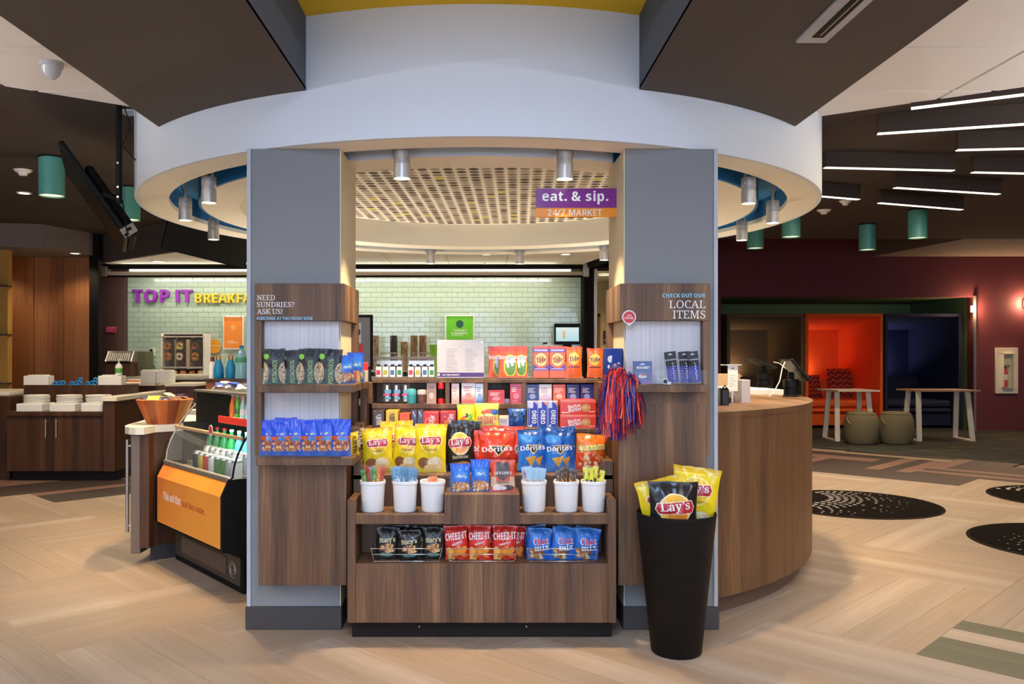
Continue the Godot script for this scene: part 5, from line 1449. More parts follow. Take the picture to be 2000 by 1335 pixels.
# hundreds of thin foil strands falling from two knots
func pompom() -> void:
	var o := thing("pom_pom", "orange and navy foil pom-pom hanging over the front of the right shelf", "pom-pom", P(1206, 716, 4.03))
	var r := RandomNumberGenerator.new()
	r.seed = 31
	var bs := []
	for i in 3:
		bs.append(MB.new())
	for i in 520:
		var b: MB = bs[[0, 1, 1, 2, 0][r.randi() % 5]]
		var right := r.randf() < 0.38
		var top := Vector3(r.randf_range(-0.035, 0.03), r.randf_range(-0.02, 0.0), r.randf_range(-0.03, 0.03)) + (Vector3(0.05, -0.03, 0.0) if right else Vector3.ZERO)
		var a := r.randf() * TAU
		var spread := sqrt(r.randf()) * 0.085
		var reach := Vector3(cos(a) * spread * (0.75 if right else 0.95), 0, sin(a) * spread * 0.7)
		var l := r.randf_range(0.19, 0.25) if right else r.randf_range(0.22, 0.34)
		if right:
			reach.x += 0.018
		else:
			reach.x -= 0.015
		var side := Vector3(cos(a + 1.2), 0, sin(a + 1.2)) * 0.0028
		var prev := top
		for k in range(1, 6):
			var t := k / 5.0
			var p := top + reach * pow(t, 0.55) + Vector3(r.randf_range(-1, 1) * 0.005, 0.008 * sin(t * PI) * (spread / 0.085) - l * t * t * 0.35 - l * t * 0.65, r.randf_range(-1, 1) * 0.004)
			var nn := Vector3(reach.x, 0.01, reach.z + 0.02).normalized()
			b.quad(prev - side, prev + side, p + side, p - side, nn)
			prev = p
	var names := ["orange_strands", "navy_strands", "red_strands"]
	for i in 3:
		var m := mat(names[i], [H("f0502c"), H("2a2e86"), H("d0304a")][i], 0.28, 0.15)
		part(names[i], bs[i], m, o).set_meta("kind", "stuff")
	part("knot", MB.new().cyl(Vector3(-0.005, -0.015, 0), 0.03, 0.03, 12, 0.02, 0.006), mat("knot_navy", H("2a2e6a"), 0.5), o)
	part("knot", MB.new().cyl(Vector3(0.05, -0.045, 0), 0.022, 0.022, 12, 0.014, 0.006), mat("knot_navy", H("2a2e6a"), 0.5), o)


# ---------------------------------------------------------------- chilled case, white counter with the bowl
func can_mesh() -> Array:
	if not cache.has("can"):
		cache["can"] = [MB.new().lathe([Vector2(0, 0.003), Vector2(0.024, 0.0), Vector2(0.031, 0.012), Vector2(0.031, 0.1)], 16).mesh(), MB.new().lathe([Vector2(0.031, 0.1), Vector2(0.027, 0.112), Vector2(0.027, 0.115), Vector2(0.025, 0.113), Vector2(0, 0.113)], 16).mesh()]
	return cache["can"]


func soda_bottle(called: String, label: String, group: String, p: Vector3, glassc: StandardMaterial3D, capm: Material, labm: Material, s := 1.0) -> Node3D:
	var o := thing(called, label, "bottle", p, 0, group)
	o.scale = Vector3.ONE * s
	if not cache.has("bot"):
		cache["bot"] = [MB.new().lathe([Vector2(0, 0.0), Vector2(0.026, 0.0), Vector2(0.031, 0.006), Vector2(0.032, 0.09), Vector2(0.028, 0.12), Vector2(0.014, 0.17), Vector2(0.012, 0.2), Vector2(0, 0.2)], 16).mesh(), MB.new().cyl(Vector3(0, 0.2, 0), 0.014, 0.014, 12).mesh(), MB.new().lathe([Vector2(0.0326, 0.035), Vector2(0.0326, 0.085)], 16).mesh()]
	part("body", cache["bot"][0], glassc, o)
	part("cap", cache["bot"][1], capm, o)
	part("sticker", cache["bot"][2], labm, o)
	return o


func case_and_counter() -> void:
	var o := thing("display_case", "low chilled drinks case with orange front panel and sloping glass beside the left column", "display case", Vector3(-2.02, 0, -5.59), -0.885)
	var L := 1.07
	part("base", MB.new().box(Vector3(L / 2, 0.125, -0.32), Vector3(L, 0.25, 0.64), 0.004), M.black_matte, o)
	var gr := part("grille", MB.new().box(Vector3(L / 2, 0.12, 0.004), Vector3(L * 0.96, 0.16, 0.006), 0.001), mat("vent_brown", H("3a302a"), 0.5), o)
	for i in 34:
		part("slat", MB.new().box(Vector3(0.16 + i * 0.021, 0.125, 0.011), Vector3(0.009, 0.1, 0.008), 0.001), mat("vent_slat", H("6b5a4c"), 0.45, 0.3), gr)
	part("fan_guard", MB.new().tube(circle(Vector3(0.96, 0.12, 0.012), 0.045), 0.003, 5).tube(circle(Vector3(0.96, 0.12, 0.012), 0.028), 0.003, 5).tube([Vector3(0.92, 0.12, 0.013), Vector3(1.0, 0.12, 0.013)], 0.002, 5), M.brushed, gr)
	part("underside", MB.new().box(Vector3(L / 2, 0.255, -0.2), Vector3(L, 0.02, 0.62), 0.003), M.black_matte, o)
	part("tub", MB.new().box(Vector3(L / 2, 0.44, -0.28), Vector3(L - 0.02, 0.34, 0.7), 0.004), M.black_matte, o)
	# folded orange front with stripes printed on it
	var pic := Pic.new(320, 120, H("f0a03a"))
	for i in 40:
		pic.poly([i * 0.013 - 0.2, 1.0, i * 0.013 - 0.195, 1.0, i * 0.013 + 0.085, 0.0, i * 0.013 + 0.08, 0.0], H("f08a3e"))
	pic.poly([0, 0, 0.22, 0, 0.0, 0.8], H("f08a40"))
	for i in 14:
		pic.rect(0.78, 0.02 + i * 0.035, 0.22, 0.012, H("f4923c"))
	var om := paint("orange_print", pic, 0.45)
	var fp := MB.new()
	var y0 := 0.265
	var yb := 0.555
	var yt := 0.63
	fp.quad(Vector3(0, y0, 0.12), Vector3(L, y0, 0.12), Vector3(L, yb, 0.12), Vector3(0, yb, 0.12), Vector3(0, 0, 1), Vector2(0, 1), Vector2(1, 1), Vector2(1, 0.22), Vector2(0, 0.22))
	fp.quad(Vector3(0, yb, 0.12), Vector3(L, yb, 0.12), Vector3(L, yt, 0.08), Vector3(0, yt, 0.08), Vector3(0, 0.4, 1), Vector2(0, 0.22), Vector2(1, 0.22), Vector2(1, 0), Vector2(0, 0))
	fp.quad(Vector3(0, y0, 0.12), Vector3(L, y0, 0.12), Vector3(L, y0, 0.0), Vector3(0, y0, 0.0), Vector3(0, -1, 0), Vector2(0, 0.99), Vector2(1, 0.99), Vector2(1, 0.98), Vector2(0, 0.98))
	fp.quad(Vector3(0, y0, 0.1), Vector3(L, y0, 0.1), Vector3(L, yb, 0.1), Vector3(0, yb, 0.1), Vector3(0, 0, -1))
	part("front_panel", fp, om, o)
	word("This and that", "serif", 0.3, 0.05, M.text_white, o, at(0.28, 0.45, 0.1202), 0.001)
	word("and then some.", "serif", 0.36, 0.04, mat("brick_ink", H("b4442c"), 0.6), o, at(0.64, 0.443, 0.1202), 0.001)
	var endp := PackedVector2Array([Vector2(0.125, 0.265), Vector2(0.125, 0.56), Vector2(0.082, 0.65), Vector2(-0.63, 0.65), Vector2(-0.63, 0.0), Vector2(-0.05, 0.0), Vector2(-0.02, 0.19)])
	for x in [0.0, L]:
		# end panels stand across the case: polygon in (depth, height)
		part("end_panel", MB.new().prism(endp, -0.012, 0.012), M.black, o, Transform3D(Basis(Vector3(0, 0, 1), Vector3(0, 1, 0), Vector3(-1, 0, 0)), Vector3(x, 0, 0)))
	part("bottom_rail", MB.new().box(Vector3(L / 2, 0.645, 0.07), Vector3(L - 0.02, 0.032, 0.024), 0.006), M.brushed, o)
	part("front_glass", MB.new().box(Vector3.ZERO, Vector3(L - 0.03, 0.22, 0.006), 0), M.glass, o, at(L / 2, 0.765, 0.03, Vector3(-0.28, 0, 0)))
	part("top_rail", MB.new().box(Vector3(L / 2, 0.872, 0.0), Vector3(L - 0.02, 0.022, 0.016), 0.004), mat("wood_strip", H("b89a72"), 0.5), o)
	var gp := PackedVector2Array([Vector2(0.07, 0.65)])
	for i in 9:
		var t := i / 8.0
		gp.append(Vector2(0.06 - 0.34 * t * t - 0.04 * t, 0.66 + 0.5 * t))
	gp.append_array(PackedVector2Array([Vector2(-0.6, 1.17), Vector2(-0.6, 0.65)]))
	for x in [0.0, L]:
		var e := part("end_glass", MB.new().prism(gp, -0.003, 0.003), M.glass, o, Transform3D(Basis(Vector3(0, 0, 1), Vector3(0, 1, 0), Vector3(-1, 0, 0)), Vector3(x, 0, 0)))
		var pts := []
		for i in 10:
			pts.append(Vector3(gp[i].x, gp[i].y, 0))
		part("edge_trim", MB.new().tube(pts, 0.006, 6), M.black if x > 0 else M.brushed, e)
	part("inner_wall", MB.new().box(Vector3(0.012, 0.995, -0.26), Vector3(0.012, 0.19, 0.25), 0.002), mat("case_brown", H("33261e"), 0.25), o)
	part("lining", MB.new().box(Vector3(0.012, 0.77, -0.32), Vector3(0.008, 0.26, 0.54), 0.001), mat("lining_dark", H("2c2620"), 0.3), o)
	part("back_wall", MB.new().box(Vector3(L / 2, 0.9, -0.6), Vector3(L - 0.03, 0.56, 0.02), 0.002), mat("case_teal", H("6fa8a4"), 0.4), o)
	part("deck", MB.new().box(Vector3(L / 2, 0.615, -0.27), Vector3(L - 0.03, 0.012, 0.6), 0.002), M.steel, o)
	part("step", MB.new().box(Vector3(L / 2, 0.632, -0.105), Vector3(L - 0.04, 0.026, 0.07), 0.002).box(Vector3(L / 2, 0.643, -0.36), Vector3(L - 0.04, 0.044, 0.44), 0.002), M.steel, o)
	part("upper_shelf", MB.new().box(Vector3(L / 2 + 0.2, 0.945, -0.3), Vector3(L - 0.46, 0.01, 0.34), 0.002), M.glass, o)
	part("price_strip", MB.new().box(Vector3(L / 2 + 0.2, 0.94, -0.12), Vector3(L - 0.46, 0.044, 0.008), 0.002), mat("strip_red", H("e0342a"), 0.4), o)
	part("top_deck", MB.new().box(Vector3(L / 2, 1.105, -0.36), Vector3(L - 0.02, 0.014, 0.48), 0.002), mat("case_grey", H("5c5a58"), 0.4), o)
	part("light_tube", MB.new().box(Vector3(L / 2 + 0.2, 0.935, -0.135), Vector3(L - 0.5, 0.012, 0.014), 0.003), glow("case_glow", H("e8fff8"), 3.0), o)
	area(o, Vector3(L / 2 + 0.2, 0.927, -0.135), Vector3(0, -1, 0.1), Vector2(L - 0.5, 0.014), 0.6, H("dffaf2"))
	# paper tag on the rail
	var tg := part("tag", MB.new().prism(drop(0.03, 0.045), 0, 0.002), M.white, o, at(0.66, 0.895, 0.02))
	part("tag_face", MB.new().prism(drop(0.024, 0), 0.002, 0.003), M.tag_red, tg)
	var X := o.transform
	var cm := can_mesh()
	var cc := [mat("can_navy", H("26324a"), 0.3, 0.4), mat("can_mixed", H("c8b43a"), 0.3, 0.3), mat("can_red", H("b8352a"), 0.3, 0.4), mat("can_white", H("e8e6ea"), 0.3, 0.3), mat("can_green", H("4a7a3c"), 0.3, 0.3), mat("can_silver", H("b8bcc0"), 0.25, 0.6)]
	var cn := ["navy", "yellow", "red", "white", "green", "silver"]
	var order := [0, 1, 2, 3, 4, 4, 5, 3]
	for i in 8:
		for row in 2:
			var k: int = order[(i + row * 3) % 8] if row == 0 else [3, 5, 3, 3, 5, 3, 3, 5][i]
			var c := thing("drink_can", "%s drink can, %s in the chilled case's %s row" % [cn[k], ["first", "second", "third", "fourth", "fifth", "sixth", "seventh", "last"][i] + " from the left", "front" if row == 0 else "second"], "can", X * Vector3((0.33 if row == 0 else 0.3) + i * 0.086, 0.622 if row == 0 else 0.646, -0.025 - row * 0.08), 0, "drink cans in the chilled case")
			part("body", cm[0], cc[k], c)
			part("lid", cm[1], M.steel, c)
	var bg := mat("bottle_green", Color(0.12, 0.5, 0.25, 1), 0.12)
	var bt := mat("bottle_teal", Color(0.3, 0.6, 0.6, 1), 0.15)
	for i in 7:
		soda_bottle("drink_bottle", ["green drink bottle at the empty end of the chilled case's back row", "green drink bottle, second in the back row of the chilled case", "green drink bottle, third in the back row of the chilled case", "green drink bottle, fourth in the back row of the chilled case", "clear teal drink bottle, fifth in the back row of the chilled case", "clear teal drink bottle, sixth in the back row of the chilled case", "clear teal drink bottle next to the left column in the back row"][i], "bottles in the back row of the chilled case", X * Vector3(0.1 + i * 0.115, 0.666, -0.2), bg if i < 4 else bt, M.white if i > 2 else M.red, M.white if i > 2 else bg, 0.95)
	for i in 4:
		soda_bottle("juice_bottle", ["orange juice bottle on the upper shelf of the chilled case", "green juice bottle on the upper shelf of the chilled case", "clear juice bottle beside the green one on the upper shelf", "clear juice bottle on the upper shelf, touching the column in view"][i], "juice bottles on the upper shelf of the chilled case", X * Vector3(0.46 + i * 0.08, 0.951, -0.2), mat("juice_%d" % i, [H("ee7a1e"), H("5aa83a"), H("b8dccf"), H("c4e2d8")][i], 0.2), M.white, [M.orange, M.can_green, M.white, M.white][i], 0.66)
	# loose packets on top of the case
	var r := RandomNumberGenerator.new()
	r.seed = 9
	for i in 9:
		var q := thing("packet", "small %s packet lying on top of the chilled case, %s" % [["blue", "white", "navy"][i % 3], ["nearest the bowl", "second from the bowl", "third from the bowl", "fourth from the bowl", "in the middle", "right of the middle", "third from the column", "second from the column", "nearest the column"][i]], "packet", X * Vector3(0.05 + i * 0.11, 1.112, -0.2 - r.randf() * 0.1), r.randf() * 3.0, "packets on top of the chilled case")
		part("wrapper", bag_mesh(0.075, 0.1, 0.03, i + 60, 8, 10), mat("packet_%d" % (i % 3), [H("3a5ab8"), H("e8e6e0"), H("26305a")][i % 3], 0.4), q, at(0, 0.016 + 0.01 * (i % 2), 0.05, Vector3(-PI / 2 + 0.25, 0, 0)))
	# white counter end
	var c := thing("counter", "wood counter with rounded white stone top between island and chilled case", "counter", Vector3(-2.1, 0, -5.9))
	part("body", on(c).slab(PackedVector2Array([Vector2(-2.2, 5.46), Vector2(-2.14, 5.46), Vector2(-2.14, 5.54), Vector2(-1.57, 6.05), Vector2(-1.57, 6.5), Vector2(-2.2, 6.5)]), 0.1, 0.835), M.dark_walnut, c)
	part("toe_kick", on(c).slab(PackedVector2Array([Vector2(-2.16, 5.53), Vector2(-2.08, 5.6), Vector2(-1.62, 6.1), Vector2(-1.62, 6.5), Vector2(-2.16, 6.5)]), 0.0, 0.1), M.base_grey, c)
	part("stone_top", on(c).slab(PackedVector2Array([Vector2(-2.15, 5.40), Vector2(-2.2, 5.39), Vector2(-2.25, 5.41), Vector2(-2.3, 5.47), Vector2(-2.335, 5.56), Vector2(-2.36, 5.7), Vector2(-2.4, 6.1), Vector2(-2.36, 6.5), Vector2(-1.57, 6.55), Vector2(-1.57, 6.06), Vector2(-2.14, 5.56)]), 0.835, 0.88), M.stone, c)
	var f := thing("under_counter_fridge", "slim steel fridge door with long bar handle at the counter end", "fridge", Vector3(-2.24, 0.06, -5.9))
	part("door", on(f).bb(-2.268, -2.205, 0.06, 0.825, 5.48, 6.35, 0.004), mat("fridge_steel", H("82756a"), 0.4, 0.6), f)
	part("handle", on(f).tube([Vector3(-2.31, 0.19, -5.53), Vector3(-2.31, 0.79, -5.53)], 0.012, 10), M.steel, f)
	part("standoff", on(f).tube([Vector3(-2.31, 0.75, -5.53), Vector3(-2.26, 0.75, -5.53)], 0.007, 8).tube([Vector3(-2.31, 0.23, -5.53), Vector3(-2.26, 0.23, -5.53)], 0.007, 8), M.steel, f)
	var rc := thing("ring_counter", "curved stone topped counter inside the kiosk behind the chilled case", "counter", Vector3(DC.x, 0, DC.z))
	part("front", MB.new().ring(Vector3.ZERO, 2.26, 2.29, 0.0, 0.87, 40, deg_to_rad(-150), deg_to_rad(-98)), M.dark_walnut, rc)
	part("back", MB.new().ring(Vector3.ZERO, 1.57, 1.6, 0.0, 0.87, 40, deg_to_rad(-150), deg_to_rad(-98)), M.dark_walnut, rc)
	part("stone_top", MB.new().ring(Vector3.ZERO, 1.55, 2.31, 0.87, 0.91, 40, deg_to_rad(-150), deg_to_rad(-98)), M.stone, rc)
	for s in [-1.0, 1.0]:
		var ul := thing("counter_uplight", "low linear uplight standing on the kiosk's inner %s counter behind the column" % ("left" if s < 0 else "right"), "light", Vector3(DC.x + s * 1.25, 0.91 if s < 0 else 0.93, DC.z - 1.2), 0.8 * s, "uplights inside the kiosk")
		part("body", MB.new().box(Vector3(0, 0.02, 0), Vector3(0.6, 0.04, 0.08), 0.004), M.white, ul)
		part("diffuser", MB.new().box(Vector3(0, 0.041, 0), Vector3(0.56, 0.006, 0.06), 0.002), glow("uplight_glow", H("ffeed0"), 2.0), ul)
		area(ul, Vector3(0, 0.048, 0), Vector3.UP, Vector2(0.56, 0.06), 2.2, H("fff4e0"))
	# stave bowl
	var b := thing("wooden_bowl", "flared wooden stave bowl of snack packets on the white counter", "bowl", Vector3(-2.15, 0.88, -5.76))
	var N := 14
	for i in N:
		var a0 := TAU * i / N
		part("stave", MB.new().lathe([Vector2(0.1, 0.0), Vector2(0.118, 0.0), Vector2(0.186, 0.16), Vector2(0.172, 0.165), Vector2(0.1, 0.02), Vector2(0.1, 0.0)], 2, Vector3.ZERO, 10.0, a0, a0 + TAU / N), mat("stave_%d" % (i % 3), [H("b8602a"), H("8e4420"), H("c87a3a")][i % 3], 0.35), b)
	part("bottom", MB.new().cyl(Vector3(0, 0.004, 0), 0.102, 0.016, 14), mat("stave_0", Color.WHITE), b)
	for i in 8:
		var q := thing("packet", "%s packet heaped in the wooden bowl, %s" % [["yellow smiling", "navy", "brown", "navy", "cream", "brown", "navy", "purple"][i], ["front left", "front middle", "front right", "at the far left", "on top at the back", "at the far right", "back middle", "back right"][i]], "packet", b.position + Vector3([-0.04, 0.03, 0.1, -0.11, 0.02, 0.12, 0.0, 0.07][i], 0.1 + [0.035, 0.03, 0.03, 0.03, 0.05, 0.03, 0.035, 0.04][i], [0.09, 0.08, 0.05, 0.0, -0.04, -0.03, -0.1, -0.09][i]), 0.5 * i, "packets in the wooden bowl")
		part("wrapper", bag_mesh(0.11, 0.11, 0.045, i + 90, 8, 10), mat("bowl_packet_%d" % i, [H("ead94a"), H("252a52"), H("7a5444"), H("2a2f5c"), H("e0d2b4"), H("8a6250"), H("232846"), H("4a3a62")][i], 0.4), q, at(0, 0.0, 0.055, Vector3(-1.1, 0, 0)))


# ---------------------------------------------------------------- breakfast island at the left
func island() -> void:
	var z := 9.0
	var o := thing("breakfast_island", "dark wood breakfast island with two cabinet doors and stepped shelves at the left", "island", Vector3(-4.6, 0, -9.4))
	var xl := px(12, z)
	var xr := px(201, z)
	part("toe_kick", on(o).bb(xl + 0.03, -3.9, 0.0, 0.1, 9.08, 9.8, 0.002), M.plinth_black, o)
	part("body", on(o).bb(xl, xr, 0.1, 0.69, 9.02, 9.9, 0.003), M.dark_walnut, o)
	var mid := px(103, z)
	for s in [[xl + 0.004, mid - 0.002, px(92.5, z)], [mid + 0.002, xr - 0.004, px(113, z)]]:
		var d := part("door", on(o).bb(s[0], s[1], 0.105, 0.665, 9.0, 9.02, 0.002), M.dark_walnut, o)
		var hp: Vector3 = o.transform.affine_inverse() * Vector3(s[2], 0, -8.96)
		part("handle", MB.new().tube([Vector3(hp.x, 0.46, hp.z), Vector3(hp.x, 0.66, hp.z)], 0.006, 8).tube([Vector3(hp.x, 0.63, hp.z), Vector3(hp.x, 0.63, hp.z - 0.045)], 0.004, 6).tube([Vector3(hp.x, 0.5, hp.z), Vector3(hp.x, 0.5, hp.z - 0.045)], 0.004, 6), M.steel, d)
	part("shelf", on(o).bb(xl - 0.01, xr, 0.69, 0.735, 8.985, 9.62, 0.003), M.dark_walnut, o)
	part("ledge", on(o).bb(px(46, 9.6), px(250, 9.6), 0.735, 0.995, 9.6, 9.9, 0.003), M.dark_walnut, o)
	part("side_wall", on(o).bb(xr, px(224, z), 0.1, 0.845, 9.0, 11.3, 0.003), M.dark_walnut, o)
	part("stone_cap", on(o).bb(xr - 0.01, px(224, z) + 0.03, 0.845, 0.893, 8.98, 11.3, 0.004), M.stone, o)
	part("side_wall", on(o).bb(-6.6, xl - 0.02, 0.0, 0.89, 9.1, 10.1, 0.003), M.dark_walnut, o)
	part("stone_cap", on(o).bb(-6.6, px(46, 9.6), 0.89, 0.93, 9.3, 10.15, 0.004), M.stone, o)
	# plates on trays
	var lab := ["left", "middle", "right"]
	for i in 3:
		var t := thing("tray_box", "white box tray under the %s plate stack on the island" % lab[i], "tray", P([56, 121, 179][i], 804.5, 9.06), 0, "white trays under the plate stacks")
		part("tray", MB.new().box(Vector3(0, 0.045, -0.15), Vector3(0.27 if i < 2 else 0.23, 0.09, 0.3), 0.006), M.white, t)
		var y0 := t.position.y + 0.09
		for k in 7:
			var r: float = 0.128 + 0.002 * ((k * 7 + i) % 3)
			solo("plate", plate(r), M.white, "white plate %s in the %s stack on the island" % [["at the bottom", "second from the bottom", "third from the bottom", "in the middle", "third from the top", "second from the top", "on top"][k], lab[i]], "plate", Vector3(t.position.x + 0.003 * ((k * 5) % 3), y0 + k * 0.0125, t.position.z - 0.16), 0, "white plates stacked on the island")
	# things on the ledge
	for q in [[76, 48, "white napkin box at the left end of the island ledge"], [219, 45, "white napkin box at the right end of the island ledge"]]:
		var nb := thing("napkin_box", q[2], "napkin holder", P(q[0], 753, 9.68), 0, "napkin boxes on the island ledge")
		part("box", MB.new().box(Vector3(0, 0.058, 0), Vector3(q[1] * 9.68 / K, 0.116, 0.14), 0.005), M.white, nb)
		part("napkins", MB.new().box(Vector3(0.0, 0.12, 0), Vector3(q[1] * 9.68 / K * 0.7, 0.012, 0.11), 0.002), M.paper, nb)
	for i in 3:
		var k := thing("blue_ornament", "bright blue curled cutlery bundle, %s of three on the island ledge" % lab[i], "ornament", P([117, 150, 180][i], 753, 9.66), 0, "blue bundles on the island ledge")
		var m := mat("bright_blue", H("1f86c8"), 0.35)
		part("base_coil", MB.new().tube(circle(Vector3(0, 0.026, 0), 0.024, 14), 0.01, 7).tube(circle(Vector3(-0.045, 0.024, 0.02), 0.022, 14), 0.01, 7), m, k)
		part("base_coil", MB.new().tube(circle(Vector3(0.042, 0.03, 0.02), 0.024, 14), 0.011, 7).tube([Vector3(-0.06, 0.01, 0.03), Vector3(0, 0.014, 0.045), Vector3(0.06, 0.01, 0.03)], 0.01, 7), m, k)
		if i > 0:
			part("top_coil", MB.new().tube(circle(Vector3(0.04, 0.068, 0), 0.02, 14), 0.011, 7), m, k)
	var pb := thing("sanitizer_bottle", "white pump bottle with green label on the right napkin box", "bottle", Vector3(px(232, 9.66), py(753, 9.68) + 0.126, -9.66))
	part("body", MB.new().lathe([Vector2(0, 0), Vector2(0.036, 0), Vector2(0.038, 0.01), Vector2(0.038, 0.1), Vector2(0.02, 0.125), Vector2(0.008, 0.13), Vector2(0.008, 0.15), Vector2(0.0, 0.15)], 16), M.white, pb)
	part("sticker", MB.new().lathe([Vector2(0.0386, 0.02), Vector2(0.0386, 0.075)], 16), mat("green_label", H("5aa845"), 0.5), pb)
	part("pump", MB.new().cyl(Vector3(0, 0.15, 0), 0.004, 0.03, 8).box(Vector3(0.012, 0.175, 0), Vector3(0.034, 0.008, 0.01), 0.002), M.white, pb)
	var ob := thing("orange_box", "orange carton with papers on the stone cap behind the island", "box", P(261, 757, 11.0))
	part("carton", MB.new().box(Vector3(0, 0.05, 0), Vector3(0.2, 0.1, 0.12), 0.004), mat("carton_orange", H("d8793e"), 0.6), ob)
	part("papers", MB.new().box(Vector3(0.02, 0.106, 0), Vector3(0.16, 0.012, 0.11), 0.002), M.paper, ob)
	var wp := solo("serving_plate", plate(0.13), M.white_gloss, "round white serving plate on the stone cap beyond the orange carton", "plate", P(283, 756, 11.15))
	wp.position.y = 0.9


func plate(r: float) -> ArrayMesh:
	var key := "plate%.4f" % r
	if not cache.has(key):
		cache[key] = MB.new().lathe([Vector2(0, 0.0), Vector2(r * 0.8, 0.0), Vector2(r * 0.97, 0.002), Vector2(r, 0.004), Vector2(r, 0.011), Vector2(r * 0.985, 0.012), Vector2(r * 0.7, 0.007), Vector2(0, 0.006)], 28, Vector3.ZERO, 40.0).mesh()
	return cache[key]


# ---------------------------------------------------------------- tiled wall and the back bar
func back_bar() -> void:
	# backing with single tiles on it
	var w := struct("wall_tiled", MB.new().bb(px(249, 12.0), px(1141, 12.0), 0.95, 2.43, 12.0, 12.02, 0), mat("grout", H("b9c2ad"), 0.8))
	var TW := 0.1525
	var TH := 0.0705
	var tm := []
	for i in 3:
		var m := mat("sage_tile_%d" % i, [H("bacdb5"), H("b8ccb4"), H("bccfb8")][i], 0.16)
		m.clearcoat_enabled = true
		m.clearcoat = 0.5
		m.clearcoat_roughness = 0.08
		tm.append(m)
	var shapes := {}
	var x0 := px(250, 12.0)
	var x1 := px(1140, 12.0)
	var r := RandomNumberGenerator.new()
	r.seed = 17
	var rest := MB.new()
	var count := 0
	for row in 21:
		var y := 2.425 - TH * (row + 1)
		var x := x0 - (TW / 2 if row % 2 else 0.0)
		while x < x1:
			var a := maxf(x, x0) + 0.0018
			var b := minf(x + TW, x1) - 0.0018
			x += TW
			if b - a < 0.01:
				continue
			var c: float = 942 + (a + b) / 2 * K / 12.0
			var pick := r.randi() % 3
			var tilt := Vector3(r.randf_range(-1, 1) * 0.006, r.randf_range(-1, 1) * 0.006, 0)
			var key := "%.3f" % (b - a)
			if not shapes.has(key):
				shapes[key] = MB.new().box(Vector3(0, 0, 0), Vector3(b - a, TH - 0.0036, 0.010), 0.002).mesh()
			var xf := Transform3D(Basis.from_euler(tilt), Vector3((a + b) / 2, y + TH / 2, -11.996 + 0.001))
			var seen_: bool = (c > 245 and c < 476 and row < 18) or (c > 985 and c < 1142 and row < 12)
			if seen_ and count < 300:
				part("tile", shapes[key], tm[pick], w, xf)
				count += 1
			else:
				rest.xf = xf
				rest.box(Vector3.ZERO, Vector3(b - a, TH - 0.0036, 0.010), 0.002)
	part("tiles", rest, tm[0], w).set_meta("kind", "stuff")
	struct("wall_side", MB.new().bb(-5.35, px(249, 12.0), 0.0, 2.9, 11.9, 12.0, 0), M.brown_wall)
	# sign letters standing off the tiles
	var s1 := thing("wall_letters", "purple raised letters on the sage tiles at the left", "sign", P(319, 578, 11.97))
	var lp := mat("letter_purple", H("8e2aa6"), 0.45)
	lay("TOP", "bold", 260.5, 332.5, 565.5, 590.5, 11.97, lp, s1, 0.05)
	part("lettering", on(s1).bb(px(345, 11.97), px(351.5, 11.97), py(590.2, 11.97), py(565.8, 11.97), 11.92, 11.97, 0.003), lp, s1)
	lay("T", "bold", 355, 377.5, 565.8, 590.2, 11.97, lp, s1, 0.05)
	var s2 := thing("wall_letters", "smaller yellow raised letters on the sage tiles beside the purple ones", "sign", P(450, 583, 11.97))
	lay("BREAKFAST", "bold", 382.5, 520, 573, 591, 11.97, mat("letter_yellow", H("e0bc2a"), 0.45), s2, 0.04)
	# light valance
	var v := thing("light_valance", "long valance with glowing strip above the tiled wall", "light", Vector3(-1.9, 2.45, -11.4))
	var xa := px(203, 11.4)
	var xb := px(1143, 11.4)
	part("top_board", on(v).bb(xa, xb, py(525, 11.4), py(516.5, 11.4), 11.4, 11.44, 0.002), M.black_matte, v)
	part("light_strip", on(v).bb(px(253, 11.4), px(1115, 11.4), py(529.5, 11.4), py(525.5, 11.4), 11.39, 11.43, 0.002), glow("strip_glow", H("fff6e6"), 1.6), v)
	part("face_board", on(v).bb(xa, xb, py(537.5, 11.4), py(530, 11.4), 11.4, 11.44, 0.002), mat("valance_tan", H("b0a38e"), 0.5), v)
	part("lower_lip", on(v).bb(xa, xb, py(541, 11.4), py(537.8, 11.4), 11.39, 11.44, 0.001), M.black_matte, v)
	part("bracket", on(v).bb(xa - 0.02, xa + 0.05, py(540, 11.4), py(520, 11.4), 11.37, 11.5, 0.004).bb(xb - 0.03, xb + 0.05, py(540, 11.4), py(514, 11.4), 11.37, 11.5, 0.004), M.brushed, v)
	area(v, Vector3(0.0, -0.03, -0.12), Vector3(0, -1, -0.35), Vector2(5.8, 0.05), 4.2, H("fff6e8"))
	area(v, Vector3(0.0, 0.04, 0.06), Vector3(0, -0.1, 1), Vector2(5.8, 0.03), 1.2, H("fff2dc"))
	# low ceiling over the bar
	var c := struct("ceiling", MB.new().slab(PackedVector2Array([Vector2(-5.04, 11.25), Vector2(-3.58, 9.96), Vector2(-2.5, 8.95), Vector2(1.8, 8.95), Vector2(1.5, 10.6), Vector2(1.37, 11.4), Vector2(1.37, 12.0), Vector2(-5.04, 12.0)]), 2.56, 2.62), mat("tee_grey", H("b8aa96"), 0.8))
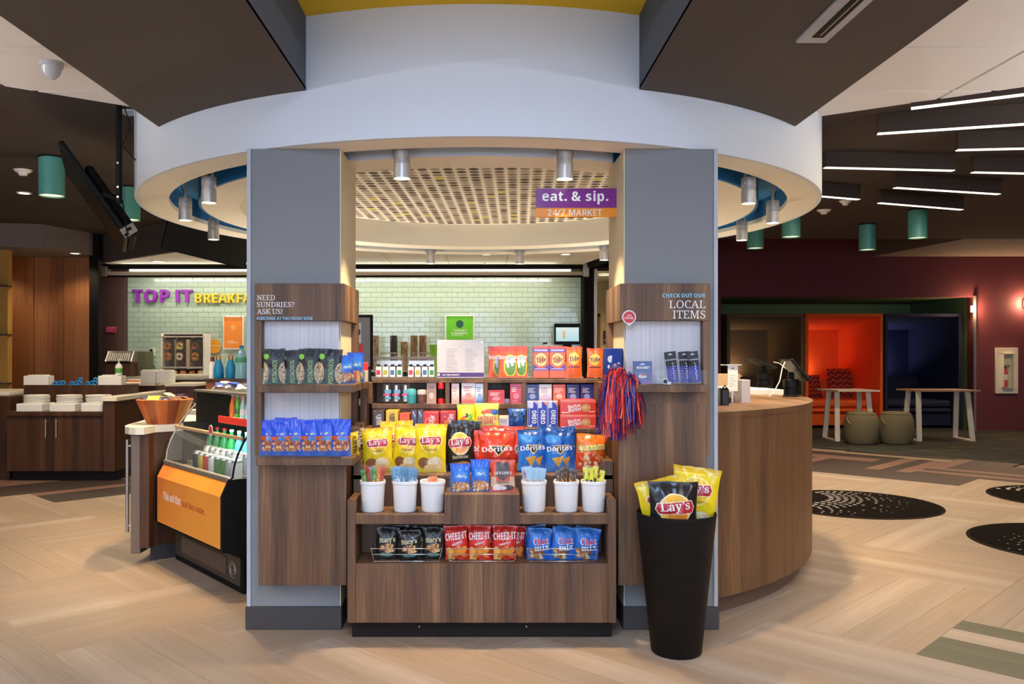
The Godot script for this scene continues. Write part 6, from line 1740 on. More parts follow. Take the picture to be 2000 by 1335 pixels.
	for i in 9:
		for j in 4:
			var sq := PackedVector2Array([Vector2(-5.0 + i * 0.76, 8.96 + j * 0.76), Vector2(-4.25 + i * 0.76, 8.96 + j * 0.76), Vector2(-4.25 + i * 0.76, 9.71 + j * 0.76), Vector2(-5.0 + i * 0.76, 9.71 + j * 0.76)])
			for q in Geometry2D.intersect_polygons(sq, PackedVector2Array([Vector2(-5.0, 11.25), Vector2(-3.56, 9.97), Vector2(-2.5, 9.0), Vector2(1.75, 9.0), Vector2(1.35, 11.37), Vector2(-5.0, 11.37)])):
				if q.size() > 2:
					part("ceiling_tile", MB.new().slab(q, 2.545, 2.56), M.ceiling_white, c)
	struct("trim", MB.new().slab(PackedVector2Array([Vector2(-5.3, 11.45), Vector2(-3.58, 9.93), Vector2(-2.5, 8.92), Vector2(-2.46, 8.96), Vector2(-3.54, 9.97), Vector2(-5.26, 11.49)]), 2.545, 2.9), M.beam_brown)
	struct("trim", MB.new().slab(PackedVector2Array([Vector2(1.37, 11.6), Vector2(1.55, 10.5), Vector2(1.85, 8.9), Vector2(1.9, 8.9), Vector2(1.62, 10.5), Vector2(1.45, 11.6)]), 2.5, 2.9), M.black_matte)
	for q in [[-2.1, 10.2, "left"], [0.05, 10.2, "middle"], [-4.2, 11.0, "far left"], [1.0, 10.2, "right"]]:
		var d := thing("downlight", "round recessed downlight in the white bar ceiling, %s one" % q[2], "light", Vector3(q[0], 2.545, -q[1]), 0, "downlights in the bar ceiling")
		part("rim", MB.new().ring(Vector3(0, -0.008, 0), 0.055, 0.075, 0.0, 0.01, 20), M.white, d)
		part("lens", MB.new().cyl(Vector3(0, -0.006, 0), 0.055, 0.006, 20), glow("down_glow", H("fff0d8"), 4.0), d)
		spot(d, Vector3(0, -0.012, 0), Vector3.DOWN, 55.0, 1.6, H("ffe2b4"), 0.06)
	var hd := solo("smoke_detector", MB.new().cyl(Vector3(0, -0.02, 0), 0.012, 0.02, 10), M.white, "small white sprinkler head in the bar ceiling", "sprinkler", P(947, 512, 11.2))
	hd.position = Vector3(0.03, 2.543, -11.2)
	# bar counters
	var bc := thing("bar_counter", "long dark wood bar counter with grey stone top below the tiled wall", "counter", Vector3(-1.8, 0, -11.7))
	part("body", on(bc).bb(-5.0, 1.33, 0.0, 1.0, 11.35, 11.98, 0.002), M.dark_walnut, bc)
	part("stone_top", on(bc).bb(-5.0, 1.35, 1.0, 1.04, 11.3, 11.98, 0.003), mat("grey_stone", H("b3aea2"), 0.3), bc)
	var st := thing("service_table", "dark wood service table with pale stone top behind the island", "table", Vector3(-4.1, 0, -10.6))
	part("body", on(st).bb(-4.55, -4.05, 0, 0.95, 10.55, 10.95, 0.002).bb(-3.86, -3.5, 0, 0.95, 10.35, 10.95, 0.002), M.dark_walnut, st)
	part("stone_top", on(st).bb(-4.57, -4.05, 0.95, 0.985, 10.52, 10.97, 0.003).bb(-3.86, -3.48, 0.95, 0.985, 10.33, 10.97, 0.003), M.stone, st)
	for i in 2:
		var nb := thing("napkin_box", ["white cup and napkin box behind the island, left one", "white cup and napkin box behind the island, right one"][i], "napkin holder", P([294, 324][i], 749, 10.6), 0, "white boxes on the service table")
		nb.position.y = 0.985
		part("box", MB.new().box(Vector3(0, 0.075, 0), Vector3(0.185, 0.15, 0.16), 0.005), M.white, nb)
		part("lid", MB.new().box(Vector3(0, 0.156, 0), Vector3(0.16, 0.012, 0.14), 0.003), M.paper, nb)
	# conveyor toaster
	var t := thing("toaster", "brown and steel conveyor toaster with slanted top on the bar counter", "toaster", P(240, 731, 11.55))
	t.position.y = 1.04
	part("body", MB.new().box(Vector3(0, 0.1, 0), Vector3(0.36, 0.2, 0.3), 0.008), mat("toaster_brown", H("5c4030"), 0.4, 0.3), t)
	part("hood", MB.new().prism(PackedVector2Array([Vector2(-0.15, 0.2), Vector2(0.15, 0.2), Vector2(0.15, 0.345), Vector2(-0.05, 0.345)]), -0.17, 0.17), M.brushed, t, Transform3D(Basis(Vector3(0, 0, -1), Vector3(0, 1, 0), Vector3(1, 0, 0)), Vector3.ZERO))
	for i in 10:
		part("grate_bar", MB.new().box(Vector3.ZERO, Vector3(0.008, 0.12, 0.01), 0.002), M.steel, t, at(-0.125 + i * 0.028, 0.265, 0.12, Vector3(-0.6, 0, 0)))
	part("edge", MB.new().tube([Vector3(-0.172, 0.2, 0.16), Vector3(-0.172, 0.34, 0.06)], 0.012, 6).tube([Vector3(0.172, 0.2, 0.16), Vector3(0.172, 0.34, 0.06)], 0.012, 6), M.chrome, t)
	part("mouth", MB.new().box(Vector3(0, 0.19, 0.152), Vector3(0.3, 0.03, 0.006), 0.002), M.black, t)
	part("foot", MB.new().cyl(Vector3(-0.14, -0.0, 0.1), 0.015, 0.02, 10), M.black, t)
	var gs := thing("splash_guard", "dark olive side cabinet between the toaster and the wall outlet", "cabinet", P(278, 731, 11.75))
	gs.position.y = 1.04
	part("body", MB.new().box(Vector3(0, 0.17, 0), Vector3(0.2, 0.34, 0.28), 0.006), mat("olive_metal", H("5c5f44"), 0.5), gs)
	part("handle", MB.new().box(Vector3(-0.05, 0.2, 0.143), Vector3(0.04, 0.05, 0.008), 0.002), M.black, gs)
	var ol := thing("wall_outlet", "white wall outlet with two black plugs on the tiles", "outlet", P(298, 687, 11.975))
	part("cover", MB.new().box(Vector3.ZERO, Vector3(0.075, 0.115, 0.012), 0.003), M.white, ol)
	for y in [-0.025, 0.025]:
		part("plug", MB.new().box(Vector3(-0.012, y, 0.018), Vector3(0.034, 0.034, 0.024), 0.005), M.black, ol)
	part("cord", MB.new().tube([Vector3(-0.012, -0.025, 0.03), Vector3(-0.03, -0.12, 0.04), Vector3(0.02, -0.24, 0.05), Vector3(0.09, -0.34, 0.06)], 0.006, 6).tube([Vector3(-0.012, 0.02, 0.03), Vector3(0.01, -0.14, 0.045), Vector3(0.06, -0.26, 0.05), Vector3(0.13, -0.345, 0.06)], 0.006, 6), M.black, ol)
	pastry_case()
	# posters
	poster("wall_poster", "orange framed poster with round emblem left of the left column", 456, 649, 40, 66, "f08a2e", "orange", "TOTAL")
	poster("wall_poster", "bright green framed poster with dark bowl emblem above the price board", 898, 640, 58, 50, "6cc828", "green", "YOGURT")
	var od := thing("wall_sign", "round orange sign with lettering band on the tiles beside the pastry case", "sign", P(418, 676, 11.975))
	part("disc", MB.new().cyl(Vector3(), 0.1, 0.006, 28), mat("disc_orange", H("e69a28"), 0.5), od, at(0, 0, 0, Vector3(PI / 2, 0, 0)))
	part("band", MB.new().box(Vector3(0, 0.005, 0.008), Vector3(0.19, 0.02, 0.002), 0), mat("disc_pale", H("d8b878"), 0.5), od)
	var rs := solo("wall_sign", pbox(0.15, 0.085, 0.006), paint("pink_sign", Pic.new(64, 36, H("d83a62")).rect(0.1, 0.18, 0.8, 0.1, H("f4c8d4")).rect(0.1, 0.4, 0.6, 0.08, H("f4c8d4")).rect(0.1, 0.7, 0.5, 0.08, H("f4c8d4"))), "small pink notice on the brown wall left of the tiles", "sign", P(217, 649, 11.89))
	rs.name = numbered("notice")
	# cereal tubes
	var grains := [["mixed muesli", "a08468", 733, 655], ["dark brown cereal", "33241e", 769, 655], ["tan flakes", "b08a5c", 789.5, 667], ["brown cluster cereal", "96704c", 808.5, 655], ["brown cluster cereal", "94694a", 826, 655]]
	for i in 5:
		var g: Array = grains[i]
		var q := thing("cereal_dispenser", "clear tube of %s on the back bar, %s" % [g[0], ["leftmost of five", "second of five", "middle of five, half empty", "fourth of five", "rightmost of five"][i]], "dispenser", P(g[2], 738, 11.6), 0, "cereal tubes on the back bar")
		q.position.y = 1.04
		part("tube", MB.new().lathe([Vector2(0.052, 0.05), Vector2(0.052, 0.6)], 20), M.acrylic, q)
		part("cereal", MB.new().cyl(Vector3(0, 0.07, 0), 0.048, py(g[3], 11.6) - 1.04 - 0.07, 18), grain_mat("grain_%d" % i, H(g[1])), q)
		part("lid", MB.new().cyl(Vector3(0, 0.6, 0), 0.055, 0.02, 18), M.acrylic, q)
		part("base", MB.new().cyl(Vector3(0, 0, 0), 0.055, 0.06, 18, 0.06), M.black, q)
	# screen, pump bottle, lime cup
	var sc := thing("screen", "small black framed screen showing a cup on pale blue, right end of the bar", "screen", P(1108, 652, 11.7))
	part("frame", MB.new().box(Vector3(0, 0.0, 0), Vector3(0.36, 0.29, 0.04), 0.006), M.black, sc)
	var sp := Pic.new(96, 58, H("c8ecf4"))
	sp.grad(0, 1, H("d8f2f6"), H("b0e0f0")).rect(0.3, 0.26, 0.13, 0.5, H("d8b878")).ell(0.365, 0.76, 0.065, 0.06, H("d8b878")).ell(0.365, 0.26, 0.065, 0.05, H("e8d0a0"))
	var sm := paint("screen_print", sp, 0.3)
	sm.emission_enabled = true
	sm.emission = Color.WHITE
	sm.emission_operator = BaseMaterial3D.EMISSION_OP_MULTIPLY
	sm.emission_texture = sm.albedo_texture
	sm.emission_energy_multiplier = 0.55
	part("display", pbox(0.315, 0.19, 0.004), sm, sc, at(0, -0.1, 0.021))
	part("post", MB.new().box(Vector3(0, -0.26, 0), Vector3(0.12, 0.24, 0.05), 0.004), M.black, sc)
	var wb := thing("pump_bottle", "white pump bottle on the bar left of the screen", "bottle", P(1062, 738, 11.6))
	wb.position.y = 1.04
	part("body", MB.new().lathe([Vector2(0, 0), Vector2(0.04, 0), Vector2(0.04, 0.34), Vector2(0.024, 0.39), Vector2(0.012, 0.4), Vector2(0.012, 0.43), Vector2(0, 0.43)], 16), M.white, wb)
	part("pump", MB.new().box(Vector3(0.02, 0.45, 0), Vector3(0.06, 0.02, 0.02), 0.004).cyl(Vector3(0, 0.43, 0), 0.006, 0.03, 8), M.black, wb)
	var lc := thing("lime_cup", "lime green cup on the bar behind the travel kits", "cup", P(848, 738, 11.5))
	lc.position.y = 1.04
	part("cup", MB.new().lathe([Vector2(0, 0), Vector2(0.04, 0), Vector2(0.062, 0.43), Vector2(0.058, 0.43), Vector2(0.036, 0.01), Vector2(0, 0.01)], 18), mat("lime", H("8cc832"), 0.4), lc)
	# framed picture just inside the kiosk
	var fr := thing("framed_notice", "black framed notice inside the kiosk behind the left shelf unit", "picture", P(711, 668, 6.2))
	part("frame", MB.new().box(Vector3.ZERO, Vector3(0.13, 0.4, 0.02), 0.003), M.black, fr)
	part("picture", pbox(0.1, 0.36, 0.004), paint("notice_print", Pic.new(40, 120, H("8c8c86")).rect(0, 0.12, 0.36, 0.4, H("ece6dc")).ell(0.2, 0.3, 0.1, 0.06, H("2a2622")).rect(0, 0.55, 0.5, 0.45, H("e8402e")), 0.4), fr, at(-0.004, -0.18, 0.011))
	part("stand", MB.new().box(Vector3(0, -0.3, -0.02), Vector3(0.1, 0.22, 0.02), 0.003), M.black, fr)
	var ct := thing("kiosk_counter", "inner kiosk counter of pale stone behind the display stand", "counter", Vector3(-0.9, 0, -6.2))
	part("body", on(ct).bb(-1.4, -0.5, 0, 0.98, 6.05, 6.6, 0.003), M.dark_walnut, ct)
	part("stone_top", on(ct).bb(-1.42, -0.48, 0.98, 1.02, 6.03, 6.62, 0.003), M.stone, ct)
	# bottles on a riser left of the left column
	var tb := thing("side_table", "dark wood table with warm brown front below the blue flasks", "table", Vector3(-2.85, 0, -9.1))
	part("body", on(tb).bb(px(402, 8.9), px(484, 8.9), 0, 1.06, 8.9, 9.4, 0.003), mat("warm_brown", H("8a5034"), 0.5), tb)
	part("top", on(tb).bb(px(400, 8.9), px(486, 8.9), 1.06, 1.085, 8.88, 9.42, 0.003), M.dark_walnut, tb)
	for i in 3:
		var b := thing("flask", ["blue flask with copper neck, left of the pair", "blue flask with copper neck, right of the pair", "blue flask half hidden behind the right flask"][i], "bottle", Vector3(px([427, 451, 461][i], 9.0), 1.085, -[9.0, 9.0, 9.25][i]), 0, "blue flasks left of the left column")
		part("body", MB.new().lathe([Vector2(0, 0), Vector2(0.05, 0), Vector2(0.055, 0.01), Vector2(0.052, 0.11), Vector2(0.028, 0.19), Vector2(0.026, 0.2)], 20), mat("flask_blue", H("1a7fb0"), 0.35), b)
		part("neck", MB.new().lathe([Vector2(0.026, 0.2), Vector2(0.027, 0.235), Vector2(0.024, 0.245), Vector2(0, 0.245)], 20), mat("copper", H("c89a70"), 0.3, 0.8), b)
	var sb := thing("syrup_bottle", "white syrup bottle with dark red top left of the blue flasks", "bottle", Vector3(px(412, 9.0), 1.085, -9.05))
	part("body", MB.new().lathe([Vector2(0, 0), Vector2(0.034, 0), Vector2(0.034, 0.14), Vector2(0.02, 0.18), Vector2(0, 0.18)], 16), M.white, sb)
	part("cap", MB.new().cyl(Vector3(0, 0.18, 0), 0.022, 0.05, 12), mat("dark_red", H("7a2a28"), 0.4), sb)
	var wj := thing("water_bottle", "large clear blue water bottle with blue cap beside the left column", "bottle", Vector3(px(473, 9.0), 1.085, -8.98))
	part("body", MB.new().lathe([Vector2(0, 0), Vector2(0.068, 0), Vector2(0.07, 0.02), Vector2(0.066, 0.1), Vector2(0.07, 0.2), Vector2(0.03, 0.3), Vector2(0.018, 0.32), Vector2(0, 0.32)], 20), mat("water_blue", H("7fb4c4"), 0.12), wj)
	part("sticker", MB.new().lathe([Vector2(0.0705, 0.17), Vector2(0.0705, 0.2), Vector2(0.062, 0.225)], 20), mat("green_label2", H("3a8a6a"), 0.4), wj)
	part("cap", MB.new().cyl(Vector3(0, 0.32, 0), 0.022, 0.03, 12), mat("cap_blue", H("2a7ab0"), 0.4), wj)


func grain_mat(key: String, c: Color) -> StandardMaterial3D:
	var m := mat(key, Color.WHITE, 0.8)
	var p := Pic.new(64, 128, c)
	var r := RandomNumberGenerator.new()
	r.seed = hash(key)
	p.blobs(r, 0, 0, 1, 1, 260, 0.05, [c.lightened(0.15), c.darkened(0.25), c, c.lightened(0.3)])
	m.albedo_texture = p.tex()
	return m


func poster(called: String, label: String, cx: float, cy: float, w: float, h: float, c: String, key: String, txt: String) -> void:
	var z := 11.96
	var o := thing(called, label, "poster", P(cx, cy, z))
	var W := w * z / K
	var Hh := h * z / K
	part("frame", MB.new().box(Vector3.ZERO, Vector3(W, Hh, 0.02), 0.004), M.white, o)
	var p := Pic.new(96, 128, H(c))
	p.rect(0, 0, 1, 0.14, H(c).darkened(0.12)).ell(0.5, 0.34, 0.14, 0.14 * W / Hh, H("1f5a4a") if key == "green" else H("f0a860")).lines(rng, 0.2, 0.76, 0.6, 2, 0.06, H("f4f0e4"), 0.02)
	part("print", pbox(W * 0.9, Hh * 0.92, 0.004), paint("poster_" + key, p, 0.5), o, at(0, -Hh * 0.46, 0.011))
	if key == "green":
		word(txt, "bold", W * 0.46, Hh * 0.07, M.text_white, o, at(0, -Hh * 0.1, 0.0135), 0.001)
		word("& OATMEAL", "bold", W * 0.56, Hh * 0.07, M.text_white, o, at(0, -Hh * 0.21, 0.0135), 0.001)
	for x in [-0.4, 0.4]:
		part("standoff", MB.new().cyl(Vector3(), 0.008, 0.03, 8), M.steel, o, at(x * W, Hh * 0.47, 0.0, Vector3(PI / 2, 0, 0)))


func pastry_case() -> void:
	var z := 11.5
	var o := thing("pastry_case", "upright pastry case with six doughnut cubbies and white side frame", "display case", P(358, 731, z))
	o.position.y = 1.04
	var x0 := px(317, z) - o.position.x
	var x1 := px(402, z) - o.position.x
	var yt := py(652, z) - 1.04
	part("back", MB.new().box(Vector3(0, yt / 2, -0.2), Vector3(x1 - x0, yt, 0.01), 0.001), mat("cubby_brown", H("6a4a36"), 0.6), o)
	part("side_frame", MB.new().box(Vector3(x1 - 0.012, yt / 2, -0.08), Vector3(0.024, yt, 0.26), 0.004).box(Vector3(x0 + 0.01, yt / 2, -0.08), Vector3(0.02, yt, 0.26), 0.004), M.white, o)
	part("top_shelf", MB.new().box(Vector3(0, yt - 0.04, -0.08), Vector3(x1 - x0, 0.02, 0.26), 0.003).box(Vector3(0, yt, -0.1), Vector3(x1 - x0, 0.02, 0.2), 0.003), M.brushed, o)
	part("front_glass", MB.new().box(Vector3(0, 0.3, 0.05), Vector3(x1 - x0 - 0.05, 0.4, 0.004), 0), M.glass, o)
	part("column_frame", MB.new().box(Vector3(px(366, z) - o.position.x + 0.02, 0.3, -0.06), Vector3(0.045, 0.4, 0.2), 0.003).box(Vector3(px(344, z) - o.position.x, 0.3, -0.06), Vector3(0.01, 0.4, 0.2), 0.002), mat("cubby_tan", H("b8a084"), 0.5), o)
	part("lower_shelf", MB.new().box(Vector3(0, 0.12, -0.06), Vector3(x1 - x0, 0.02, 0.24), 0.003), M.brushed, o)
	part("tray", MB.new().box(Vector3(0, 0.02, -0.02), Vector3(x1 - x0 + 0.1, 0.03, 0.3), 0.004), M.paper, o)
	var cols := [H("a5642c"), H("d8b04a"), H("8a4a26"), H("b06a34"), H("9a4a2c"), H("b87a34")]
	for i in 6:
		var q := thing("doughnut", "%s doughnut in the pastry case, %s row, %s column" % [["glazed brown", "yellow iced", "chocolate", "orange glazed", "striped chocolate", "golden brown"][i], "upper" if i < 3 else "lower", ["left", "middle", "right"][i % 3]], "doughnut", P([327.5, 351, 381][i % 3], [675, 696][i / 3], z + 0.02), 0, "doughnuts in the pastry case")
		var ring := []
		part("dough", MB.new().tube(circle(Vector3.ZERO, 0.035, 18), 0.026, 10), mat("dough_%d" % i, cols[i], 0.5), q)
		part("peg", MB.new().cyl(Vector3(0, 0, -0.1), 0.008, 0.13, 8), M.steel, q, at(0, 0, -0.0, Vector3(PI / 2, 0, 0)))
		if i in [1, 4]:
			part("icing", MB.new().tube(circle(Vector3(0, 0, 0.008), 0.035, 18), 0.021, 8), mat("icing_%d" % i, [H("e6cf7a"), H("e8d8d0")][i / 4], 0.4), q)
	for i in 5:
		var q := thing("pastry", "small pastry on the tray below the doughnut cubbies, %s" % ["at the left end", "second from the left", "in the middle", "second from the right", "at the right end"][i], "pastry", o.position + Vector3(-0.24 + 0.12 * i, 0.035, 0.0), 0.4 * i, "pastries on the tray")
		part("crust", MB.new().lathe([Vector2(0, 0), Vector2(0.04, 0), Vector2(0.05, 0.02), Vector2(0.035, 0.045), Vector2(0, 0.055)], 14, Vector3.ZERO, 60.0), mat("crust_%d" % (i % 3), [H("b0703a"), H("d8c08a"), H("c88a6a")][i % 3], 0.6), q)


# ---------------------------------------------------------------- lounge at the right
func lounge() -> void:
	var defs := [["brown", "olive brown upholstered booth, leftmost in the green recess", 1420, 1571, "6e5a44", "4f4030"], ["orange", "bright orange upholstered booth in the middle of the green recess", 1573, 1725, "ee6222", "c03c0c"], ["navy", "dark navy upholstered booth at the right of the green recess", 1728, 1879, "131a38", "0f1530"]]
	for d in defs:
		var z := 15.12
		var x0 := px(d[2], z)
		var x1 := px(d[3], z)
		var w := x1 - x0
		var o := thing("booth", d[1], "booth", Vector3((x0 + x1) / 2, 0, -15.6))
		var m := mat("felt_" + d[0], H(d[4]), 0.9)
		var top := 2.06
		part("left_wall", on(o).bb(x0, x0 + 0.06, 0.0, top, z, 16.95, 0.01), m, o)
		part("right_wall", on(o).bb(x1 - 0.06, x1, 0.0, top, z, 16.95, 0.01), m, o)
		part("roof", on(o).bb(x0 + 0.06, x1 - 0.06, top - 0.06, top, z, 16.95, 0.01), m, o)
		var sc := MB.new()
		sc.xf = o.transform.affine_inverse()
		sc.quad(Vector3(x0 + 0.06, top - 0.062, -z - 0.05), Vector3(x1 - 0.06, top - 0.062, -z - 0.05), Vector3(x1 - 0.06, 1.82, -16.9), Vector3(x0 + 0.06, 1.82, -16.9), Vector3.DOWN)
		sc.quad(Vector3(x0 + 0.06, top - 0.06, -z - 0.05), Vector3(x1 - 0.06, top - 0.06, -z - 0.05), Vector3(x1 - 0.06, top - 0.06, -16.9), Vector3(x0 + 0.06, top - 0.06, -16.9), Vector3.UP)
		part("sloped_ceiling", sc, m, o)
		part("back_wall", on(o).bb(x0 + 0.06, x1 - 0.06, 0.0, top - 0.06, 16.9, 16.95, 0.0), m, o)
		part("seat_base", on(o).bb(x0 + 0.06, x1 - 0.06, 0.05, 0.27, 15.35, 16.6, 0.01), m, o)
		part("seat", on(o).bb(x0 + 0.07, x1 - 0.07, 0.28, 0.36, 15.3, 16.6, 0.03).bb(x0 + 0.07, x1 - 0.07, 0.37, 0.5, 15.32, 16.6, 0.04), m, o)
		part("backrest", on(o).bb(x0 + 0.07, x1 - 0.07, 0.4, 0.90, 16.45, 16.6, 0.03), m, o)
		part("light_ledge", on(o).bb(x0 + 0.06, x1 - 0.06, 0.86, 0.9, 16.6, 16.8, 0.0), m, o)
		if true:
			var lp := part("light_strip", on(o).bb(x0 + 0.1, x0 + w * 0.55, 0.901, 0.912, 16.72, 16.75, 0.002), glow("booth_glow_" + d[0], H("c8ccff") if d[0] == "navy" else H("ffe0c0"), 1.2), o)
			area(o, Vector3(-0.22 * w, 0.92, -1.135), Vector3(0, 1, -0.35), Vector2(w * 0.45, 0.06), {"orange": 0.45, "brown": 0.6, "navy": 1.2}[d[0]], H("c8ccff") if d[0] == "navy" else H("ffd8a8"))
	var cm := Pic.new(64, 64, H("7a2a20"))
	for i in 6:
		for j in 4:
			cm.poly([j * 0.25, i * 0.18 + 0.1, j * 0.25 + 0.125, i * 0.18, j * 0.25 + 0.25, i * 0.18 + 0.1, j * 0.25 + 0.25, i * 0.18 + 0.15, j * 0.25 + 0.125, i * 0.18 + 0.05, j * 0.25, i * 0.18 + 0.15], H("c06a50"))
	var cmat := paint("zigzag_cloth", cm, 0.95)
	for q in [[1648, 787, 15.62, 0.1, 58, 62, "dark red zigzag cushion leaning on the orange booth's back"], [1590, 786, 15.5, 0.35, 46, 60, "dark red zigzag cushion at the left of the orange booth, behind the desk"]]:
		var c := thing("cushion", q[6], "cushion", Vector3(px(q[0], q[2] + 0.6), 0.5, -q[2] - 0.6), q[3], "zigzag cushions in the orange booth")
		c.position.y = 0.5
		var bm := MB.new()
		var w: float = q[4] * q[2] / K
		var N := 12
		for side in [1.0, -1.0]:
			for i in N:
				for j in N:
					var p := []
					for e in [[0, 0], [1, 0], [1, 1], [0, 1]]:
						var u: float = (i + e[0]) * 2.0 / N - 1.0
						var v: float = (j + e[1]) * 2.0 / N - 1.0
						p.append(Vector3(u * w / 2 * (1 - 0.06 * (1 - v * v)), (v + 1) / 2 * w * 1.05, side * 0.08 * pow((1 - u * u) * (1 - v * v), 0.5)))
					bm.quad(p[0], p[1], p[2], p[3], Vector3(0, 0, side), Vector2(i, N - j) / N, Vector2(i + 1, N - j) / N, Vector2(i + 1, N - j - 1) / N, Vector2(i, N - j - 1) / N)
		part("cover", bm, cmat, c, at(0, 0, 0, Vector3(-0.25, 0, 0)))
	# high tables on trapezoid frames
	for q in [[1662, 13.2, 1.0, "white topped table with splayed white frames before the orange booth", 0.0], [1838, 13.2, 1.3, "longer wood topped table with splayed white frames before the navy booth", 0.0]]:
		var z: float = q[1]
		var Lx: float = [0.74, 1.02][0 if q[0] < 1700 else 1]
		var o := thing("table", q[3], "table", Vector3(px(q[0], z), 0, -z - 0.1))
		var wood: bool = q[0] > 1700
		part("top", MB.new().slab(PackedVector2Array([Vector2(-Lx / 2 + 0.1, -0.28), Vector2(Lx / 2 + 0.0, -0.28), Vector2(Lx / 2 - 0.1, 0.28), Vector2(-Lx / 2, 0.28)]), 0.765, 0.79), mat("table_wood", H("b08c6a"), 0.45) if wood else mat("table_white", H("e2d2bc"), 0.45), o)
		for s in [-1.0, 1.0]:
			var fr := MB.new()
			var xo: float = s * (Lx / 2 - 0.13)
			var A := [Vector3(xo - 0.0, 0.765, 0.15), Vector3(xo + 0.03 * s, 0.012, 0.24), Vector3(xo + 0.03 * s, 0.012, -0.24), Vector3(xo, 0.765, -0.15)]
			for i in 3:
				var a: Vector3 = A[i]
				var b: Vector3 = A[i + 1]
				var d := (b - a).normalized()
				var side := Vector3(1, 0, 0) * 0.038
				var up := d.cross(side).normalized() * 0.012
				for k in 4:
					var c4 := [side + up, side - up, -side - up, -side + up]
					fr.quad(a + c4[k], a + c4[(k + 1) % 4], b + c4[(k + 1) % 4], b + c4[k], c4[k] + c4[(k + 1) % 4])
				fr.box(b, Vector3(0.076, 0.024, 0.026), 0.002)
			part("frame", fr, mat("frame_white", H("e8dcc8"), 0.5), o)
	# woven poufs
	var wv := Pic.new(128, 128, H("7a6e50"))
	for i in 128:
		for j in 128:
			if (i / 2 + j / 2) % 2 == 0:
				wv.im.set_pixel(i, j, H("7a6e50").darkened(0.22 * rng.randf()))
			else:
				wv.im.set_pixel(i, j, H("887b5b").darkened(0.1 * rng.randf()))
	var pm := tri_tex(mat("pouf_weave", Color.WHITE, 0.95), wv.tex(), Vector3(4, 4, 4))
	for q in [[1682, "olive woven pouf on the left with a tan side handle"], [1750, "olive woven pouf on the right, under the longer table's end"]]:
		var o := thing("pouf", q[1], "pouf", Vector3(px(q[0], 12.75), 0, -12.75), 0, "woven poufs")
		part("body", MB.new().lathe([Vector2(0, 0.0), Vector2(0.19, 0.0), Vector2(0.215, 0.02), Vector2(0.245, 0.12), Vector2(0.253, 0.24), Vector2(0.24, 0.37), Vector2(0.21, 0.44), Vector2(0.17, 0.475), Vector2(0.08, 0.485), Vector2(0, 0.487)], 36, Vector3.ZERO, 70.0), pm, o)
		part("piping", MB.new().tube(circle_xz(Vector3(0, 0.452, 0), 0.204, 32), 0.006, 6), mat("pipe_olive", H("8e825f"), 0.9), o)
		part("handle", MB.new().tube([Vector3(-0.235, 0.39, 0.06), Vector3(-0.25, 0.37, 0.09), Vector3(-0.235, 0.32, 0.11), Vector3(-0.215, 0.31, 0.13)], 0.009, 6), mat("leather_tan", H("c08a5c"), 0.5), o)
	# extinguisher cabinet
	var f := thing("extinguisher_cabinet", "white framed wall cabinet with glass window on the maroon wall", "cabinet", Vector3(px(1964.5, 14.9), 0.65, -14.88))
	var w := 43 * 14.9 / K
	var h := 89 * 14.9 / K
	part("frame", MB.new().box(Vector3(0, 0.05, 0), Vector3(w, 0.1, 0.04), 0.004).box(Vector3(0, h - 0.05, 0), Vector3(w, 0.1, 0.04), 0.004).box(Vector3(-w / 2 + 0.05, h / 2, 0), Vector3(0.1, h - 0.2, 0.04), 0.004).box(Vector3(w / 2 - 0.05, h / 2, 0), Vector3(0.1, h - 0.2, 0.04), 0.004), mat("cabinet_white", H("ece2cc"), 0.5), f)
	part("back", MB.new().box(Vector3(0, h / 2, -0.012), Vector3(w - 0.18, h - 0.18, 0.01), 0), mat("cabinet_inside", H("cfc6a4"), 0.6), f)
	part("pane", MB.new().box(Vector3(0, h / 2, 0.068), Vector3(w - 0.2, h - 0.2, 0.004), 0), M.glass, f)
	part("rim", MB.new().box(Vector3(-w / 2 + 0.105, h / 2, 0.04), Vector3(0.01, h - 0.2, 0.06), 0).box(Vector3(w / 2 - 0.105, h / 2, 0.04), Vector3(0.01, h - 0.2, 0.06), 0).box(Vector3(0, h - 0.105, 0.04), Vector3(w - 0.2, 0.01, 0.06), 0).box(Vector3(0, 0.105, 0.04), Vector3(w - 0.2, 0.01, 0.06), 0), M.cabinet_white, f)
	var e := thing("fire_extinguisher", "red fire extinguisher inside the white wall cabinet", "extinguisher", f.position + Vector3(-0.035, 0.115, 0.026))
	part("tank", MB.new().lathe([Vector2(0, 0), Vector2(0.036, 0), Vector2(0.038, 0.01), Vector2(0.038, 0.26), Vector2(0.018, 0.31), Vector2(0.016, 0.33), Vector2(0, 0.33)], 18), M.red, e)
	part("sticker", MB.new().lathe([Vector2(0.0385, 0.12), Vector2(0.0385, 0.22)], 18), M.paper, e)
	part("valve", MB.new().box(Vector3(0, 0.345, 0), Vector3(0.03, 0.03, 0.02), 0.003).box(Vector3(0.03, 0.375, 0), Vector3(0.1, 0.012, 0.014), 0.003).box(Vector3(0.03, 0.35, 0), Vector3(0.08, 0.01, 0.014), 0.003), M.black, e)
	part("hose", MB.new().tube([Vector3(-0.015, 0.34, 0), Vector3(-0.05, 0.33, 0), Vector3(-0.055, 0.24, 0), Vector3(-0.045, 0.16, 0.0)], 0.006, 6), M.black, e)
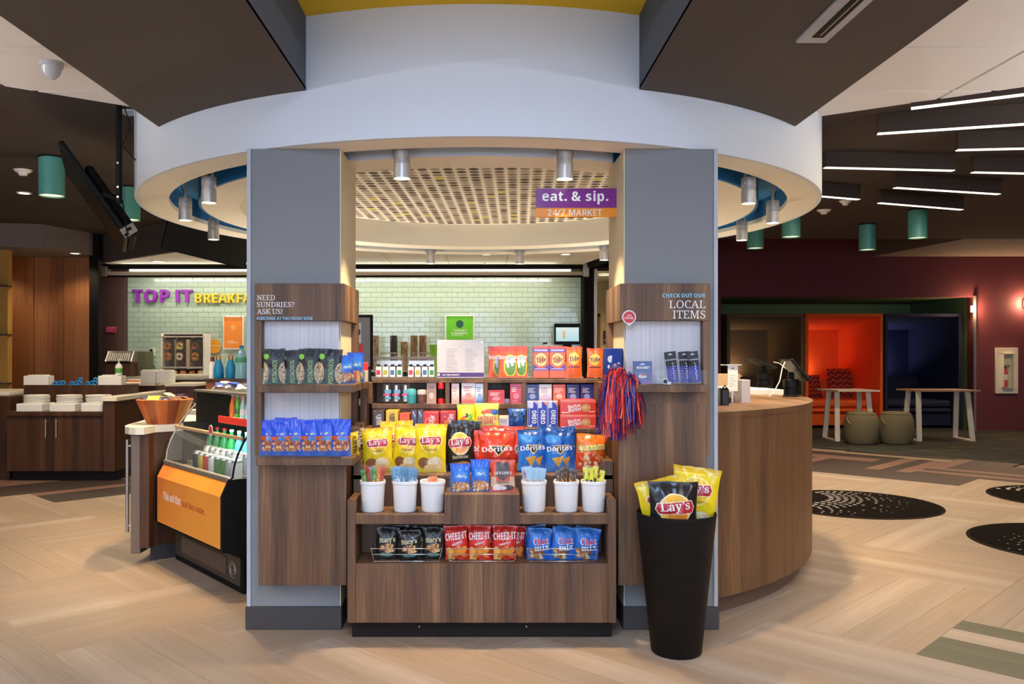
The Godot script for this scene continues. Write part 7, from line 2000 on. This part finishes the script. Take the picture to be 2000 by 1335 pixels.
	# wall sconces
	for q in [[1899, 603, 14.84, "slim wall light on the edge of the green recess"], [2003, 592, 14.86, "round wall light on the maroon wall at the right frame edge"]]:
		var s := thing("wall_light", q[3], "wall light", P(q[0], q[1], q[2]), 0, "wall lights beside the lounge")
		part("plate", MB.new().box(Vector3(0, 0, -0.02), Vector3(0.05, 0.12, 0.02), 0.004), M.brushed, s)
		part("lamp_bulb", MB.new().lathe([Vector2(0, -0.035), Vector2(0.02, -0.028), Vector2(0.027, 0), Vector2(0.02, 0.028), Vector2(0, 0.035)], 14, Vector3(0, 0, 0.03), 90.0), glow("sconce_glow", H("ffdcb4"), 6.0), s)
		var l := OmniLight3D.new()
		l.name = "lamp_point"
		l.light_color = H("ffcfa0")
		l.light_energy = 0.8
		l.omni_range = 12.0
		l.omni_attenuation = 2.0
		l.light_size = 0.03
		l.shadow_enabled = true
		s.add_child(l)
		l.position = Vector3(0, 0, 0.03)


func circle_xz(o: Vector3, r: float, n := 20) -> Array:
	var a := []
	for i in n + 1:
		a.append(o + Vector3(cos(TAU * i / n), 0, sin(TAU * i / n)) * r)
	return a


# ---------------------------------------------------------------- curved reception desk
func desk() -> void:
	var o := thing("reception_desk", "curved walnut reception desk running round the right side of the kiosk", "desk", Vector3(DC.x, 0, DC.z))
	var a0 := deg_to_rad(31.0)
	var a1 := deg_to_rad(168.0)
	part("front", MB.new().ring(Vector3.ZERO, 2.27, 2.30, 0.10, 1.02, 80, a0, a1), M.walnut, o)
	part("toe_kick", MB.new().ring(Vector3.ZERO, 2.1, 2.235, 0.0, 0.10, 80, a0, a1), mat("toe_brown", H("5c4438"), 0.6), o)
	part("top", MB.new().ring(Vector3.ZERO, 1.9, 2.305, 1.02, 1.05, 80, a0, a1), M.walnut, o)
	part("inner_wall", MB.new().ring(Vector3.ZERO, 2.08, 2.1, 0.10, 1.02, 60, a0, a1), M.dark_walnut, o)
	part("work_top", MB.new().ring(Vector3.ZERO, 1.5, 2.08, 0.90, 0.93, 60, a0, a1), M.stone, o)
	part("work_base", MB.new().ring(Vector3.ZERO, 1.52, 1.56, 0.0, 0.90, 60, a0, a1), M.dark_walnut, o)
	part("white_ledge", MB.new().ring(Vector3.ZERO, 1.93, 2.25, 1.05, 1.083, 40, deg_to_rad(88), deg_to_rad(135)), M.white, o)
	# two tablet stands
	for q in [[1545, 5.95, 1.05, "black tablet terminal on a round stand at the front of the desk", 0.0], [1492, 6.75, 1.083, "black tablet terminal on a round stand farther back on the white ledge", 2.4]]:
		var t := thing("tablet_stand", q[3], "terminal", Vector3(px(q[0], q[1]), q[2], -q[1]), 0, "tablet terminals on the desk")
		part("base", MB.new().lathe([Vector2(0, 0), Vector2(0.056, 0), Vector2(0.056, 0.008), Vector2(0.05, 0.012), Vector2(0.05, 0.055), Vector2(0.047, 0.06), Vector2(0.054, 0.064), Vector2(0.054, 0.115), Vector2(0.05, 0.12), Vector2(0, 0.12)], 28, Vector3.ZERO, 30.0), M.black, t)
		var tl: float = -0.9 if q[4] == 0.0 else 1.25
		part("arm", MB.new().box(Vector3(0, 0.14, 0), Vector3(0.04, 0.06, 0.03), 0.006), M.black, t)
		var tb := part("tablet", MB.new().box(Vector3.ZERO, Vector3(0.2, 0.02, 0.24), 0.006), M.black, t, at(0.025 if q[4] == 0.0 else -0.03, 0.185, 0, Vector3(0, 0, -0.86 if q[4] == 0.0 else -0.35)))
		part("screen_glass", MB.new().box(Vector3(0, 0.0125, 0), Vector3(0.17, 0.002, 0.23), 0), mat("dark_glass", H("0c0d10"), 0.5), tb)
		if q[4] == 0.0:
			part("cable", MB.new().tube([Vector3(-0.05, 0.24, 0.02), Vector3(-0.075, 0.2, 0.04), Vector3(-0.1, 0.11, 0.06), Vector3(-0.15, 0.03, 0.08), Vector3(-0.19, 0.006, 0.1)], 0.004, 6), M.white, t)
		else:
			part("cable", MB.new().tube([Vector3(0.05, 0.2, 0.08), Vector3(0.09, 0.19, 0.1), Vector3(0.13, 0.15, 0.12)], 0.003, 6), M.white, t)
	# papers and holders on the inner worktop
	var y := 0.93
	var sh := thing("sign_holder", "white notice page hanging from a clear bar holder on the desk worktop", "sign holder", Vector3(px(1431, 5.2), y, -5.2))
	part("bar", MB.new().box(Vector3(-0.01, 0.35, 0), Vector3(0.13, 0.006, 0.02), 0.001), M.steel, sh, at(0, 0, 0, Vector3(0, 0, 0.0)))
	part("page", pbox(0.062, 0.16, 0.002), paint("page_print", Pic.new(48, 96, H("f2f0ea")).rect(0.35, 0.12, 0.3, 0.04, H("3a3a3a")).lines(rng, 0.15, 0.4, 0.7, 7, 0.07, H("6a6a6a"), 0.02), 0.8), sh, at(0.0, 0.19, 0.002))
	part("post", MB.new().box(Vector3(0, 0.175, -0.006), Vector3(0.012, 0.35, 0.006), 0.001), M.steel, sh)
	var gb := solo("document_box", MB.new().box(Vector3(0, 0.13, 0), Vector3(0.06, 0.26, 0.09), 0.003), mat("grey_plastic", H("b4aeb0"), 0.5), "pale grey upright document box on the desk worktop", "box", Vector3(px(1447, 5.25), y, -5.22), 0.2)
	var dv := thing("phone", "dark desk telephone handset standing at the column edge on the worktop", "phone", Vector3(px(1413, 4.95), y, -4.95))
	part("body", MB.new().box(Vector3(0, 0.11, 0), Vector3(0.05, 0.22, 0.07), 0.01), mat("navy_black", H("14161e"), 0.35), dv)
	part("cord", MB.new().tube([Vector3(-0.02, 0.21, 0.03), Vector3(0.0, 0.235, 0.03), Vector3(0.018, 0.21, 0.03)], 0.005, 6), M.black, dv)
	for i in 3:
		solo("paper_sheet", MB.new().box(Vector3.ZERO, Vector3(0.15, 0.003, 0.2), 0.001), M.paper, ["topmost loose white paper sheet on the desk worktop", "middle loose white paper sheet on the desk worktop", "lowest loose white paper sheet on the desk worktop"][i], "paper", Vector3(px(1470, 5.35) + 0.01 * i, 0.939 - 0.0035 * i, -5.35), 0.3 * i, "loose papers on the desk")
	var cap := solo("paper_pad", MB.new().prism(PackedVector2Array([Vector2(-0.08, 0), Vector2(0.09, 0), Vector2(0.08, 0.07), Vector2(0.06, 0.1), Vector2(-0.08, 0.11)]), -0.02, 0.02), mat("pad_green", H("e6ecd8"), 0.8), "white and pale green leaflet stack leaning behind the grey document box", "leaflets", Vector3(px(1470, 5.6), y, -5.6))
	var fl := thing("box_file", "open cardboard organiser box at the far side of the desk", "box", Vector3(px(1462, 6.9), 1.05, -6.9))
	fl.position = Vector3(2.0, 1.083, -7.0)
	part("carton", MB.new().box(Vector3(0, 0.05, 0), Vector3(0.22, 0.1, 0.1), 0.003), mat("cardboard", H("b89a80"), 0.8), fl)


# ---------------------------------------------------------------- things hung from the ceilings
func hung_things() -> void:
	# linear lights fan out from the drum
	var bars := [[2.49, 4.94, 4.4, 3.9, "topmost glowing ceiling bar at the right"], [2.56, 5.51, 4.6, 4.92, "second glowing ceiling bar from the top at the right"], [3.32, 5.95, 5.0, 5.78, "short visible end of a glowing bar above the long left one"], [2.62, 6.51, 3.67, 6.62, "glowing ceiling bar touching the drum edge in view"], [3.85, 6.68, 5.4, 6.83, "glowing ceiling bar at the right frame edge, fifth from the top"], [3.54, 7.30, 4.62, 7.60, "glowing ceiling bar, second lowest at the right"], [3.75, 8.04, 4.75, 8.42, "lowest glowing ceiling bar, above the teal pendants"], [2.6, 7.52, 3.48, 7.86, "glowing bar stub half hidden behind the drum"]]
	for b in bars:
		var a := Vector3(b[0], 0, -b[1])
		var e := Vector3(b[2], 0, -b[3])
		var l := (e - a).length()
		var mid := (a + e) / 2
		var o := thing("linear_light", b[4], "light", Vector3(mid.x, 2.77, mid.z), -atan2(e.z - a.z, e.x - a.x), "linear ceiling lights at the right")
		part("housing", MB.new().box(Vector3(0, 0.067, 0), Vector3(l, 0.125, 0.05), 0.002), M.ceiling_black, o)
		part("diffuser", MB.new().box(Vector3(0, 0.003, 0), Vector3(l - 0.004, 0.006, 0.046), 0.001), glow("bar_glow", H("fff4dc"), 2.6), o)
		area(o, Vector3(0, -0.004, 0), Vector3.DOWN, Vector2(l - 0.01, 0.044), 1.3, H("ffe8c4"))
	# teal drum pendants
	for q in [[101, 383, "teal cylinder ceiling light at the upper left, fully visible"], [253, 430, "teal cylinder ceiling light half hidden behind the hanging screen"], [1545, 463, "teal cylinder ceiling light just below the drum edge at the right"], [1475, 485, "teal cylinder ceiling light lowest beside the drum at the right"], [1694, 488, "teal cylinder ceiling light above the orange booth"], [1792, 465, "teal cylinder ceiling light above the navy booth"]]:
		var Z: float = 1.24 * K / (690.0 - q[1])
		var o := thing("pendant_light", q[2], "light", Vector3(px(q[0], Z), 2.59, -Z), 0, "teal cylinder ceiling lights")
		part("shade", MB.new().lathe([Vector2(0.09, 0.002), Vector2(0.095, 0.0), Vector2(0.095, 0.295), Vector2(0.09, 0.3), Vector2(0.0, 0.3), ], 32, Vector3.ZERO, 30.0).lathe([Vector2(0.09, 0.26), Vector2(0.09, 0.002)], 32), M.teal, o)
		part("mount", MB.new().cyl(Vector3(0, 0.3, 0), 0.097, 0.012, 32), M.black, o)
		part("lens", MB.new().cyl(Vector3(0, 0.012, 0), 0.088, 0.008, 28), glow("pendant_glow", H("ffe6c0"), 1.6), o)
		spot(o, Vector3(0, 0.006, 0), Vector3.DOWN, 62.0, 4.2 if q[0] < 900 else 4.5, H("ffe6c4"), 0.08)
	# detectors and the domed camera
	var dm := thing("dome_camera", "grey domed camera on the white ceiling at the upper left", "camera", Vector3(px(101, 4.24), 2.80, -4.24))
	part("collar", MB.new().cyl(Vector3(0, -0.022, 0), 0.054, 0.022, 28, 0.056), mat("dome_grey", H("b4b4b6"), 0.4), dm)
	part("dome", MB.new().lathe([Vector2(0, -0.085), Vector2(0.02, -0.08), Vector2(0.038, -0.06), Vector2(0.05, -0.022)], 24, Vector3.ZERO, 90.0), mat("dome_shell", H("c4c4c8"), 0.2), dm)
	for q in [[45, 332, "white smoke detector on the dark ceiling at the left edge", 0.06], [1609, 410, "white smoke detector on the dark ceiling right of the drum", 0.06], [1651, 392, "white smoke detector beside the glowing bar stub", 0.05]]:
		var Z: float = 1.55 * K / (690.0 - q[1])
		var d := thing("smoke_detector", q[2], "detector", Vector3(px(q[0], Z), 2.90, -Z), 0, "smoke detectors on the dark ceiling")
		part("base", MB.new().cyl(Vector3(0, -0.02, 0), q[3] * 0.9, 0.02, 24, q[3] * 1.25), M.white, d)
		part("sensor", MB.new().cyl(Vector3(0, -0.045, 0), q[3] * 0.5, 0.025, 20, q[3] * 0.7), M.white, d)
	for q in [[47, 376, "small round recessed downlight below the left smoke detector"], [1705, 413, "small round recessed downlight above the teal lights at the right"]]:
		var Z: float = 1.55 * K / (690.0 - q[1])
		var top := 2.90
		if q[0] > 900:
			top = 3.38
			Z = (3.38 - EYE) * K / (690.0 - q[1])
		downlight(q[2], Vector3(px(q[0], Z), top, -Z), 6.0)
	downlight("recessed downlight in the grey soffit by the wood panelling at the left", P(147, 494, 10.76), 1.3)
	downlight("recessed downlight in the grey soffit, beyond the left frame edge", Vector3(-6.4, 2.62, -10.75), 1.3)
	downlight("recessed downlight in the far right bulkhead, beyond the right frame edge", Vector3(8.6, 3.05, -13.1), 5.0)
	# screen on a pole, edge on
	var tv := thing("television", "black television seen edge-on, hanging from a ceiling pole at the left", "television", Vector3(-2.2, 2.9, -5.15))
	part("ceiling_plate", MB.new().box(Vector3(-0.06, -0.006, -0.3), Vector3(0.1, 0.012, 0.12), 0.002).box(Vector3(0.05, -0.006, -0.5), Vector3(0.12, 0.012, 0.1), 0.002), M.trim_grey, tv)
	part("pole", MB.new().tube([Vector3(0, 0, 0), Vector3(0, -0.64, 0)], 0.018, 12), M.black, tv)
	part("bolt", MB.new().cyl(Vector3(), 0.007, 0.006, 8).cyl(Vector3(0, 0, 0.145), 0.007, 0.006, 8).cyl(Vector3(0, 0, 0.205), 0.007, 0.006, 8), M.chrome, tv, at(0.0, -0.4, 0.017, Vector3(PI / 2, 0, 0)))
	var yaw := atan2(2.25, 5.15)
	var pan := Node3D.new()
	var xf := Transform3D(Basis(Vector3.UP, yaw) * Basis(Vector3(0, 0, 1), 0.6), P(190, 372, 5.3) - tv.position)
	pan.free()
	part("arm", MB.new().tube([Vector3(0, -0.62, 0), Vector3(-0.1, -0.58, -0.03)], 0.02, 8), M.black, tv)
	var body := part("panel", MB.new().box(Vector3(-0.02, 0, -0.35), Vector3(0.035, 0.66, 0.95), 0.01), M.black, tv, xf)
	part("rear_box", MB.new().box(Vector3(0.03, -0.1, -0.35), Vector3(0.06, 0.5, 0.8), 0.02), M.black_matte, body)
	part("port_panel", MB.new().box(Vector3(0.005, -0.31, 0.12), Vector3(0.09, 0.06, 0.02), 0.003), mat("port_grey", H("8e8478"), 0.5), body)
	part("port", MB.new().box(Vector3(0.01, -0.305, 0.131), Vector3(0.03, 0.02, 0.004), 0.001).box(Vector3(-0.02, -0.325, 0.131), Vector3(0.03, 0.014, 0.004), 0.001), M.black, body)
	part("wire", MB.new().tube([Vector3(0.02, -0.02, 0.0), Vector3(0.07, -0.18, 0.0), Vector3(0.02, -0.29, 0.0), Vector3(0.1, -0.38, 0.0)], 0.004, 5).tube([Vector3(0.02, -0.62, 0.0), Vector3(0.06, -0.86, 0.02), Vector3(0.13, -0.82, 0.02), Vector3(0.2, -0.76, -0.04)], 0.004, 5), M.black, tv)
	var t2 := thing("television", "second black television, tilted, below the drum's left edge", "television", P(405, 474, 8.75))
	t2.basis = Basis.from_euler(Vector3(0.3, 0.35, -0.22))
	part("panel", MB.new().box(Vector3.ZERO, Vector3(0.85, 0.34, 0.05), 0.01), M.black, t2)
	part("rear_box", MB.new().box(Vector3(0, -0.02, -0.05), Vector3(0.6, 0.25, 0.05), 0.015), M.black_matte, t2)
	part("pole", MB.new().tube([Vector3(0, 0.0, -0.08), Vector3(0.06, 0.4, -0.15)], 0.018, 8), M.black, t2)


func downlight(label: String, p: Vector3, e: float) -> void:
	var d := thing("downlight", label, "light", p, 0, "recessed downlights in the dark ceilings")
	part("rim", MB.new().ring(Vector3(0, -0.008, 0), 0.05, 0.068, 0.0, 0.01, 20), M.white, d)
	part("lens", MB.new().cyl(Vector3(0, -0.006, 0), 0.05, 0.006, 20), glow("down_glow", H("fff0d8"), 4.0), d)
	spot(d, Vector3(0, -0.012, 0), Vector3.DOWN, 65.0, e, H("ffe6c0"), 0.06)
